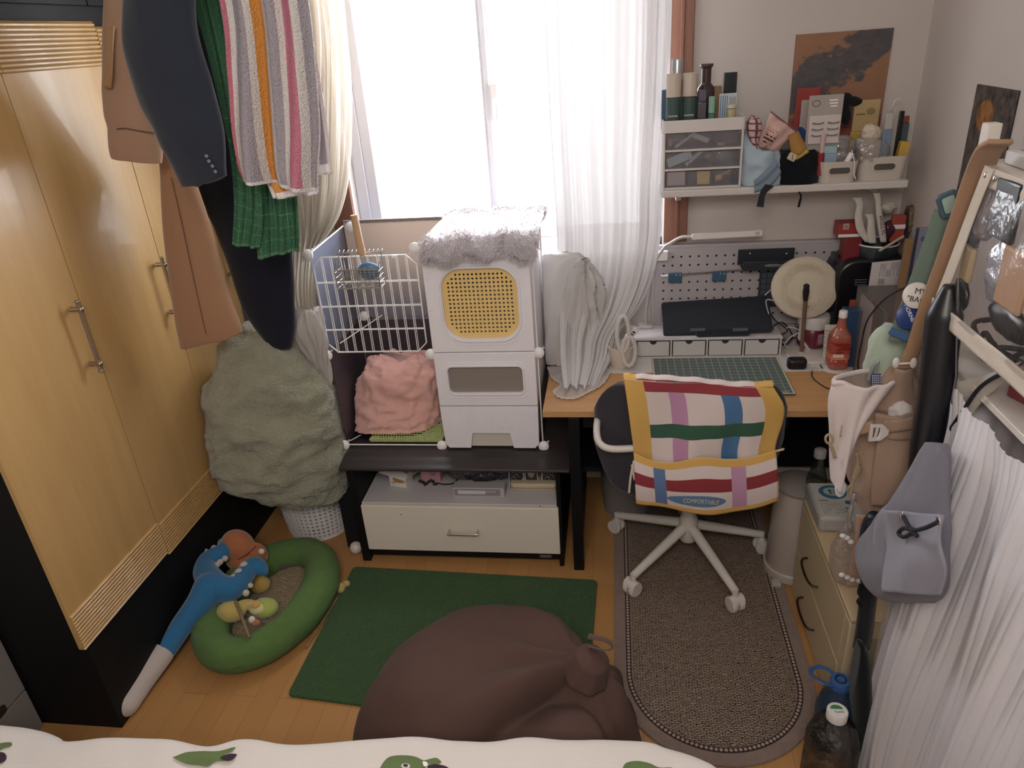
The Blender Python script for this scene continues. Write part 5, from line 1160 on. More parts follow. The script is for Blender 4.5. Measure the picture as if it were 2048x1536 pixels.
t = thing('power_plug', 'small white plug with two dark slots beside the rope pot', 'plug', p2); MB().prism(rrect(-.022, -.012, .022, .012, .004), -.01, .01, Mx).build('housing', m_white, t, bevel=.003)
for k in (-.006, .006): MB().prism(rrect(k-.003, -.006, k+.003, .006, .001), .01, .0112, Mx).build('slot', m_ink, t)
MB().tube(cr([Mx @ V((-.02, 0, 0)), V((p2.x-.03, 2.85, OT+.004)), V((p2.x-.01, 2.9, OT+.004)), V((p2.x+.05, 2.96, OT+.004))], 16), .003, 6).build('cord', m_white, t)
# supplement jar, cream tube, orange bottle
def bottle(name, label, cat, c, prof_body, m_body, prof_cap, m_cap, prints=(), n=36):
    t = thing(name, label, cat, c); MB().lathe(prof_body, c, n).build('body', m_body, t, ang=50); MB().lathe(prof_cap, c, n).build('cap', m_cap, t, ang=50)
    for nm, r, z0, z1, a0, a1, mt in prints:
        MB().grid(lambda u, v: V((c[0]+r*math.cos(a0+(a1-a0)*u), c[1]+r*math.sin(a0+(a1-a0)*u), c[2]+z0+(z1-z0)*v)), 14, 2).build(nm, mt, t, ang=180)
    return t
p = W(1625, 698, Z=MT+.012); p = V((p.x, p.y+.03, MT+.0))
jt = bottle('supplement_jar', 'purple jar with white screw lid standing behind the brown brush', 'jar', V((p.x+.006, 2.90, MT)), [(.05, .012), (.058, .018), (.060, .085), (.052, .095)], M('purple_plastic', '#6e2238', .25), [(.060, .095), (.062, .1), (.062, .138), (.056, .146), (.02, .147)], M('jar_lid', '#d8d0cf', .4), (('label', .0606, .03, .08, -1.5, -.7, paint('jar_label', '#8a4055', [('r', .1, .9, .1, .95, '#b79aa6'), ('l', 12, 10, .1, .9, .1, .9, '#6a3344')], bump=0)),))
text('lettering', 'O', W(1594, 651, Y=2.835)+V((0, 0, 0)), (1, -.4, 0), (0, 0, 1), .022, m_ink, jt, .001)
A, B = W(1656, 722, Z=MT), W(1656, 645, Y=2.74)
tb_ = thing('cream_tube', 'pale printed cosmetic tube standing behind the orange bottle', 'tube', V((A.x, 2.76, MT)))
mb = MB(); mb.grid(lambda u, v: V((A.x+(.022+.006*v)*math.cos(2*PI*u), 2.76+(.018*(1-v)+.002)*math.sin(2*PI*u), MT+.018+.135*v)), 28, 10, cu=True, caps=True)
mb.build('tube_body', paint('tube_print2', '#cbc2b2', [('l', 30, 8, .5, 1, .1, .9, '#8b8577')], bump=0), tb_); MB().lathe([(.016, 0), (.016, .018)], (A.x, 2.76, MT), 20).build('tube_cap', m_white, tb_)
p = W(1676, 742, Z=DZ); oc = V((p.x, p.y+.03, DZ+.006))
Lb(MB().lathe([(.060, 0), (.061, .003), (.058, .005)], (oc.x, oc.y, DZ), 40).build('coaster', M('coaster_white', '#d0c8c4', .6)), 'round white coaster under the orange drink bottle', 'coaster')
m_or2 = M('orange_drink', '#a85b48', .2, coat=.4); 
def sqr(u, v):
    k = [(0, .034), (.06, .039), (.55, .039), (.66, .036), (.80, .020), (.93, .0145), (1, .0145)]
    for (a0, r0), (a1, r1) in zip(k, k[1:]):
        if v <= a1: r = r0+(r1-r0)*(v-a0)/(a1-a0); break
    a = 2*PI*u+.4; e = .55 if v < .66 else (.55+(v-.66)*3 if v < .8 else 1)
    c, s_ = math.cos(a), math.sin(a); e = min(1, e)
    return V((oc.x+r*math.copysign(abs(c)**e, c), oc.y+r*math.copysign(abs(s_)**e, s_), oc.z+.205*v))
ob_ = thing('drink_bottle', 'orange-red drink bottle with white cap standing on the coaster', 'bottle', oc)
MB().grid(sqr, 40, 50, cu=True, caps=True).build('bottle_body', [m_or2], ob_, ang=60)
MB().lathe([(.0155, .205), (.0155, .228), (.013, .231), (.004, .231)], oc, 28).build('cap', m_white, ob_, ang=50)
MB().grid(lambda u, v: V(sqr(u, .12+.48*v)-V((oc.x, oc.y, 0)))*1.0 + V((oc.x, oc.y, 0)) + (V(sqr(u, .12+.48*v))-V((oc.x, oc.y, sqr(u, .12+.48*v).z))).normalized()*.0006, 40, 12, cu=True).build('label', paint('bottle_label', '#ad4a3a', [('n', 5, .52, 0, 1, .45, .9, '#8f2a22'), ('r', 0, 1, .2, .42, '#c96b4b'), ('r', .60, .70, .3, .44, '#e3d0c4'), ('l', 9, 30, .55, .95, .05, .25, '#dca58a'), ('r', .80, .86, .06, .2, '#4a3030')], bump=0, rough=.3), ob_, ang=180)
# black puck with cable
p = W(1595, 742, Z=DZ); c = V((p.x, p.y+.022, DZ)); t = thing('webcam', 'small black rounded gadget with a looping cable on the desk', 'gadget', c)
MB().prism(rrect(c.x-.036, c.y-.022, c.x+.036, c.y+.024, .016), DZ, DZ+.045).build('body', m_blackplastic, t, bevel=.012)
pts = [c+V((.028, 0, .02))]+[W(a, b, Z=DZ+.003) for a, b in ((1618, 722), (1640, 721), (1628, 733), (1624, 752), (1640, 768), (1662, 778), (1700, 775))]
MB().tube(cr(pts, 50), .0022, 6).build('cable', m_blackplastic, t)
# tangle of cables behind the disc
for lab, col, seeds, nm in (('white tangled cable between black bag and cream disc', '#c9c3c6', 1, 'cable'), ('dark tangled cable right of the black laptop bag', '#1d1c26', 2, 'cable')):
    rn = random.Random(seeds); pts = []
    base_ = [(1530, 590), (1545, 578), (1560, 580), (1550, 600), (1532, 606)] if seeds == 1 else [(1535, 615), (1550, 640), (1575, 660), (1560, 668), (1545, 655), (1565, 645), (1585, 672), (1570, 690)]
    pts = [W(a, b, Y=2.90+rn.uniform(-.02, .02)) for a, b in base_]+[V((.68, 2.93, DZ+.02+.003*seeds)), V((.72, 2.96, DZ+.012)), V((.80, 2.99, DZ+.008+.006*seeds))]
    Lb(MB().tube(cr(pts, 70), .0028, 6).build(nm, plastic('cable_%d' % seeds, col)), lab, 'cable')
pts = [W(a, b, Y=2.88) for a, b in ((1575, 655), (1600, 662), (1580, 675), (1570, 690), (1590, 700))]
Lb(MB().tube(cr([V((.70, 2.95, DZ+.03))]+pts+[V((.74, 2.92, DZ+.012))], 50), .0024, 6).build('cable', plastic('cable_3', '#d2ccd0')), 'thin white cable curling beside the purple jar', 'cable')
# ---------------- right end of the desk
m_blk = M('black_gloss', '#121219', .3, spec=.6)
# black round-shouldered device with boxy top
A = W(1690, 620, Y=2.90); pr = thing('printer', 'black box-shaped device with a rounded shoulder at the desk corner', 'printer', (.98, 2.93, DZ))
pts = [(.865, DZ+.01), (1.105, DZ+.01), (1.105, 1.125), (.93, 1.125)]+[(.93+.075*math.cos(a), 1.05+.075*math.sin(a)) for a in [PI/2+k*PI/16 for k in range(1, 9)]]
MB().prism(pts, -.09, .09, frameM((0, 2.945, 0), (1, 0, 0), (0, 0, 1))).build('housing', m_blk, pr, bevel=.012)
for k in range(3): a = W(1720, 560+k*5, Y=2.853); MB().box(a.x-.02, 2.851, a.z, a.x+.03, 2.8555, a.z+.0012).build('front_line', M('grey_line', '#8d8f98', .4), pr)
A, B = W(1742, 530, Y=2.84), W(1816, 600, Y=2.84)
wb_ = thing('product_box', 'black box with a large white specification label facing the room', 'box', ((A.x+B.x)/2, 2.80, DZ))
MB().box(A.x-.004, 2.78, DZ, 1.100, 2.85, 1.11).build('carton', M('black_card', '#17171d', .5), wb_, bevel=.003)
z1 = W(1742, 525, Y=2.779).z; z0 = W(1742, 572, Y=2.779).z; x0 = W(1742, 540, Y=2.779).x
quadlabel('label', (x0, 2.7792, z1), (1.092, 2.7792, z1+.01), (1.092, 2.7792, z0), (x0, 2.7792, z0), paint('spec_label', '#cbc4c4', [('L', 26, 3, .22, .9, .38, .92, '#8a858b'), ('L', 34, 2, .58, .9, .06, .32, '#8f8a91'), ('L', 30, 1, .22, .38, .05, .30, '#4a4650')], bump=0), wb_)
# pen tin on top with its contents
TC = V((1.01, 2.93, 1.125))
tn = thing('pen_tin', 'round steel tin with a white rim full of sticks and sachets', 'tin', TC)
MB().lathe([(.074, .0), (.076, .004), (.078, .045), (.074, .045), (.072, .006)], TC, 48).build('tin_body', M('dull_steel', '#5f6d73', .35, .8), tn); MB().tube([(TC.x+.078*math.cos(2*PI*i/48), TC.y+.078*math.sin(2*PI*i/48), TC.z+.047) for i in range(48)], .0032, 8, closed=True).build('rim', m_white, tn)
TZ = TC.z+.012
def stick(name, label, cat, pxa, pxb, Y, w, t_, mat, n=8, flat=(1, .3)):
    a = W(*pxa, Y=Y); b = W(*pxb, Y=Y); return Lb(MB().tube(cr([a, a.lerp(b, .35)+V((.001, 0, 0)), a.lerp(b, .7), b], 16), w, n, flat=flat).build(name, mat, ang=180), label, cat)
m_sach = M('paper_sachet', '#c9c1b8', .6, bump=.8, bsc=60, dist=.003)
def sachet(name, label, pts, Y, w, txt=None):
    P = cr([W(a, b, Y=Y) for a, b in pts], 24); Wd = w
    def fn(u, v):
        k = int(round(v*24)); p = P[k]; return p+V(((u-.5)*Wd*(1+.25*math.sin(v*7)*.5), -.004*math.sin(PI*u), 0))
    t = thing(name, label, 'sachet', V((P[0].x, Y, TZ))); MB().grid(fn, 8, 24).build('wrapper', m_sach, t, solid=.002, ang=180)
    if txt: q = P[7]; text('lettering', txt, q+V((.001, -.008, .0)), P[2]-P[10], (1, 0, .1), .018, M('sachet_ink', '#33303a', .7), t, .0006, .075)
    return t
sachet('sachet', 'tall white paper sachet at the left edge of the pen tin', [(1738, 484), (1722, 460), (1717, 430), (1720, 410), (1714, 395)], 2.87, .028)
sachet('sachet', 'shorter white paper sachet in the tin, second from left', [(1745, 486), (1742, 460), (1742, 440), (1738, 428)], 2.862, .026)
sachet('sachet', 'tall white sachet with black vertical lettering in the pen tin', [(1767, 484), (1763, 455), (1758, 425), (1756, 400), (1753, 386)], 2.868, .022, 'HOLLYL')
stick('wooden_stick', 'pale wooden stick between the white sachets', 'stick', (1744, 480), (1741, 400), 2.90, .006, .002, m_stick)
stick('pencil', 'dark pencil standing at the right of the pen tin', 'pencil', (1812, 482), (1814, 418), 2.90, .006, .002, M('dark_pencil', '#2b2230', .4), flat=None)
stick('chopstick', 'pale beige stick lying diagonally across the tin rim', 'stick', (1758, 502), (1808, 472), 2.845, .0055, .002, M('beige_stick', '#b5a49a', .5), flat=None)
def lump(name, label, cat, px_, py_, Y, r, mat, amp=.006, sc=25, zmin=TZ):
    p = W(px_, py_, Y=Y); mb = MB(); mb.ell(p, r, nu=28, nv=18); mb.disp(amp, sc); mb.v = [(q[0], q[1], max(q[2], zmin)) for q in mb.v]
    return Lb(mb.build(name, mat, ang=180), label, cat)
lump('candy_bag', 'dark purple glossy packet in the middle of the pen tin', 'packet', 1777, 460, 2.91, (.028, .02, .04), M('plum_film', '#4c2434', .2, var=.3, vs=60))
A = W(1783, 448, Y=2.90); B = W(1803, 482, Y=2.90)
rb = thing('red_packet', 'orange-red packet with a white band in the pen tin', 'packet', ((A.x+B.x)/2, 2.9, B.z)); MB().box(A.x, 2.895, max(B.z, TZ), B.x+.004, 2.915, W(1790, 430, Y=2.9).z).build('packet', M('orange_red', '#a8432e', .5), rb, bevel=.003); MB().box(A.x+.001, 2.8935, A.z-.018, B.x+.003, 2.8948, A.z-.002).build('band', m_white, rb)
lump('seed_bag', 'clear bag of brown dried tangle at the right back of the pen tin', 'bag', 1825, 440, 2.935, (.040, .03, .06), M('dried_brown', '#7b5f44', .35, var=.5, vs=70, bump=1, bsc=50, dist=.01), .014, 30)
lump('paper_scrap', 'crumpled translucent wrapper above the tin, right of the tall sachet', 'wrapper', 1776, 415, 2.94, (.03, .02, .022), m_sach, .008, 30, 1.2)
# red boxes and face-shaped thing left of the tin
p = W(1698, 462, Y=2.92); rx = thing('red_box', 'red box with white band and small square print left of the tin', 'box', (p.x, 2.94, 1.132))
A, B = W(1675, 470, Y=2.90), W(1722, 462, Y=2.90)
SU = MB().box(W(1690, 478, Y=2.90).x, 2.90, 1.09, W(1726, 478, Y=2.90).x, 2.96, A.z-.012).build('lower_box', M('deep_red', '#7f2027', .5), rx, bevel=.003)
zt = W(1680, 447, Y=2.90).z; MB().box(A.x, 2.895, A.z-.010, B.x, 2.965, zt).build('upper_box', M('bright_red', '#9c2b27', .5), rx, bevel=.003)
MB().box(A.x+.001, 2.8935, A.z-.008, B.x-.001, 2.8948, A.z+.003).build('white_band', m_white, rx)
p = W(1693, 454, Y=2.89); MB().quad((p.x-.011, 2.8942, p.z+.012), (p.x+.011, 2.8942, p.z+.012), (p.x+.011, 2.8942, p.z-.011), (p.x-.011, 2.8942, p.z-.011)).build('square_print', paint('square_print', '#b9a7a2', [('l', 6, 5, .1, .9, .1, .9, '#8a2f2c')], bump=0), rx, smooth=False)
p = W(1700, 492, Y=2.95); mb = MB(); mb.ell((p.x, 2.955, p.z), (.034, .028, .035)); Lb(mb.build('figurine', M('beige_clay', '#a08a78', .7)), 'small rounded beige figurine under the red boxes', 'figurine')
MB().box(.86, 2.93, DZ, .90, 2.985, p.z-.030).build('figurine_plinth', m_blk, pr)
# books and folders at the right
def slab(name, label, cat, a, b, Y, th, mat, z0=DZ, parts=None, dx=0):
    A_, B_ = W(*a, Y=Y), W(*b, Y=Y); t = thing(name, label, cat, ((A_.x+B_.x)/2, Y, z0)); MB().hexa([(A_.x, Y, z0), (B_.x, Y, z0), (B_.x, Y+th, z0), (A_.x, Y+th, z0)], [(A_.x+dx, Y, A_.z), (B_.x+dx, Y, A_.z), (B_.x+dx, Y+th, A_.z), (A_.x+dx, Y+th, A_.z)]).build('body', mat, t, bevel=.002); return t, A_, B_
slab('binder', 'dark blue binder standing behind the orange bottle', 'binder', (1692, 622), (1724, 640), 2.70, .05, M('binder_blue', '#26486e', .4))
slab('red_carton', 'small orange-red carton above the blue binder', 'box', (1702, 602), (1738, 610), 2.76, .018, M('carton_red', '#9d3c28', .5))
t, A_, B_ = slab('file_box', 'clear plastic file box with papers beside the blue binder', 'file box', (1742, 600), (1818, 640), 2.60, .16, clear('frosted_plastic', '#e8e2e0', .25, .2, .22, '#b8ada8'))
for k, (c_, dx_) in enumerate((('#cfc6c0', .012), ('#6b2430', .028), ('#2a2630', .046), ('#8b8378', .062))): MB().box(A_.x+dx_, 2.615, DZ+.005, A_.x+dx_+.009, 2.745, A_.z-.03-.01*k).build('document', M('paper_%d' % k, c_, .7), t)
t, A_, B_ = slab('notebook', 'lilac blue book cover standing at the wall corner', 'book', (1833, 456), (1880, 460), 2.74, .014, M('lilac_cover', '#8b8ea8', .5), z0=DZ)
MB().box(A_.x, 2.7385, DZ, A_.x+.010, 2.7395, A_.z).build('spine_edge', M('dark_lilac', '#3a3a4a', .6), t)
for y in (478, 505): p = W(1842, y, Y=2.738); MB().ell((p.x+.006, 2.738, p.z), (.007, .0008, .009)).build('printed_mark', M('mark_grey', '#5a5f80', .6), t)
slab('wooden_board', 'narrow wooden board standing left of the lilac book', 'board', (1812, 478), (1826, 490), 2.73, .012, wood('frame_wood', '#a07a50', '#8f6a42', (20, 20, 2)))
slab('paper_sheet', 'curled cream paper sticking up beside the lilac book', 'paper', (1855, 472), (1878, 478), 2.715, .004, M('cream_paper', '#cfc3ab', .8))
pts = [W(a, b, Y=2.55) for a, b in ((1818, 572), (1790, 585), (1765, 602), (1735, 640), (1722, 690), (1716, 730), (1722, 760))]; pts[-1].z = DZ+.004
Lb(MB().tube(cr(pts, 50), .003, 7).build('cable', plastic('cable_4', '#19191f')), 'black cable running down in front of the file box', 'cable')
pts = [W(a, b, Y=2.57) for a, b in ((1735, 600), (1728, 620), (1722, 680), (1712, 740))]; pts[-1].z = DZ+.004
# ================================================================ wall shelf and what stands on it
SZ = 1.43
sh_ = thing('wall_shelf', 'white floating shelf on the wall above the desk', 'shelf', (.61, 2.92, 1.402)); m_sh = M('shelf_white', '#cdc4c0', .5)
MB().prism(rrect(.175, 2.80, 1.045, YB-.0, .012), 1.404, SZ).build('board', m_sh, sh_, bevel=.004)
for x in (.25, .62, .98): MB().box(x-.01, 2.95, 1.36, x+.01, YB, 1.404).build('bracket', m_sh, sh_, bevel=.002)
# drawer tower
tx0_, tx1_ = .178, .462; ty = 2.815; hT = W(1322, 243, Y=ty).z; hB = W(1322, 268, Y=ty).z
tw = thing('drawer_tower', 'small white tower of three clear cosmetic drawers on the shelf', 'drawer unit', ((tx0_+tx1_)/2, 2.91, SZ)); m_tw = M('tower_white', '#d3cbc8', .4)
zs = [SZ, SZ+(hB-SZ)*.335, SZ+(hB-SZ)*.67, hB]
c = MB(); c.box(tx0_, ty, SZ, tx0_+.008, 3.02, hB).box(tx1_-.008, ty, SZ, tx1_, 3.02, hB).box(tx0_, 3.012, SZ, tx1_, 3.02, hB)
for z in zs[:3]: c.box(tx0_+.008, ty, z, tx1_-.008, 3.012, z+.009)
c.build('case', m_tw, tw, bevel=.002)
tt_ = MB(); tt_.ring(rrect(tx0_-.004, ty-.004, tx1_+.004, 3.024, .012), rrect(tx0_+.002, ty+.004, tx1_-.002, 3.018, .008), hB, hT); tt_.prism(rrect(tx0_, ty, tx1_, 3.02, .01), hB, hB+.006); tt_.build('tray_top', m_tw, tw, bevel=.0015)
m_dc = clear('drawer_plastic', '#f7f7fa', .2, .1, .07, '#c9c5cc')
for i in range(3):
    z0, z1 = zs[i]+.010, zs[i+1]-.002
    d = MB(); d.box(tx0_+.010, ty-.004, z0, tx1_-.010, ty, z1).box(tx0_+.010, ty, z0, tx0_+.012, 3.0, z1-.01).box(tx1_-.012, ty, z0, tx1_-.010, 3.0, z1-.01).box(tx0_+.012, ty, z0, tx1_-.012, 3.0, z0+.002)
    d = d.build('drawer', m_dc, tw, smooth=False)
    for k in (1, 2): x = tx0_+(tx1_-tx0_)*k/3; MB().box(x-.001, ty+.01, z0+.002, x+.001, 2.99, z1-.018).build('divider', m_dc, d, smooth=False)
def inb(name, label, cat, x0, y0, z0, x1, y1, z1, mat, rz=0, tilt=0):
    t = MB(); Mx = Matrix.Translation(((x0+x1)/2, (y0+y1)/2, (z0+z1)/2)) @ Matrix.Rotation(rz, 4, 'Z') @ Matrix.Rotation(tilt, 4, 'Y')
    t.box(-(x1-x0)/2, -(y1-y0)/2, -(z1-z0)/2, (x1-x0)/2, (y1-y0)/2, (z1-z0)/2, Mx); return Lb(t.build(name, mat, bevel=.0025), label, cat)
z = zs[0]+.0125; inb('card_case', 'pale pink flat case in the bottom cosmetic drawer', 'case', .196, 2.83, z, .262, 2.86, z+.050, M('pale_pink', '#c4b2b2', .5))
inb('yellow_box', 'yellow box in the middle of the bottom cosmetic drawer', 'box', .305, 2.83, z, .352, 2.855, z+.048, M('soft_yellow', '#d6b95c', .5))
inb('blue_case', 'teal grey case at the back of the bottom cosmetic drawer', 'case', .275, 2.87, z, .36, 2.90, z+.055, M('teal_grey', '#51646e', .5))
mb = MB(); mb.tube(cr([(.37, 2.835, z+.01), (.39, 2.835, z+.03), (.425, 2.84, z+.045), (.43, 2.84, z+.056), (.42, 2.84, z+.06)], 16), .003, 6); mb.ell((.385, 2.835, z+.022), (.014, .008, .012)); Lb(mb.build('hair_clip', M('gold_plastic', '#c99b3a', .4)), 'yellow hair clip in the bottom cosmetic drawer', 'hair clip')
z = zs[1]+.0125; inb('blue_card', 'pale blue card slanting in the middle cosmetic drawer', 'card', .192, 2.835, z+.012, .285, 2.838, z+.045, M('pale_blue', '#a9bcc6', .5), 0, -.35)
inb('sachet', 'long silver strip leaning in the middle cosmetic drawer', 'sachet', .255, 2.85, z+.02, .33, 2.853, z+.034, M('silver_strip', '#b9bfc4', .4), 0, -.7)
mb = MB(); mb.ell((.385, 2.88, z+.026), (.055, .03, .025), nu=30, nv=18); mb.disp(.01, 30); Lb(mb.build('plastic_bag', m_film, ang=180), 'crumpled clear bag in the middle cosmetic drawer', 'bag')
z = zs[2]+.0125; inb('eyeliner', 'grey pen slanting across the top cosmetic drawer', 'pen', .215, 2.835, z+.02, .30, 2.842, z+.031, M('grey_pen', '#a8a9ad', .4), 0, -.6)
inb('compact', 'light grey compact in the top cosmetic drawer', 'compact', .285, 2.84, z+.02, .345, 2.85, z+.038, M('light_grey', '#b4b3b6', .4), 0, .4)
inb('pouch', 'dark plum pouch at the right of the top cosmetic drawer', 'pouch', .375, 2.86, z, .448, 2.90, z+.058, M('plum_pouch', '#5c464e', .7, var=.3, vs=60))
inb('lipstick', 'brass lipstick lying in the top cosmetic drawer', 'lipstick', .372, 2.83, z, .40, 2.84, z+.012, M('brass', '#b89b5c', .3, .8))
mb = MB(); mb.ell((.205, 2.84, z+.018), (.010, .01, .017)); Lb(mb.build('nail_polish', M('rose_glass', '#a07c7c', .2)), 'small rose bottle at the left of the top cosmetic drawer', 'bottle')
# bottles in the tray
TT = hB+.006
def bx_(px_, Y=2.85): return W(px_, 235, Y=Y).x
m_gr = M('dark_green_plastic', '#3c5450', .35); m_be = M('beige_cap', '#c3b3a4', .45)
def cyl(name, label, cat, x, y, r, h, mat, caph=0, capm=None, capr=None, txt=None):
    c = V((x, y, TT)); t = thing(name, label, cat, c); MB().lathe([(r*.96, 0), (r, .004), (r, h-caph-.002)], c, 32).build('body', mat, t, ang=50)
    if caph: q = capr or r; MB().lathe([(q, h-caph), (q*1.0, h-.003), (q*.95, h), (q*.3, h)], c, 32).build('cap', capm, t, ang=50)
    if txt: text('lettering', txt, (x-.003, y-r-.0008, TT+h*.27), (1, 0, 0), (0, 0, 1), .0075, m_whiteink, t, .0003, r*1.25)
    return t
z1 = W(1346, 148, Y=2.85).z-TT
cyl('lotion_bottle', 'left dark green lotion bottle with beige cap in the tray', 'bottle', bx_(1346), 2.85, .0265, z1, m_gr, z1*.40, m_be, txt='PLANTAMER')
cyl('lotion_bottle', 'right dark green lotion bottle with beige cap in the tray', 'bottle', bx_(1378), 2.853, .0265, z1, m_gr, z1*.40, m_be, txt='PLANTAMER')
cyl('spray_bottle', 'tall silver capped bottle behind the left green lotion bottle', 'bottle', bx_(1352, 2.92), 2.925, .022, W(1350, 118, Y=2.925).z-TT, M('pewter', '#8d9296', .4), .07, M('silver_cap', '#b9bbbd', .25, .7))
c = V((bx_(1409, 2.90), 2.905, TT)); hh = W(1409, 128, Y=2.905).z-TT
t = thing('serum_bottle', 'brown glass bottle with flared brown cap in the tray', 'bottle', c); m_bn = M('brown_glass', '#3d2a2c', .15, coat=.5)
MB().lathe([(.030, 0), (.033, .006), (.033, hh*.56), (.029, hh*.64), (.019, hh*.70), (.018, hh*.71)], c, 36).build('body', m_bn, t, ang=60)
MB().lathe([(.0175, hh*.66), (.0175, hh*.93), (.024, hh*.965), (.024, hh), (.004, hh)], c, 36).build('cap', M('brown_cap', '#4a3230', .4), t, ang=40)
MB().grid(lambda u, v: V((c.x+.0305*math.cos(-2.1+.9*u), c.y+.0305*math.sin(-2.1+.9*u), TT+hh*(.30+.17*v))), 10, 2).build('label', M('lilac_label', '#8d8aa6', .6), t, ang=180)
def flatb(name, label, cat, px0, px1, pyt, Y, th, mat, capf=0, capm=None, z0=None):
    a, b = W(px0, 232, Y=Y).x, W(px1, 232, Y=Y).x; z1 = W((px0+px1)/2, pyt, Y=Y).z; z0 = TT if z0 is None else z0; t = thing(name, label, cat, ((a+b)/2, Y, z0)); zc = z1-(z1-z0)*capf
    MB().box(a, Y, z0, b, Y+th, zc).build('body', mat, t, bevel=.003)
    if capf: MB().box(a+.002, Y+.002, zc, b-.002, Y+th-.002, z1).build('cap', capm, t, bevel=.003)
    return t
t = flatb('mist_bottle', 'small clear violet bottle in front of the brown glass bottle', 'bottle', 1395, 1412, 180, 2.83, .018, clear('violet_clear', '#b9b2c4', .4, .08, .15, '#6f6a7c'), .3, M('violet_cap', '#5a5668', .3))
cyl('green_tube', 'little mint green topped tube in the tray', 'tube', bx_(1423, 2.84), 2.845, .011, W(1423, 193, Y=2.845).z-TT, M('mint_body', '#4f7f70', .3), .055, M('mint_cap', '#7fb09c', .4))
flatb('amber_tube', 'amber patterned tube behind the mint green tube', 'tube', 1426, 1441, 172, 2.90, .015, M('amber_body', '#8a6a46', .5, var=.4, vs=50))
t = flatb('foil_pouch', 'dark glossy tall pouch at the right rear of the tray', 'pouch', 1444, 1470, 145, 2.93, .015, M('dark_foil', '#2f3a3a', .2, .3, var=.4, vs=40))
a, b = W(1437, 232, Y=2.875).x, W(1472, 232, Y=2.875).x; zt = W(1455, 187, Y=2.875).z
quadlabel('printed_band', (a, 2.929, TT+.01), (a, 2.929, TT+.01), (a, 2.929, TT+.01), (a, 2.929, TT+.01), m_ink, t) if False else None
t = thing('striped_packet', 'white packet with blue vertical stripes at the right of the tray', 'packet', ((a+b)/2, 2.875, TT)); MB().box(a, 2.875, TT, b, 2.883, zt).build('packet', m_card, t, bevel=.001)
MB().quad((a+.001, 2.8744, zt-.001), (b-.001, 2.8744, zt-.001), (b-.001, 2.8744, TT+.001), (a+.001, 2.8744, TT+.001)).build('stripe_print', paint('packet_print', '#bcc6cc', [('r', x, x+.05, .1, .95, '#4b7fa2') for x in (.05, .18, .3, .42)]+[('r', x, x+.03, .4, .9, '#5a4a50') for x in (.6, .7, .8, .9)], bump=0), t, smooth=False)
cyl('cream_jar', 'small cream coloured jar at the right front of the tray', 'jar', bx_(1462, 2.84), 2.842, .017, W(1462, 209, Y=2.842).z-TT, M('cream_glass', '#b8a88a', .25), .012, M('pale_gold', '#cbbf9e', .3))
cyl('dark_compact', 'small dark round pot beside the cream jar', 'pot', bx_(1440, 2.835), 2.836, .012, .018, m_blackplastic)
flatb('blue_packet', 'blue packet at the far left of the tray', 'packet', 1323, 1336, 180, 2.88, .02, M('mid_blue', '#3e5878', .5))
# blue denim bag
def shelfblob(name, label, cat, rows, Y, mat, amp=.006, sc=9, seed=0, n=64, m=44, sq=.8, zmin=SZ+.001, parent=None, wr=True):
    mb = blob(rows, Y, n=n, m=m, sq=sq); mb.cen = sum((V(p) for p in mb.v), V())/len(mb.v)
    if wr: wr_noise(mb, amp, sc, seed); wr_noise(mb, amp*.4, sc*2.4, seed+3)
    mb.v = [(p[0], min(p[1], YB-.012), max(p[2], zmin)) for p in mb.v]
    if parent is not None: return mb.build(name, mat, parent, ang=180)
    return Lb(mb.build(name, mat, ang=180), label, cat)
db = thing('denim_bag', 'pale blue cloth bag slumped open on the shelf beside the drawer tower', 'bag', (.53, 2.87, SZ)); m_dn = cloth('pale_denim', '#a5b8c6', .4, 400, .05, 8, .2)
shelfblob('body', '', '', [((252,300), 1484, 1512, .01, .02), ((268,312), 1480, 1532, .05, .05), (300, 1478, 1550, .065, .06), (330, 1477, 1562, .07, .06), (360, 1477, 1560, .07, .06), (378, 1478, 1556, .06, .06), (388, 1482, 1545, .04, .05)], 2.885, m_dn, .010, 8, 2, parent=db)
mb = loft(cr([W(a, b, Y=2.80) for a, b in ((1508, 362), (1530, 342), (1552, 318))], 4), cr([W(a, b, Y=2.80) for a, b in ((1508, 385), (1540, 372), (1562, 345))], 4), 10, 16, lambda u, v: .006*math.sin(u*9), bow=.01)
mb.build('folded_flap', cloth('denim_shadow', '#74889a', .4, 400), db, solid=.003, ang=180)  # darker copy of the bag cloth, fold shade put into its colour
kb3 = thing('black_pouch', 'black nylon pouch with hanging straps beside the pale blue bag', 'bag', (.66, 2.87, SZ)); m_bkn = cloth('black_canvas', '#11151b', .3, 500, .05, 6, .15)
shelfblob('body', '', '', [(300, 1560, 1632, .03, .04), (312, 1552, 1637, .06, .06), (335, 1548, 1638, .075, .06), (360, 1546, 1637, .075, .06), (378, 1545, 1634, .07, .06), (387, 1550, 1628, .05, .05)], 2.885, m_bkn, .006, 8, 4, parent=kb3)
a, b = [W(x, y, Y=2.79) for x, y in ((1533, 365), (1535, 372), (1530, 395), (1516, 414))], None
mb = loft([W(1531, 368, Y=2.78), W(1520, 385, Y=2.785), W(1513, 413, Y=2.79)], [W(1548, 372, Y=2.78), W(1532, 388, Y=2.785), W(1527, 415, Y=2.79)], 4, 14); mb.build('webbing_strap', cloth('grey_web', '#2a3038', .5, 600), kb3, solid=.002, ang=180)
MB().tube(cr([W(x, y, Y=2.795) for x, y in ((1598, 384), (1602, 392), (1600, 402), (1597, 414))], 14), [.0035]*8+[.0045]*7, 7).build('zip_pull', m_bkn, kb3)
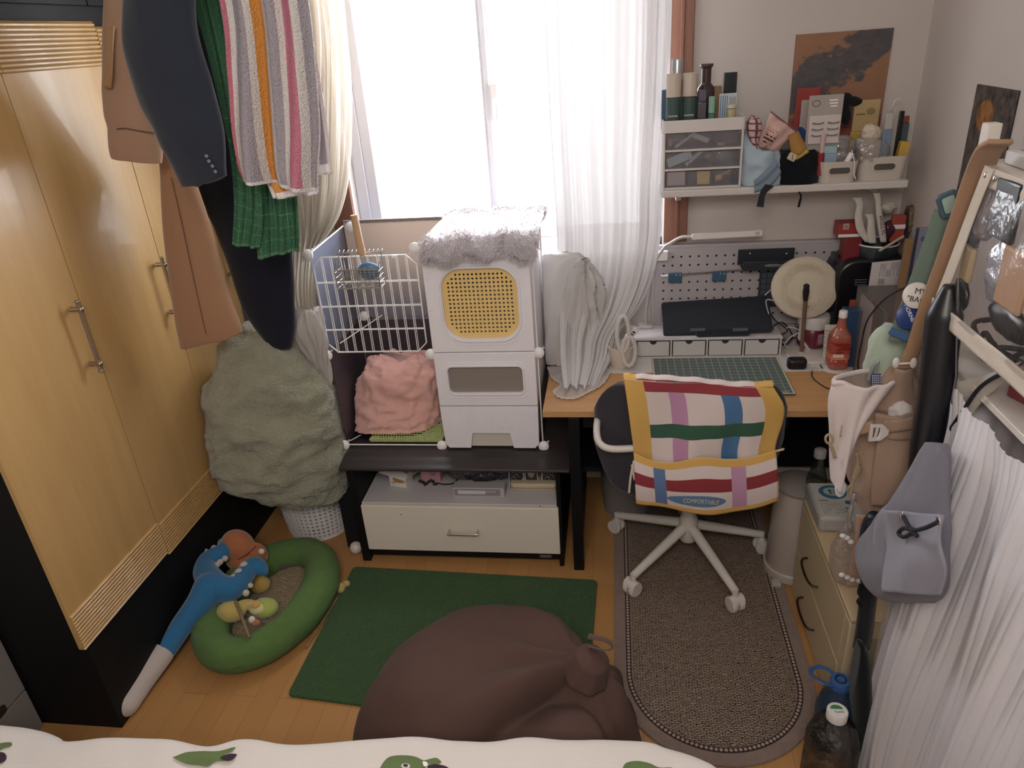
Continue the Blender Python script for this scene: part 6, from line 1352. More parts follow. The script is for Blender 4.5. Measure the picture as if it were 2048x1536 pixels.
# soft things stuffed in the two bags
t = thing('pink_pouch', 'pink fabric pouch with tiny printed letters sticking out of the blue bag', 'pouch', (.60, 2.86, 1.5))
A, B, C_, D = [W(x, y, Y=2.85) for x, y in ((1541, 224), (1592, 262), (1555, 306), (1514, 292))]
def qd(u, v): q = A.lerp(B, u).lerp(D.lerp(C_, u), v); return q+V((0, -.028*math.sin(PI*u)*math.sin(PI*v)-.004*math.sin(u*13+v*5), 0))
MB().grid(qd, 24, 24).build('front_cloth', paint('pink_print', '#cfa79c', [('l', 14, 22, .08, .55, .35, .85, '#a0786e'), ('l', 9, 14, .1, .5, .5, .9, '#4a3434')], .9, .4), t, solid=.02, off=1, ang=180)
MB().tube([A+V((0, -.002, .002)), B+V((0, -.002, 0))], .0025, 6).build('zip_edge', M('plum_zip', '#7b4a55', .5), t)
shelfblob('checked_cloth', 'pink and plum checked cloth poking out of the pale blue bag', 'cloth', [(232, 1502, 1508, .01, .01), (240, 1496, 1520, .02, .02), (258, 1494, 1522, .025, .02), (278, 1500, 1516, .02, .02), (300, 1506, 1518, .02, .02)], 2.84, gridmat('plaid', '#c6a8a6', '#6d3444', 5, 6, .25, (0, 0)), .003, 20, 1, zmin=1.5)
t = thing('sponge_cloth', 'mustard waffle cloth folded on the black pouch', 'cloth', (.66, 2.83, 1.5))
A2, B2, C2, D2 = [W(x, y, Y=2.83) for x, y in ((1578, 270), (1594, 262), (1612, 296), (1585, 316))]
MB().grid(lambda u, v: A2.lerp(B2, u).lerp(D2.lerp(C2, u), v)+V((0, -.01*math.sin(PI*u), 0)), 10, 14).build('waffle_cloth', gridmat('waffle', '#b9862b', '#8f6420', 14, 10, .25, (0, 0)), t, solid=.012, ang=180)
MB().grid(lambda u, v: D2.lerp(C2, u).lerp(W(1588, 324, Y=2.82).lerp(W(1618, 304, Y=2.82), u), v), 6, 4).build('folded_end', M('yellow_fold', '#b79a2e', .8), t, solid=.010, ang=180)
shelfblob('blue_cloth', 'royal blue cloth behind the mustard waffle cloth', 'cloth', [(255, 1596, 1604, .01, .01), (268, 1594, 1616, .015, .015), (290, 1600, 1624, .015, .015), (308, 1606, 1620, .01, .01)], 2.88, cloth('royal_blue', '#1f3a6e', .4), .003, 15, zmin=1.5)
t = thing('mini_jar', 'tiny ivory jar resting on the black pouch', 'jar', W(1585, 312, Y=2.80)); p = W(1584, 314, Y=2.80); MB().prism(rrect(-.014, -.013, .014, .013, .004), -.008, .008, frameM(p, (1, 0, -.5), (.5, 0, 1))).build('body', M('ivory_plastic', '#c4b49a', .4), t, bevel=.003)
MB().box(p.x-.001, p.y-.0095, p.z-.010, p.x+.001, p.y-.0082, p.z+.010).build('gap_line', m_ink, t)
# eyelash card and the bottles of the first white bin
def bin_(label, px0, px1, py0, py1, Yf, dpt):
    a, b = W(px0, py0, Y=Yf), W(px1, py0, Y=Yf); z1 = W(px0, py1, Y=Yf).z; x0, x1 = a.x, b.x; t = thing('storage_bin', label, 'storage bin', ((x0+x1)/2, Yf+dpt/2, SZ), 0, 'white handled storage bins on the shelf')
    o = MB(); ci = [(x0+.006, SZ), (x0, z1)]
    out0 = rrect(x0+.008, Yf+.008, x1-.008, Yf+dpt-.008, .03); out1 = rrect(x0, Yf, x1, Yf+dpt, .034); in1 = rrect(x0+.004, Yf+.004, x1-.004, Yf+dpt-.004, .03); in0 = rrect(x0+.012, Yf+.012, x1-.012, Yf+dpt-.012, .026)
    n = len(out0); vs = [(p[0], p[1], SZ) for p in out0]+[(p[0], p[1], z1) for p in out1]+[(p[0], p[1], z1) for p in in1]+[(p[0], p[1], SZ+.004) for p in in0]; fs = [tuple(range(n-1, -1, -1)), tuple(range(3*n, 4*n))]
    for k in range(3):
        for i in range(n): j = (i+1) % n; fs.append((k*n+i, k*n+j, (k+1)*n+j, (k+1)*n+i))
    o._add(vs, fs); o.build('body', m_bin, t, ang=50); cx = (x0+x1)/2; zc = SZ+(z1-SZ)*.58
    sl = rrect(cx-.036, zc-.011, cx+.036, zc+.011, .0105); Fm = frameM((0, Yf+.003, 0), (1, 0, 0), (0, 0, 1))
    MB().prism(sl, 0, .0015, Fm).build('slot', M('slot_shade', '#57504a', .8), t); MB().ring(rrect(cx-.039, zc-.014, cx+.039, zc+.014, .013), sl, 0, .004, Fm).build('slot_rim', m_bin, t)  # dark oval plate stands in for the shade inside the slot
    return t, x0, x1, z1
m_bin = M('bin_plastic', '#c4b9ae', .4)
bn1, b1x0, b1x1, b1z = bin_('left white storage bin with oval slot, holding the light blue bottle', 1636, 1716, 372, 326, 2.805, .20)
bn2, b2x0, b2x1, b2z = bin_('right white storage bin with oval slot, holding yellow packs', 1716, 1814, 362, 316, 2.815, .20)
BZ = SZ+.006
A, B = W(1611, 283, Y=2.86), W(1683, 270, Y=2.86); zt = W(1650, 190, Y=2.86).z
ec = thing('eyelash_card', 'grey packaging card with six false eyelashes in the left white bin', 'packaging', ((A.x+B.x)/2, 2.86, BZ)); x0, x1 = W(1615, 240, Y=2.86).x, W(1683, 240, Y=2.86).x
z0 = W(1640, 312, Y=2.86).z; MB().box(x0, 2.862, z0, x1, 2.866, zt).build('card', M('grey_pack', '#a99f96', .5), ec, bevel=.001)
zm = W(1650, 230, Y=2.86).z; wn = MB().box(x0+.006, 2.853, W(1650, 287, Y=2.86).z, x1-.003, 2.862, zm).build('tray', M('pink_white_tray', '#cdc0bd', .35), ec, bevel=.003)
for i in range(2):
    for j in range(4):
        cx, cz = x0+.036+i*.052, zm-.022-j*.021; pts = [(cx+.018*math.cos(a), 2.8515, cz-.006*math.sin(a)) for a in [PI*k/10 for k in range(11)]]
        L_ = MB(); L_.tube(pts, .0012, 5)
        for k in range(9): a = PI*(k+1)/10; L_.tube([(cx+.018*math.cos(a), 2.8515, cz-.006*math.sin(a)), (cx+.022*math.cos(a), 2.850, cz-.006*math.sin(a)-.006)], .0005, 3)
        if j < 3: L_.build('eyelash', m_ink, ec)
p = W(1633, 207, Y=2.86); MB().tube([(p.x+.013*math.cos(2*PI*k/20), 2.861, p.z+.010*math.sin(2*PI*k/20)) for k in range(20)], .0008, 4, closed=True).build('ring_print', m_ink, ec)
for k, (y, w) in enumerate(((200, .03), (206, .028), (212, .022))): p = W(1668, y, Y=2.86); MB().box(p.x-w/2, 2.8608, p.z-.0022, p.x+w/2, 2.862, p.z+.0022).build('print_line', m_whiteink, ec)
cyl2 = lambda *a, **k: None
def at_bin(name, label, cat, px0, px1, pyt, Y, th, mat, capf=0, capm=None): return flatb(name, label, cat, px0, px1, pyt, Y, th, mat, capf, capm, z0=BZ)
at_bin('blue_bottle', 'light blue flip-cap bottle at the front of the left white bin', 'bottle', 1652, 1684, 292, 2.83, .03, M('light_blue', '#8aa6b8', .35), .22, M('light_blue2', '#9ab4c2', .35))
t = thing('lip_tube', 'red and white lip tube at the left of the left white bin', 'lip tube', (W(1637, 330, Y=2.83).x, 2.83, BZ)); x = W(1637, 330, Y=2.835).x
MB().lathe([(.012, 0), (.012, .075), (.008, .08)], (x+.006, 2.835, BZ+.02), 18).build('red_body', M('lip_red', '#8e1f2c', .3), t); MB().lathe([(.008, .08), (.008, .14), (.004, .145)], (x+.006, 2.835, BZ+.02), 18).build('clear_cap', M('lip_cap', '#c7aaa8', .3), t)
shelfblob('clear_bag', 'crumpled clear zip bag behind the light blue bottle', 'bag', [(272, 1650, 1700, .01, .01), (286, 1645, 1716, .02, .02), (305, 1642, 1712, .025, .03), (330, 1650, 1708, .02, .02)], 2.90, m_film, .006, 20, 3, zmin=BZ)
t = thing('lip_balm', 'small white tube leaning in the left white bin', 'tube', W(1697, 318, Y=2.83)); a, b = W(1690, 330, Y=2.83), W(1704, 306, Y=2.83); MB().tube([a, b], .010, 14).build('body', m_white, t); MB().tube([b, b+(b-a)*.35], .0085, 14).build('cap', M('violet_cap2', '#564e66', .4), t)
MB().tube(cr([W(x, y, Y=2.80) for x, y in ((1703, 300), (1709, 325), (1708, 345), (1711, 358))], 16), .0018, 6).build('cord', m_white, t)
inb('red_card', 'red printed card behind the eyelash packaging', 'card', W(1592, 200, Y=2.96).x, 2.955, SZ+.01, W(1640, 200, Y=2.96).x, 2.96, W(1610, 176, Y=2.96).z, M('red_card', '#9a2f28', .6, var=.2, vs=30))
inb('ribbed_card', 'pale ribbed cardboard pack behind the eyelash card', 'packaging', W(1600, 240, Y=2.93).x, 2.925, SZ+.01, W(1628, 240, Y=2.93).x, 2.935, W(1610, 200, Y=2.93).z, M('ribbed_pack', '#a99c96', .6, var=.15, vs=120))
mb = MB(); p = W(1695, 196, Y=2.95); mb.ell((p.x-.012, 2.95, p.z+.0), (.032, .012, .018), Matrix.Identity(4)); mb.ell((p.x+.02, 2.95, p.z-.014), (.034, .012, .02)); mb.ell((p.x, 2.948, p.z-.05), (.02, .012, .045)); mb.disp(.006, 20)
Lb(mb.build('hair_bow', cloth('black_satin', '#1a171d', .2)), 'black satin hair bow sticking up behind the two white bins', 'hair bow')
# contents of the second white bin
t = at_bin('yellow_pack', 'yellow flat pack with beige top in the right white bin', 'packet', 1706, 1760, 200, 2.95, .012, M('yellow_film', '#b79a2a', .5), .42, M('beige_film', '#b79a68', .6))
p = W(1742, 222, Y=2.948); MB().ell((p.x, 2.9485, p.z), (.014, .0008, .012)).build('printed_spot', M('dull_spot', '#8a7a40', .6), t); p = W(1732, 228, Y=2.94); MB().box(p.x-.03, 2.9485, p.z-.003, p.x+.0, 2.9495, p.z+.001).build('printed_line', M('dull_spot2', '#6d6030', .6), t)
inb('tissue_box', 'white carton with small brown print in the right white bin', 'box', W(1722, 300, Y=2.85).x, 2.85, BZ+.002, W(1766, 300, Y=2.85).x, 2.92, W(1740, 282, Y=2.85).z, M('carton_white', '#b9aca2', .6), .12)
shelfblob('tissue', 'crumpled cream tissue on the white carton', 'tissue', [(250, 1732, 1745, .01, .01), (258, 1728, 1756, .02, .02), (275, 1727, 1756, .02, .02), (282, 1734, 1750, .02, .02)], 2.87, M('tissue_cream', '#c9b8a4', .9), .006, 25, zmin=1.55)
shelfblob('clear_bag', 'crumpled clear bag around the white carton', 'bag', [(278, 1716, 1768, .01, .01), (292, 1712, 1776, .03, .02), (312, 1716, 1774, .03, .02), (330, 1722, 1766, .02, .02)], 2.848, m_film, .006, 20, 8, zmin=BZ)
t = at_bin('blue_tube', 'grey-blue narrow packet in the right white bin', 'packet', 1772, 1790, 226, 2.84, .012, M('grey_blue', '#6d86a0', .4), .25, M('grey_white', '#b3aca6', .4))
t = at_bin('white_comb', 'white rounded comb standing at the back of the right bin', 'comb', 1786, 1806, 212, 2.90, .008, M('comb_white', '#b9b0a8', .4)); a = W(1796, 206, Y=2.905); MB().tube(cr([(a.x-.016, 2.904, a.z-.014), (a.x-.012, 2.904, a.z+.008), (a.x+.004, 2.904, a.z+.014), (a.x+.014, 2.904, a.z)], 14), .003, 8).build('hook', M('comb_white2', '#cfc8c4', .4), t)
at_bin('black_file', 'black slanted file in the right white bin', 'file', 1799, 1809, 222, 2.88, .008, m_blackplastic)
at_bin('green_tube2', 'dark teal sachet at the far right of the right bin', 'sachet', 1806, 1822, 232, 2.90, .010, M('teal_film', '#43585c', .3), .12, M('red_tip', '#8a3a28', .5)).name = 'teal_sachet'
inb('yellow_box', 'small yellow box at the front right of the right white bin', 'box', W(1797, 300, Y=2.84).x, 2.84, BZ+.004, W(1816, 300, Y=2.84).x, 2.87, W(1806, 284, Y=2.84).z, M('bright_yellow', '#c29a25', .5), 0, .12)
# painting pinned to the wall
A, B = W(1588, 73, Y=3.044), W(1788, 57, Y=3.044); C_ = W(1768, 215, Y=3.044)
m, nt, bs, out = nodes('painting_print'); tc = N(nt, 'ShaderNodeTexCoord'); mp = N(nt, 'ShaderNodeMapping'); mp.inputs['Rotation'].default_value = (0, 0, .6); mp.inputs['Scale'].default_value = (1, 1.5, 1); nt.links.new(tc.outputs['UV'], mp.inputs[0])
f1 = noise_(nt, mp.outputs[0], 2.6, 6, .62); sp = N(nt, 'ShaderNodeSeparateXYZ'); nt.links.new(tc.outputs['UV'], sp.inputs[0])
# dark cloud: stronger along a diagonal from lower left to upper right
dg = math_(nt, 'ABSOLUTE', math_(nt, 'SUBTRACT', math_(nt, 'SUBTRACT', sp.outputs[1], math_(nt, 'MULTIPLY', sp.outputs[0], .55)), .42))
k = math_(nt, 'SUBTRACT', math_(nt, 'ADD', f1, .22), math_(nt, 'MULTIPLY', dg, .95)); r = N(nt, 'ShaderNodeMapRange'); r.inputs[1].default_value = .50; r.inputs[2].default_value = .55; nt.links.new(k, r.inputs[0])
og_ = mixc(nt, noise_(nt, tc.outputs['UV'], 3, 5), lin('#8c6146'), lin('#a2714c')); dk_ = mixc(nt, noise_(nt, mp.outputs[0], 7, 6, .7), lin('#2c2a30'), lin('#6c6668'))
c1 = mixc(nt, r.outputs[0], og_, dk_); red = math_(nt, 'LESS_THAN', sp.outputs[1], .20); c2 = mixc(nt, red, c1, mixc(nt, noise_(nt, tc.outputs['UV'], 8, 4), lin('#833b30'), lin('#9a4f3c')))
nt.links.new(c2, bs.inputs['Base Color']); bs.inputs['Roughness'].default_value = .7
pt = thing('painting', 'unframed orange painting with a dark cloud and red lower band', 'painting', ((A.x+B.x)/2, 3.045, C_.z)); zt_ = (A.z+B.z)/2+.004; zb_2 = 1.56
MB().box(A.x+.008, 3.0425, zb_2, B.x, 3.0495, zt_).build('board', M('painting_edge', '#7b4a2e', .7), pt)
MB().quad((A.x+.008, 3.042, zt_), (B.x, 3.042, zt_), (B.x, 3.042, zb_2), (A.x+.008, 3.042, zb_2)).build('painted_picture', m, pt, smooth=False)
# ================================================================ drawer chest beside the rug
m_chest = M('cream_chest', '#c8b48e', .45, var=.03); m_pull = M('dark_steel', '#6d6660', .3, 1)
dcx, dcy0, dcy1, dcz = .662, 1.672, 2.262, .425
dch = thing('drawer_chest', 'low cream drawer chest with steel pulls at the right of the rug', 'drawer chest', (.86, 1.96, 0))
MB().box(dcx+.018, dcy0, .0, 1.03, dcy1, dcz-.016).build('body', m_chest, dch, bevel=.002)
MB().box(dcx+.0, dcy0-.003, dcz-.016, 1.035, dcy1+.003, dcz).build('top', M('cream_top', '#bfa680', .45), dch, bevel=.003)
for z0, z1, (pa, pb) in ((.205, dcz-.02, ((1614, 1125), (1638, 1165))), (.012, .200, ((1605, 1205), (1630, 1250)))):
    d = MB().box(dcx, dcy0+.045, z0, dcx+.018, dcy1-.002, z1).build('drawer', m_chest, dch, bevel=.002)
    a, b = W(*pa, X=dcx), W(*pb, X=dcx); zz = (a.z+b.z)/2; y0, y1 = b.y, a.y
    MB().tube(cr([(dcx, y1, zz), (dcx-.018, y1-.006, zz), (dcx-.026, y1-.03, zz-.002), (dcx-.028, (y0+y1)/2, zz-.004), (dcx-.026, y0+.03, zz-.002), (dcx-.018, y0+.006, zz), (dcx, y0, zz)], 30), .0042, 8).build('handle', m_pull, d)
MB().box(dcx, dcy0, .0, dcx+.018, dcy0+.042, dcz-.02).build('corner_panel', m_chest, dch, bevel=.002)
MB().box(dcx+.02, dcy0-.004, .0, 1.03, dcy0, dcz-.065).build('front_panel', M('cream_shaded', '#a8987a', .5), dch, bevel=.002)  # darker cream than the drawers: shade on this end is painted in
# wet wipes pack on top
wx0, wx1, wy0, wy1, wz = .668, .815, 2.07, 2.285, dcz
wp = thing('wipes_pack', 'soft pack of wet wipes with blue oval lid label on the drawer chest', 'wipes pack', ((wx0+wx1)/2, (wy0+wy1)/2, wz))
mb = MB(); mb.box(wx0, wy0, wz, wx1, wy1, wz+.062); mb.build('pack', M('pack_grey', '#a8a7a2', .35), wp, bevel=.014)
TQ = [W(a, b, Z=wz+.0625) for a, b in ((1598, 945), (1668, 942), (1686, 1010), (1610, 1010))]
MB().quad((wx0+.010, wy1-.012, wz+.0625), (wx1-.01, wy1-.012, wz+.0625), (wx1-.01, wy0+.012, wz+.0625), (wx0+.01, wy0+.012, wz+.0625)).build('top_print', paint('wipes_print', '#b5b5ae', [('l', 24, 40, .05, .62, .04, .42, '#8d8c80'), ('r', .06, .3, .44, .47, '#5d6a6c'), ('e', .52, .72, .36, .22, '#2f6f8c'), ('e', .52, .735, .235, .13, '#a3b0aa'), ('r', .42, .50, .72, .80, '#3c5c66'), ('r', .42, .50, .66, .70, '#3c5c66'), ('r', .55, .63, .66, .78, '#5c747a'), ('e', .80, .40, .09, .06, '#35658a'), ('e', .70, .22, .06, .045, '#84786a'), ('e', .68, .12, .06, .045, '#6d7f84')], bump=0, rough=.4), wp, smooth=False)
# plastic bottle behind the pack
p = W(1641, 903, Y=2.36); c = V((p.x, 2.36, .0)); m_pet = clear('pet_plastic', '#cfd2d0', .35, .08, .14, '#4a4c4e')
t = thing('water_bottle', 'clear plastic bottle with a white cap behind the wipes pack', 'bottle', c)
cz = p.z; MB().lathe([(.03, .0), (.036, .01), (.036, cz-.12), (.018, cz-.04), (.016, cz-.018)], c, 30).build('bottle_body', m_pet, t, ang=60); MB().lathe([(.021, cz-.022), (.021, cz+.006), (.018, cz+.009), (.004, cz+.009)], c, 28).build('cap', M('cap_grey', '#a7a2a4', .4), t, ang=50)
# ================================================================ big water jugs at the right foot
def jug(name, label, cp, capm, mb_, hz, Rj=.07):
    c = V((cp.x, cp.y, 0)); t = thing(name, label, 'water jug', c)
    prof = [(Rj*.9, .0), (Rj, .012), (Rj, .05), (Rj*.96, .06), (Rj, .07), (Rj, .12), (Rj*.96, .13), (Rj, .14), (Rj, hz-.10), (Rj*.80, hz-.055), (.026, hz-.03), (.023, hz-.02), (.023, hz)]
    MB().lathe(prof, c, 36).build('jug_body', mb_, t, ang=60); MB().lathe([(.027, hz-.020), (.0275, hz+.006), (.025, hz+.009), (.003, hz+.009)], c, 32).build('cap', capm, t, ang=50); return t
cp = W(1675, 1422, Z=.29); m_pet2 = clear('jug_plastic', '#c7cbc8', .4, .08, .16, '#4b4745', .6)
j1 = jug('water_jug', 'clear ribbed water jug with a white cap marked by a green half disc', cp, M('cap_white', '#d6d1cd', .4), m_pet2, .285)
c = V((cp.x, cp.y, .2945)); MB().prism([(c.x-.002+.016*math.cos(a), c.y+.003+.013*math.sin(a)) for a in [k*PI/12 for k in range(13)]], c.z, c.z+.0006).build('green_mark', M('leaf_green', '#2f7a3c', .6), j1)
text('lettering', 'Yumo', V((c.x+.002, c.y-.006, c.z)), (1, .1, 0), (-.1, 1, 0), .011, M('cap_ink', '#5a6a66', .6), j1, .0004, .024)
cp2 = W(1690, 1390, Z=.30); m_cb = M('cap_blue', '#2b5590', .4); j2 = jug('water_jug', 'water jug with a blue cap and ring handle behind the white-capped jug', V((cp2.x+.004, cp2.y+.055, 0)), m_cb, M('jug_blue', '#27384e', .3, coat=.3), .29, .055)
hc = V((cp2.x+.004, cp2.y+.055, .285)); MB().tube(cr([hc+V(q) for q in ((-.02, -.01, 0), (-.05, -.012, .01), (-.075, .01, .014), (-.07, .035, .012), (-.04, .045, .010), (-.01, .03, .004))], 30), .0065, 10, flat=(1, .5)).build('ring_handle', m_cb, j2)
MB().tube([(hc.x+.014*math.cos(k*PI/10), hc.y+.014*math.sin(k*PI/10), .300) for k in range(20)], .0022, 6, closed=True).build('cap_ring', M('navy_ring', '#142038', .4), j2)
# ================================================================ storage rack against the right wall
RX, RY0, RY1 = .73, .62, 1.64; m_rk = M('rack_white', '#cfc6bd', .4); Zm, Zt = 1.284, 1.702
rk = thing('storage_rack', 'white metal storage rack along the right wall hung with bags', 'rack', (.95, 1.3, 0))
for x, y in ((RX, RY1), (RX+.33, RY1), (RX, RY0), (RX+.33, RY0)): MB().box(x, y-.028, 0, x+.028, y, 1.775).build('post', m_rk, rk, bevel=.003)
for z in (.14, Zm, Zt): MB().box(RX+.002, RY0+.002, z-.012, RX+.356, RY1-.002, z).box(RX-.004, RY0, z-.014, RX, RY1, z+.002).build('shelf', m_rk, rk, bevel=.003)
RTZ = Zt
# boxes on the top shelf
inb('flat_box', 'lower white flat box on the top rack shelf', 'box', .76, 1.16, RTZ+.001, 1.0, 1.585, RTZ+.026, M('box_white', '#cdc7c8', .5)); inb('flat_box', 'upper grey-white flat box on the top rack shelf', 'box', .78, 1.18, RTZ+.0275, .99, 1.575, RTZ+.054, M('box_white2', '#b9b2ae', .5))
inb('tall_carton', 'tall beige carton standing on the flat boxes of the rack', 'box', .83, 1.22, RTZ+.056, .97, 1.50, RTZ+.30, M('beige_carton', '#b3a190', .5))
# clear pocket organiser on the front of the rack
px_ = RX-.014
OG = [W(1984, 333, X=px_), None, None, W(1893, 627, X=px_)]; oy0, oy1 = .98, OG[0].y; otz = OG[0].z; obz = OG[3].z
po = thing('pocket_organizer', 'clear plastic pocket organiser with cream fabric borders on the rack front', 'organizer', (px_, 1.45, obz))
m_ob = cloth('cream_canvas', '#c6b9aa', .5, 400, .04, 10, .1)
def yzp(y0, z0, y1, z1, x=px_, t=.004): return MB().box(x-t, y0, z0, x, y1, z1)
yb = OG[3].y
def band(a, b, c, d, nm):
    mb = MB(); P = [V(q) for q in (a, b, c, d)]; mb.grid(lambda u, v: P[0].lerp(P[1], u).lerp(P[3].lerp(P[2], u), v)+V((-.0012*math.sin(u*21)*math.sin(v*7)-.002, 0, 0)), 24, 8); mb.build(nm, m_ob, po, solid=.003, ang=180)
band((px_-.004, oy1, otz), (px_-.004, oy0, otz+.002), (px_-.004, oy0, otz-.036), (px_-.004, oy1, otz-.036), 'top_border')
band((px_-.008, oy1+.004, otz+.002), (px_-.008, oy1-.03, otz), (px_-.03, yb-.030, obz), (px_-.03, yb+.004, obz+.002), 'side_border')
band((px_-.03, yb+.004, obz+.036), (px_-.03, oy0, obz+.044), (px_-.03, oy0, obz+.004), (px_-.03, yb+.004, obz), 'bottom_border')
mb = MB(); mb.grid(lambda u, v: V((px_-.010-.022*v-.014*math.sin(PI*u)*math.sin(PI*v)-.004*math.sin(u*17+v*5), oy1-.02+(oy0-oy1+.02)*u, otz-.03+(obz+.03-otz+.03)*v)), 40, 30); mb.build('clear_pocket', clear('pocket_film', '#efecec', .05, .12, .02, '#d0c8c4', .25, edge=.06), po, ang=180)
for y in (oy1-.008, oy1-.045): MB().ell((px_-.012, y, otz-.014), (.003, .006, .006)).build('snap_button', m_chrome, po)
def pk_item(name, label, cat, y, z, r, mat, amp=.004, box=False):
    y *= .9125; z = 2-(2-z)*.9125
    if box: return Lb(MB().box(px_+.002-r[0], y-r[1], z-r[2], px_+.002, y+r[1], z+r[2]).build(name, mat, bevel=.006), label, cat)
    mb = MB(); mb.ell((px_+.002, y, z), r, nu=24, nv=16); mb.disp(amp, 30); mb.v = [(max(q[0], px_-.010), q[1], q[2]) for q in mb.v]; return Lb(mb.build(name, mat, ang=180), label, cat)
def pkp(a, b): q = W(a, b, X=RX+.002); return q.y/.9125, 2-(2-q.z)/.9125
pk_item('silver_pouch', 'crinkled silver pouch in the clear rack pocket', 'pouch', *pkp(2012, 545), (.014, .045, .06), M('silver_foil', '#c4c8d2', .25, .6, bump=.8, bsc=40, dist=.006), .006)
pk_item('beige_box', 'beige box standing left in the clear rack pocket', 'box', *pkp(1958, 528), (.012, .020, .036), M('tan_box', '#b39a6c', .5), box=True)
pk_item('black_case', 'black glossy case high at the right in the clear rack pocket', 'case', *pkp(2036, 420), (.012, .045, .055), m_blk, box=True)
pk_item('tan_box', 'light tan box at the right in the clear rack pocket', 'box', *pkp(2050, 560), (.012, .045, .055), M('light_tan', '#c49a74', .5), box=True)
pk_item('black_pouch', 'black shiny pouch low in the clear rack pocket', 'pouch', *pkp(2036, 645), (.012, .08, .03), m_blk)
pk_item('grey_cloth', 'grey brown cloth rolled in the upper left of the clear rack pocket', 'cloth', *pkp(1992, 420), (.012, .045, .06), cloth('grey_brown', '#6f625c', .4), .006)
pk_item('dark_case', 'dark plum case behind the film left of the silver pouch', 'case', *pkp(1968, 455), (.010, .03, .035), M('plum_case', '#2c222a', .35), box=True)
pk_item('dark_roll', 'dark shiny roll at the lower left of the clear rack pocket', 'roll', *pkp(1935, 590), (.012, .035, .035), m_blk)
# things on the middle shelf
inb('red_case', 'muted red case lying on the middle rack shelf', 'case', .79, 1.28, Zm+.002, .90, 1.42, Zm+.055, M('muted_red', '#8a3a44', .5), .4)
inb('grey_box', 'pale grey box at the back of the middle rack shelf', 'box', .86, 1.43, Zm+.002, 1.0, 1.59, Zm+.10, M('pale_grey', '#a59aa0', .5))
inb('tool_box', 'light grey flat box on the near part of the middle rack shelf', 'box', .77, .82, Zm+.002, 1.0, 1.2, Zm+.03, M('light_grey2', '#8e8788', .5))
mb = MB(); rn = random.Random(5); m_ck = M('black_cord', '#121218', .5)
pts = [V((.76+rn.uniform(-.01, .05), 1.57-.012*k+rn.uniform(-.03, .03), Zm+.03+rn.uniform(0, .07))) for k in range(14)]
Lb(MB().tube(cr(pts, 120), .0055, 7).build('cord_bundle', m_ck), 'thick black cord bundle at the end of the middle rack shelf', 'cord')
pts = [W(a, b, X=RX-.02) for a, b in ((2040, 745), (2000, 750), (1960, 775), (1930, 815), (1905, 852), (1896, 860), (1882, 850))]
Lb(MB().tube(cr([V((.78, 1.26, Zm+.02))]+pts, 60), .0042, 7).build('hanging_cord', m_ck), 'black cord looping over the white rack cover', 'cord')
# white gathered cover over the lower rack
cv = thing('rack_cover', 'white pleated fabric cover hanging over the lower rack', 'curtain', (.76, 1.2, .02)); m_cv = cloth('white_linen', '#c9c4ca', .4, 500, .05, 8, .2, rough=.8)
tp1 = W(1903, 775, X=RX-.022); Lp = [tp1, W(1893, 860, X=RX-.03), W(1850, 1010, X=.693), W(1800, 1170, X=.685), W(1745, 1350, X=.68), W(1706, 1528, X=.676)]; Lp.append(V((Lp[-1].x-.002, Lp[-1].y, .012))) if Lp[-1].z > .03 else None
Lc = cr(Lp, 90); yE = .50
def cvf(u, v):
    a = Lc[int(round(v*90))]; y = a.y+(yE-a.y)*u; g = min(1, v*3.0)
    fold = .012*g*math.sin(u*30+1.5*math.sin(v*3+u*5))+.006*g*math.sin(u*71+v*2)+.0042*(1-abs(math.sin(u*130+.6*math.sin(v*2))))**2
    x = a.x+(.0)*u+fold-.012*math.sin(PI*min(1, u*6))*g
    ztop = .008*math.sin(u*45)*(1-v)**3-.006*min(1, u*5)*(1-v)**2
    return V((x, y, max(.008, a.z+ztop)))
MB().grid(cvf, 340, 90).build('cover_cloth', m_cv, cv, ang=180)
def cve(u, v): a = Lc[int(round(v*90))]; return V((a.x+.22*u, a.y+.004*math.sin(u*30)+.006*u, max(.008, a.z)))
MB().grid(cve, 40, 90).build('side_cloth', m_cv, cv, ang=180)
uc = loft([W(1890, 775, X=.72), W(1900, 800, X=.72), W(1893, 850, X=.72), W(1882, 900, X=.72)], [W(2047, 722, X=.725), W(2000, 765, X=.725), W(1950, 815, X=.725), W(1915, 900, X=.725)], 24, 20, lambda u, v: .006*math.sin(u*9+v*4), nrm=(-1, 0, 0))
uc.build('upper_flap', cloth('linen_beige', '#bcb2a8', .4, 500, .05, 8, .2), cv, ang=180)
# black glossy umbrella and bag straps by the post
mb = MB(); P = [W(a, b, X=RX-.045) for a, b in ((1900, 570), (1888, 640), (1876, 740), (1864, 830), (1852, 900), (1840, 960))]
mb.tube(cr(P, 40), [.012+.023*min(1, k/7)-.008*(k > 30)*(k-30)/10 for k in range(41)], 16)
t = thing('umbrella', 'folded black glossy umbrella hanging on the rack corner', 'umbrella', P[3]); mb.build('folded_canopy', M('black_nylon_gloss', '#0f1016', .38, spec=.5), t, ang=180)
MB().tube([P[0]+V((.004, -.02, .02)), P[2]+V((.024, -.03, 0)), P[4]+V((.02, -.03, 0))], .004, 8).build('steel_rib', M('rib_steel', '#7d8088', .2, 1), t)
P = [W(a, b, Y=1.600) for a, b in ((1740, 1140), (1735, 1200), (1728, 1260), (1722, 1296))]
t = thing('black_strap', 'wide black webbing strap hanging below the grey bag', 'strap', P[-1]); loft([p-V((.022, 0, 0)) for p in P], [p+V((.022, 0, 0)) for p in P], 6, 20, bow=.01).build('webbing', cloth('black_web', '#16171b', .5, 600), t, solid=.004, ang=180)
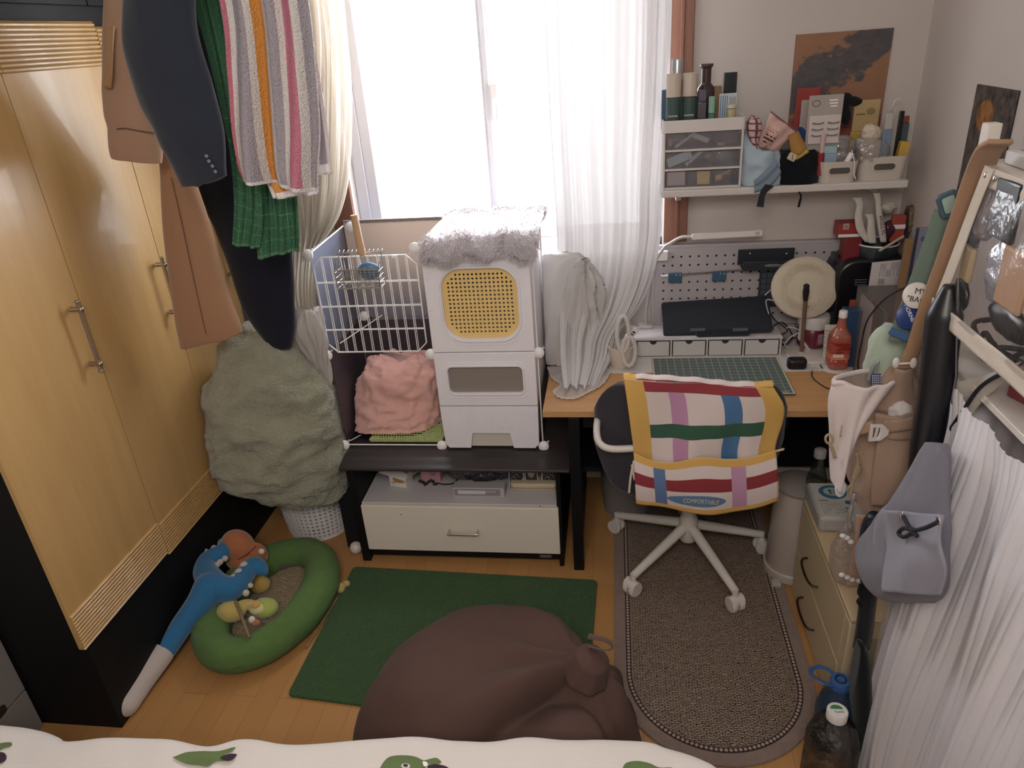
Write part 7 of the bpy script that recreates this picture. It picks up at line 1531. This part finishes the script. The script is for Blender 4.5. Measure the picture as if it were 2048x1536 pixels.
mb = MB(); mb.tube(cr([W(a, b, Y=1.590) for a, b in ((1722, 1170), (1718, 1185), (1722, 1195), (1716, 1203), (1722, 1212))], 14), .005, 7); mb.build('buckle', m_blackplastic, t)
mb = blob([(1288, 1712, 1728, .02, .02), (1310, 1704, 1738, .03, .03), (1350, 1700, 1742, .04, .04), (1420, 1700, 1740, .05, .06), (1480, 1700, 1730, .04, .05)], 1.540, n=40, m=36); mb.v = [(max(q[0], .64), q[1], max(q[2], .004)) for q in mb.v]
Lb(mb.build('black_bag', m_bkn, ang=180), 'slack black bag on the floor behind the water jugs', 'bag')
# ================================================================ bags hanging on the rack corner
def bag(rows, Y, **k): return blob(rows, Y, **k)
# beige and pink backpack
bp = thing('backpack', 'beige and pink backpack hanging open from the rack by its strap', 'backpack', W(1760, 1050, Y=1.730)); m_bg = cloth('beige_canvas', '#a48671', .4, 400, .05, 8, .2); m_pkc = cloth('pale_pink_canvas', '#cdbdba', .4, 400, .04, 8, .2)
mb = bag([(735, 1775, 1822, .02, .02), (770, 1752, 1828, .04, .03), (810, 1728, 1838, .055, .04), (850, 1705, 1846, .065, .05), (900, 1700, 1850, .075, .06), (945, 1700, 1849, .08, .06), (985, 1712, 1845, .075, .06), (1018, 1724, 1812, .065, .05), ((1034,1042), 1734, 1782, .03, .03)], 1.760, n=80, m=60, sq=.85)
mb.cen = V((.71, 1.76, .9)); wr_noise(mb, .010, 8, 2, .6); mb.build('body', m_bg, bp, ang=180)
mb = loft([W(a, b, Y=1.680) for a, b in ((1668, 758), (1657, 800), (1660, 860), (1662, 920), (1665, 962))], [W(a, b, Y=1.660) for a, b in ((1790, 762), (1758, 800), (1722, 845), (1696, 900), (1674, 964))], 30, 34, lambda u, v: .006*math.sin(u*7+v*5)+.004*math.sin(u*17), bow=.045)
mb.build('front_flap', m_pkc, bp, solid=.008, ang=180)
# rolled opening
O = [W(a, b, Y=y) for a, b, y in ((1668, 768, 1.670), (1672, 757, 1.710), (1700, 748, 1.750), (1738, 742, 1.770), (1790, 750, 1.770), (1788, 764, 1.700), (1757, 782, 1.670), (1715, 778, 1.650), (1685, 766, 1.655))]
MB().tube(cr(O+[O[0]], 60), .0065, 8).build('opening_roll', m_pkc, bp, ang=180)
cc = sum(O, V())/len(O); Oc = cr(O+[O[0]], 40)
MB().grid(lambda u, v: Oc[int(round(u*40))].lerp(cc-V((0, -.01, .05)), v), 40, 8).build('lining', cloth('taupe_lining', '#8d7c70', .3), bp, ang=180)
mb = loft([W(a, b, Y=1.685) for a, b in ((1752, 828), (1750, 850), (1752, 872))], [W(a, b, Y=1.700) for a, b in ((1834, 815), (1845, 838), (1848, 862))], 20, 10, lambda u, v: .01*math.sin(PI*u), bow=.02)
mb.build('pocket_rim', m_bg, bp, solid=.006, ang=180)
loft([W(a, b, Y=1.675) for a, b in ((1756, 870), (1748, 920), (1742, 970), (1744, 1012))], [W(a, b, Y=1.70) for a, b in ((1848, 862), (1850, 910), (1846, 955), (1812, 990))], 24, 24, lambda u, v: .02*math.sin(PI*v)*math.sin(PI*u)+.003*math.sin(u*13+v*4), bow=.012).build('side_pocket', m_bg, bp, solid=.004, ang=180)
lumpp = W(1800, 822, Y=1.695); mb = MB(); mb.ell(lumpp, (.032, .018, .024), nu=24, nv=14); mb.disp(.008, 40); mb.build('tissue_in_pocket', cloth('tissue_white', '#cfc6c2'), bp, ang=180)
P0 = [W(a, b, Y=1.645) for a, b in ((1681, 862), (1710, 856), (1745, 852))]; P1 = [W(a, b, Y=1.660) for a, b in ((1765, 852), (1810, 848), (1843, 838))]
loft([P0[0]+V((0, 0, .016)), P0[0]-V((0, 0, .016))], [P0[2]+V((0, 0, .016)), P0[2]-V((0, 0, .018))], 12, 4, bow=.006).build('side_strap', M('tan_webbing', '#b08c68', .8), bp, solid=.003, ang=180)
loft([P1[0]+V((0, 0, .016)), P1[0]-V((0, 0, .018))], [P1[2]+V((0, 0, .018)), P1[2]-V((0, 0, .018))], 12, 4, bow=.010).build('side_strap', m_bg, bp, solid=.003, ang=180)
q = W(1755, 865, Y=1.635); Mx = frameM(q, (1, .1, -.05), (0, 0, 1)); m_bk2 = M('white_buckle', '#d0c6c0', .4)
MB().ring([(-.022, .024), (.010, .022), (.026, .006), (.026, -.006), (.010, -.022), (-.018, -.024)], [(-.013, .015), (.004, .015), (.006, .004), (.006, -.004), (.004, -.015), (-.011, -.015)], -.004, .004, Mx).build('buckle', m_bk2, bp, bevel=.0015)
MB().box(-.006, -.016, -.002, -.001, .016, .003, Mx).build('buckle_bar', m_bk2, bp)
m_cord = M('khaki_cord', '#a08a68', .9)
k = MB(); k.tube(cr([W(a, b, Y=1.650) for a, b in ((1712, 905), (1716, 925), (1710, 945), (1706, 960), (1716, 945), (1718, 930), (1708, 955), (1702, 985), (1705, 1010))], 50), .0040, 7); k.tube(cr([W(a, b, Y=1.650) for a, b in ((1708, 960), (1700, 972), (1690, 982))], 12), .0035, 7); k.build('draw_cord', m_cord, bp, ang=180)
k = MB(); k.tube([W(1658+7*math.cos(a), 878+9*math.sin(a), Y=1.640) for a in [2*PI*i/14 for i in range(14)]], .0032, 7, closed=True); k.tube(cr([W(a, b, Y=1.640) for a, b in ((1660, 888), (1666, 902), (1670, 915))], 8), .0045, 7); k.build('cord_loop', m_cord, bp, ang=180)
for (a, b), (c_, d) in (((1707, 1000), (1702, 1050)),): MB().tube(cr([W(1709, 985, Y=1.645), W(1704, 1010, Y=1.640), W(1698, 1040, Y=1.640), W(1702, 1056, Y=1.640)], 16), [.006+.0015*math.sin(i) for i in range(17)], 8).build('clear_strap', clear('strap_clear', '#e6dede', .5, .1, .3, '#b5aaa8'), bp, ang=180)
# shoulder strap up to the rack top
SP = [W(a, b, Y=y) for a, b, y in ((2002, 282, 1.500), (1978, 300, 1.540), (1955, 350, 1.590), (1925, 432, 1.620), (1890, 525, 1.650), (1852, 620, 1.675), (1822, 706, 1.690), (1808, 735, 1.700))]
wid = [22, 24, 24, 22, 19, 16.5, 14.5, 13]
L = [p-CR*(w*p.y/1450) for p, w in zip(SP, wid)]; R = [p+CR*(w*p.y/1450) for p, w in zip(SP, wid)]
loft(L, R, 8, 60, bow=.004).build('shoulder_strap', cloth('tan_strap', '#a27b5c', .3, 500, .03, 8, .15), bp, solid=.008, ang=180)
loft([W(1790, 738, Y=1.690), W(1776, 770, Y=1.700), W(1752, 820, Y=1.700)], [W(1822, 738, Y=1.700), W(1824, 780, Y=1.720), W(1836, 830, Y=1.720)], 10, 16, bow=.01).build('strap_base', m_bg, bp, solid=.006, ang=180)
for a in (1792, 1827): p = W(a, 726, Y=1.680); MB().ell(p, (.008, .006, .014)).build('strap_slider', m_bk2, bp)
a, b = W(1792, 728, Y=1.680), W(1827, 726, Y=1.680); MB().tube([a, b], .003, 8).build('slider_bar', m_bk2, bp)
# sage strap with badges and the mint pouch
sg = thing('tote_bag', 'sage green tote strap with badges and pale mint cloth body behind the backpack', 'bag', W(1770, 780, Y=1.780)); m_sg = cloth('sage_canvas', '#66786c', .35, 500, .04, 8, .1); m_mt = cloth('mint_canvas', '#a5b3a0', .35, 500, .06, 8, .2)
SP = [W(a, b, Y=1.700+.0*i) for i, (a, b) in enumerate(((1978, 290), (1945, 350), (1912, 405), (1900, 430)))]
loft([p-V((.010, 0, 0)) for p in SP], [p+V((.010, 0, 0)) for p in SP], 4, 20).build('thin_strap', m_sg, sg, solid=.003, ang=180)
SP = [W(a, b, Y=1.710) for a, b in ((1893, 418), (1868, 490), (1838, 570), (1812, 640), (1798, 682))]
loft([p-V((.025, 0, 0)) for p in SP], [p+V((.027, 0, 0)) for p in SP], 6, 40, bow=.004).build('strap', m_sg, sg, solid=.005, ang=180)
q = W(1898, 408, Y=1.695); Mx = frameM(q, (.9, 0, .4), (-.4, 0, .9)); MB().ring(rrect(-.022, -.028, .022, .028, .010), rrect(-.014, -.019, .014, .019, .006), -.005, .005, Mx).build('buckle', M('teal_buckle', '#3d5866', .4), sg, bevel=.002); MB().prism(rrect(-.013, -.018, .013, .018, .005), -.004, .004, Mx).build('buckle_web', M('mint_web', '#8fa39a', .8), sg)
def badge(px0, py0, r, mat, nm='badge'):
    q = W(px0, py0, Y=1.693); Mx = frameM(q, (1, 0, -.1), (.05, .3, 1)); MB().lathe([(r, -.003), (r, .001), (r*.9, .003), (.001, .0035)], (0, 0, 0), 36, Mx).build(nm, mat, sg, ang=50); return Mx
Mx = badge(1833, 591, .030, M('badge_white', '#d0c8c2', .4)); bg_ = [o for o in COL.objects if o.name.startswith('badge')][-1]
text('lettering', 'MY', Mx @ V((.006, .009, .0042)), Mx.to_3x3() @ V((1, -.1, 0)), Mx.to_3x3() @ V((.1, 1, 0)), .019, m_ink, bg_, .0004); text('lettering', '"BAG"', Mx @ V((.002, -.010, .0042)), Mx.to_3x3() @ V((1, -.1, 0)), Mx.to_3x3() @ V((.1, 1, 0)), .018, m_ink, bg_, .0004)
Mx = badge(1820, 632, .031, M('badge_blue', '#223a78', .35)); bg_ = [o for o in COL.objects if o.name.startswith('badge')][-1]
text('lettering', 'MORNING', Mx @ V((.0, .0, .0042)), Mx.to_3x3() @ V((.5, -.85, 0)), Mx.to_3x3() @ V((.85, .5, 0)), .013, m_whiteink, bg_, .0004)
q = W(1799, 668, Y=1.693); Mx = frameM(q, (1, 0, -.45), (.45, 0, 1)); MB().prism(rrect(-.026, -.009, .026, .009, .002), -.001, .002, Mx).build('blue_tag', M('tag_blue', '#3a6490', .5), sg)
mb = blob([(655, 1768, 1800, .01, .02), (675, 1745, 1808, .02, .03), (700, 1738, 1812, .03, .03), (730, 1731, 1812, .035, .04), (765, 1734, 1805, .03, .03), (790, 1745, 1790, .02, .02)], 1.790, n=56, m=44); mb.cen = V((.71, 1.79, 1.15)); wr_noise(mb, .007, 16, 3, .6); mb.build('body', m_mt, sg, ang=180)
t = thing('key_charm', 'clear and blue checked charm hanging at the backpack opening', 'charm', W(1752, 785, Y=1.700)); MB().tube(cr([W(a, b, Y=1.700) for a, b in ((1737, 760), (1746, 735), (1756, 722), (1750, 745))], 14), .0045, 8).build('clip', M('charm_clip', '#8f9a96', .4, .5), t); MB().grid(lambda u, v: W(1742+20*u, 748+22*v, Y=1.695), 6, 6).build('checked_tag', gridmat('charm_check', '#c9c9d0', '#2c3a68', 5, 5, .45, (0, 0)), t, solid=.003)
# white earphone charm
q = W(1681, 977, Y=1.640); t = thing('earphone_case', 'small white pod charm with a black dot hanging from the backpack', 'charm', q); mb = MB(); mb.ell(q, (.0135, .010, .026)); mb.build('pod', M('pod_white', '#dcd8dc', .3), t); MB().ell(q+V((.0, -.0095, .008)), (.003, .0015, .003)).build('dot', m_ink, t)
# strap, ribbon and clear bag under the backpack
P = [W(a, b, Y=1.700) for a, b in ((1726, 1030), (1722, 1080), (1713, 1130), (1706, 1172))]
t = thing('pink_strap', 'flat beige pink strap with white cord knots below the backpack', 'strap', P[-1]); loft([p-V((.018, 0, 0)) for p in P], [p+V((.018, 0, 0)) for p in P], 5, 24, bow=.003).build('webbing', cloth('pink_beige', '#b08a78', .3, 500), t, solid=.004, ang=180)
for pts in (((1684, 1150), (1695, 1155), (1705, 1160), (1718, 1162)), ((1686, 1072), (1694, 1076), (1702, 1084))):
    k = MB(); 
    for a, b in pts: k.ell(W(a, b, Y=1.685), (.009, .007, .007), nu=12, nv=8)
    k.build('cord_knot', M('knot_white', '#cfc8c4', .8), t, ang=180)
Lb(blob([(1045, 1690, 1706, .01, .01), (1070, 1672, 1712, .02, .02), (1110, 1660, 1722, .03, .03), (1145, 1662, 1722, .03, .03), (1160, 1672, 1716, .02, .02)], 1.730, n=40, m=30, amp=.006, sc=25).build('clear_bag', m_film, ang=180), 'crumpled clear plastic bag hanging over the drawer chest', 'bag')
# grey lilac bag with drawcord pocket
gb2 = thing('shoulder_bag', 'lilac grey soft bag with black drawcord pocket hanging before the white cover', 'bag', W(1820, 1200, X=.65)); m_lg2 = cloth('lilac_grey', '#6e6b78', .3, 500, .04, 8, .15)
mb = bag([(888, 1856, 1884, .015, .02), (905, 1848, 1892, .02, .02), (960, 1822, 1895, .035, .02), (1010, 1795, 1896, .05, .02), (1060, 1762, 1897, .06, .02), (1100, 1738, 1898, .065, .02), (1140, 1745, 1899, .07, .02), (1175, 1756, 1895, .06, .02), (1195, 1775, 1880, .05, .02), (1206, 1800, 1860, .03, .02)], None, n=90, m=70, sq=.85, X=.650)
mb.cen = V((.65, 1.45, .68)); wr_noise(mb, .008, 7, 5, .5); mb.v = [(min(q[0], RX+.0), q[1], q[2]) for q in mb.v] if False else mb.v; mb.build('body', m_lg2, gb2, ang=180)
mb = loft([W(a, b, X=.600) for a, b in ((1776, 1018), (1760, 1060), (1750, 1120), (1766, 1180))], [W(a, b, X=.600) for a, b in ((1884, 1030), (1890, 1080), (1893, 1135), (1872, 1190))], 40, 30, lambda u, v: .010*math.sin(u*6+v*5)*(1-v*.3)+.005*math.sin(u*19), nrm=(-1, 0, 0), bow=.028)
mb.build('front_pocket', cloth('lilac_light', '#82808e', .3, 500, .04, 8, .15), gb2, solid=.006, ang=180)
k = MB(); pq = lambda a, b: W(a, b, X=.566)
for pts in (((1806, 1032), (1816, 1050), (1826, 1065)), ((1876, 1044), (1850, 1056), (1826, 1062)), ((1826, 1062), (1808, 1056), (1797, 1066), (1808, 1074), (1826, 1064)), ((1826, 1062), (1834, 1072))): k.tube(cr([pq(*p) for p in pts], 14), .0042, 7)
k.ell(pq(1826, 1063), (.006, .008, .008)); k.build('drawcord', M('navy_cord', '#1a1a24', .8), gb2, ang=180)
for a, b in ((1804, 1030), (1877, 1042)): MB().tube([pq(a, b)+V((0, .006*math.cos(q), .006*math.sin(q))) for q in [2*PI*i/14 for i in range(14)]], .0018, 6, closed=True).build('eyelet', m_chrome, gb2)
# dark patterned pouch between the bags
mb = blob([(1030, 1736, 1768, .02, .02), (1060, 1722, 1772, .03, .03), (1100, 1718, 1756, .03, .03), (1135, 1722, 1745, .02, .02)], 1.66, n=36, m=30, amp=.004, sc=20); Lb(mb.build('patterned_pouch', M('navy_print', '#1c2233', .35, var=.8, vs=60), ang=180), 'dark navy patterned pouch peeking out between the hanging bags', 'pouch')
# photo on the right wall
A, B, C_ = W(1955, 168, X=XR-.003), W(2040, 180, X=XR-.003), W(1925, 440, X=XR-.003)
m, nt, bs, out = nodes('wall_photo'); tc = N(nt, 'ShaderNodeTexCoord'); sp = N(nt, 'ShaderNodeSeparateXYZ'); nt.links.new(tc.outputs['UV'], sp.inputs[0])
f = noise_(nt, tc.outputs['UV'], 9, 7, .7); r = N(nt, 'ShaderNodeMapRange'); r.inputs[1].default_value = .35; r.inputs[2].default_value = .75; nt.links.new(f, r.inputs[0]); base_ = mixc(nt, r.outputs[0], lin('#17141c'), lin('#7d7168'))
ex = math_(nt, 'POWER', math_(nt, 'DIVIDE', math_(nt, 'SUBTRACT', sp.outputs[0], .34), .20), 2.0); ey = math_(nt, 'POWER', math_(nt, 'DIVIDE', math_(nt, 'SUBTRACT', sp.outputs[1], .80), .11), 2.0)
blob_ = math_(nt, 'LESS_THAN', math_(nt, 'ADD', math_(nt, 'ADD', ex, ey), math_(nt, 'MULTIPLY', f, .6)), 1.3); nt.links.new(mixc(nt, blob_, base_, mixc(nt, r.outputs[0], lin('#6a3a12'), lin('#c5883a'))), bs.inputs['Base Color']); bs.inputs['Roughness'].default_value = .35
ph = thing('wall_photo', 'tall dark glossy photo print with an orange patch on the right wall', 'photo', (XR, (A.y+B.y)/2, C_.z)); xw = XR-.003
MB().box(xw, B.y, C_.z-.02, XR-.0005, A.y, A.z).build('print_sheet', M('print_edge', '#26222a', .5), ph); MB().quad((xw-.0006, A.y, A.z), (xw-.0006, B.y, A.z), (xw-.0006, B.y, C_.z-.02), (xw-.0006, A.y, C_.z-.02)).build('picture', m, ph, smooth=False)
# ================================================================ groups of look-alikes
for nm, lab, grp in (('photo_card', '', 'photo cards behind the beige case'), ('lotion_bottle', '', 'green lotion bottles in the tray'), ('sachet', 'tin', 'paper sachets in the pen tin'),
                     ('water_jug', '', 'water jugs at the foot of the rack'), ('flat_box', '', 'flat boxes on top of the rack'), ('bath_towel', '', 'bath towels on the ceiling rail'),
                     ('sheer_curtain', '', 'sheer curtains at the window'), ('trousers', '', 'trousers on the ceiling rail')):
    for o in COL.objects:
        if o.parent is None and o.name.split('.')[0] == nm and lab in o.get('label', ''): o['group'] = grp
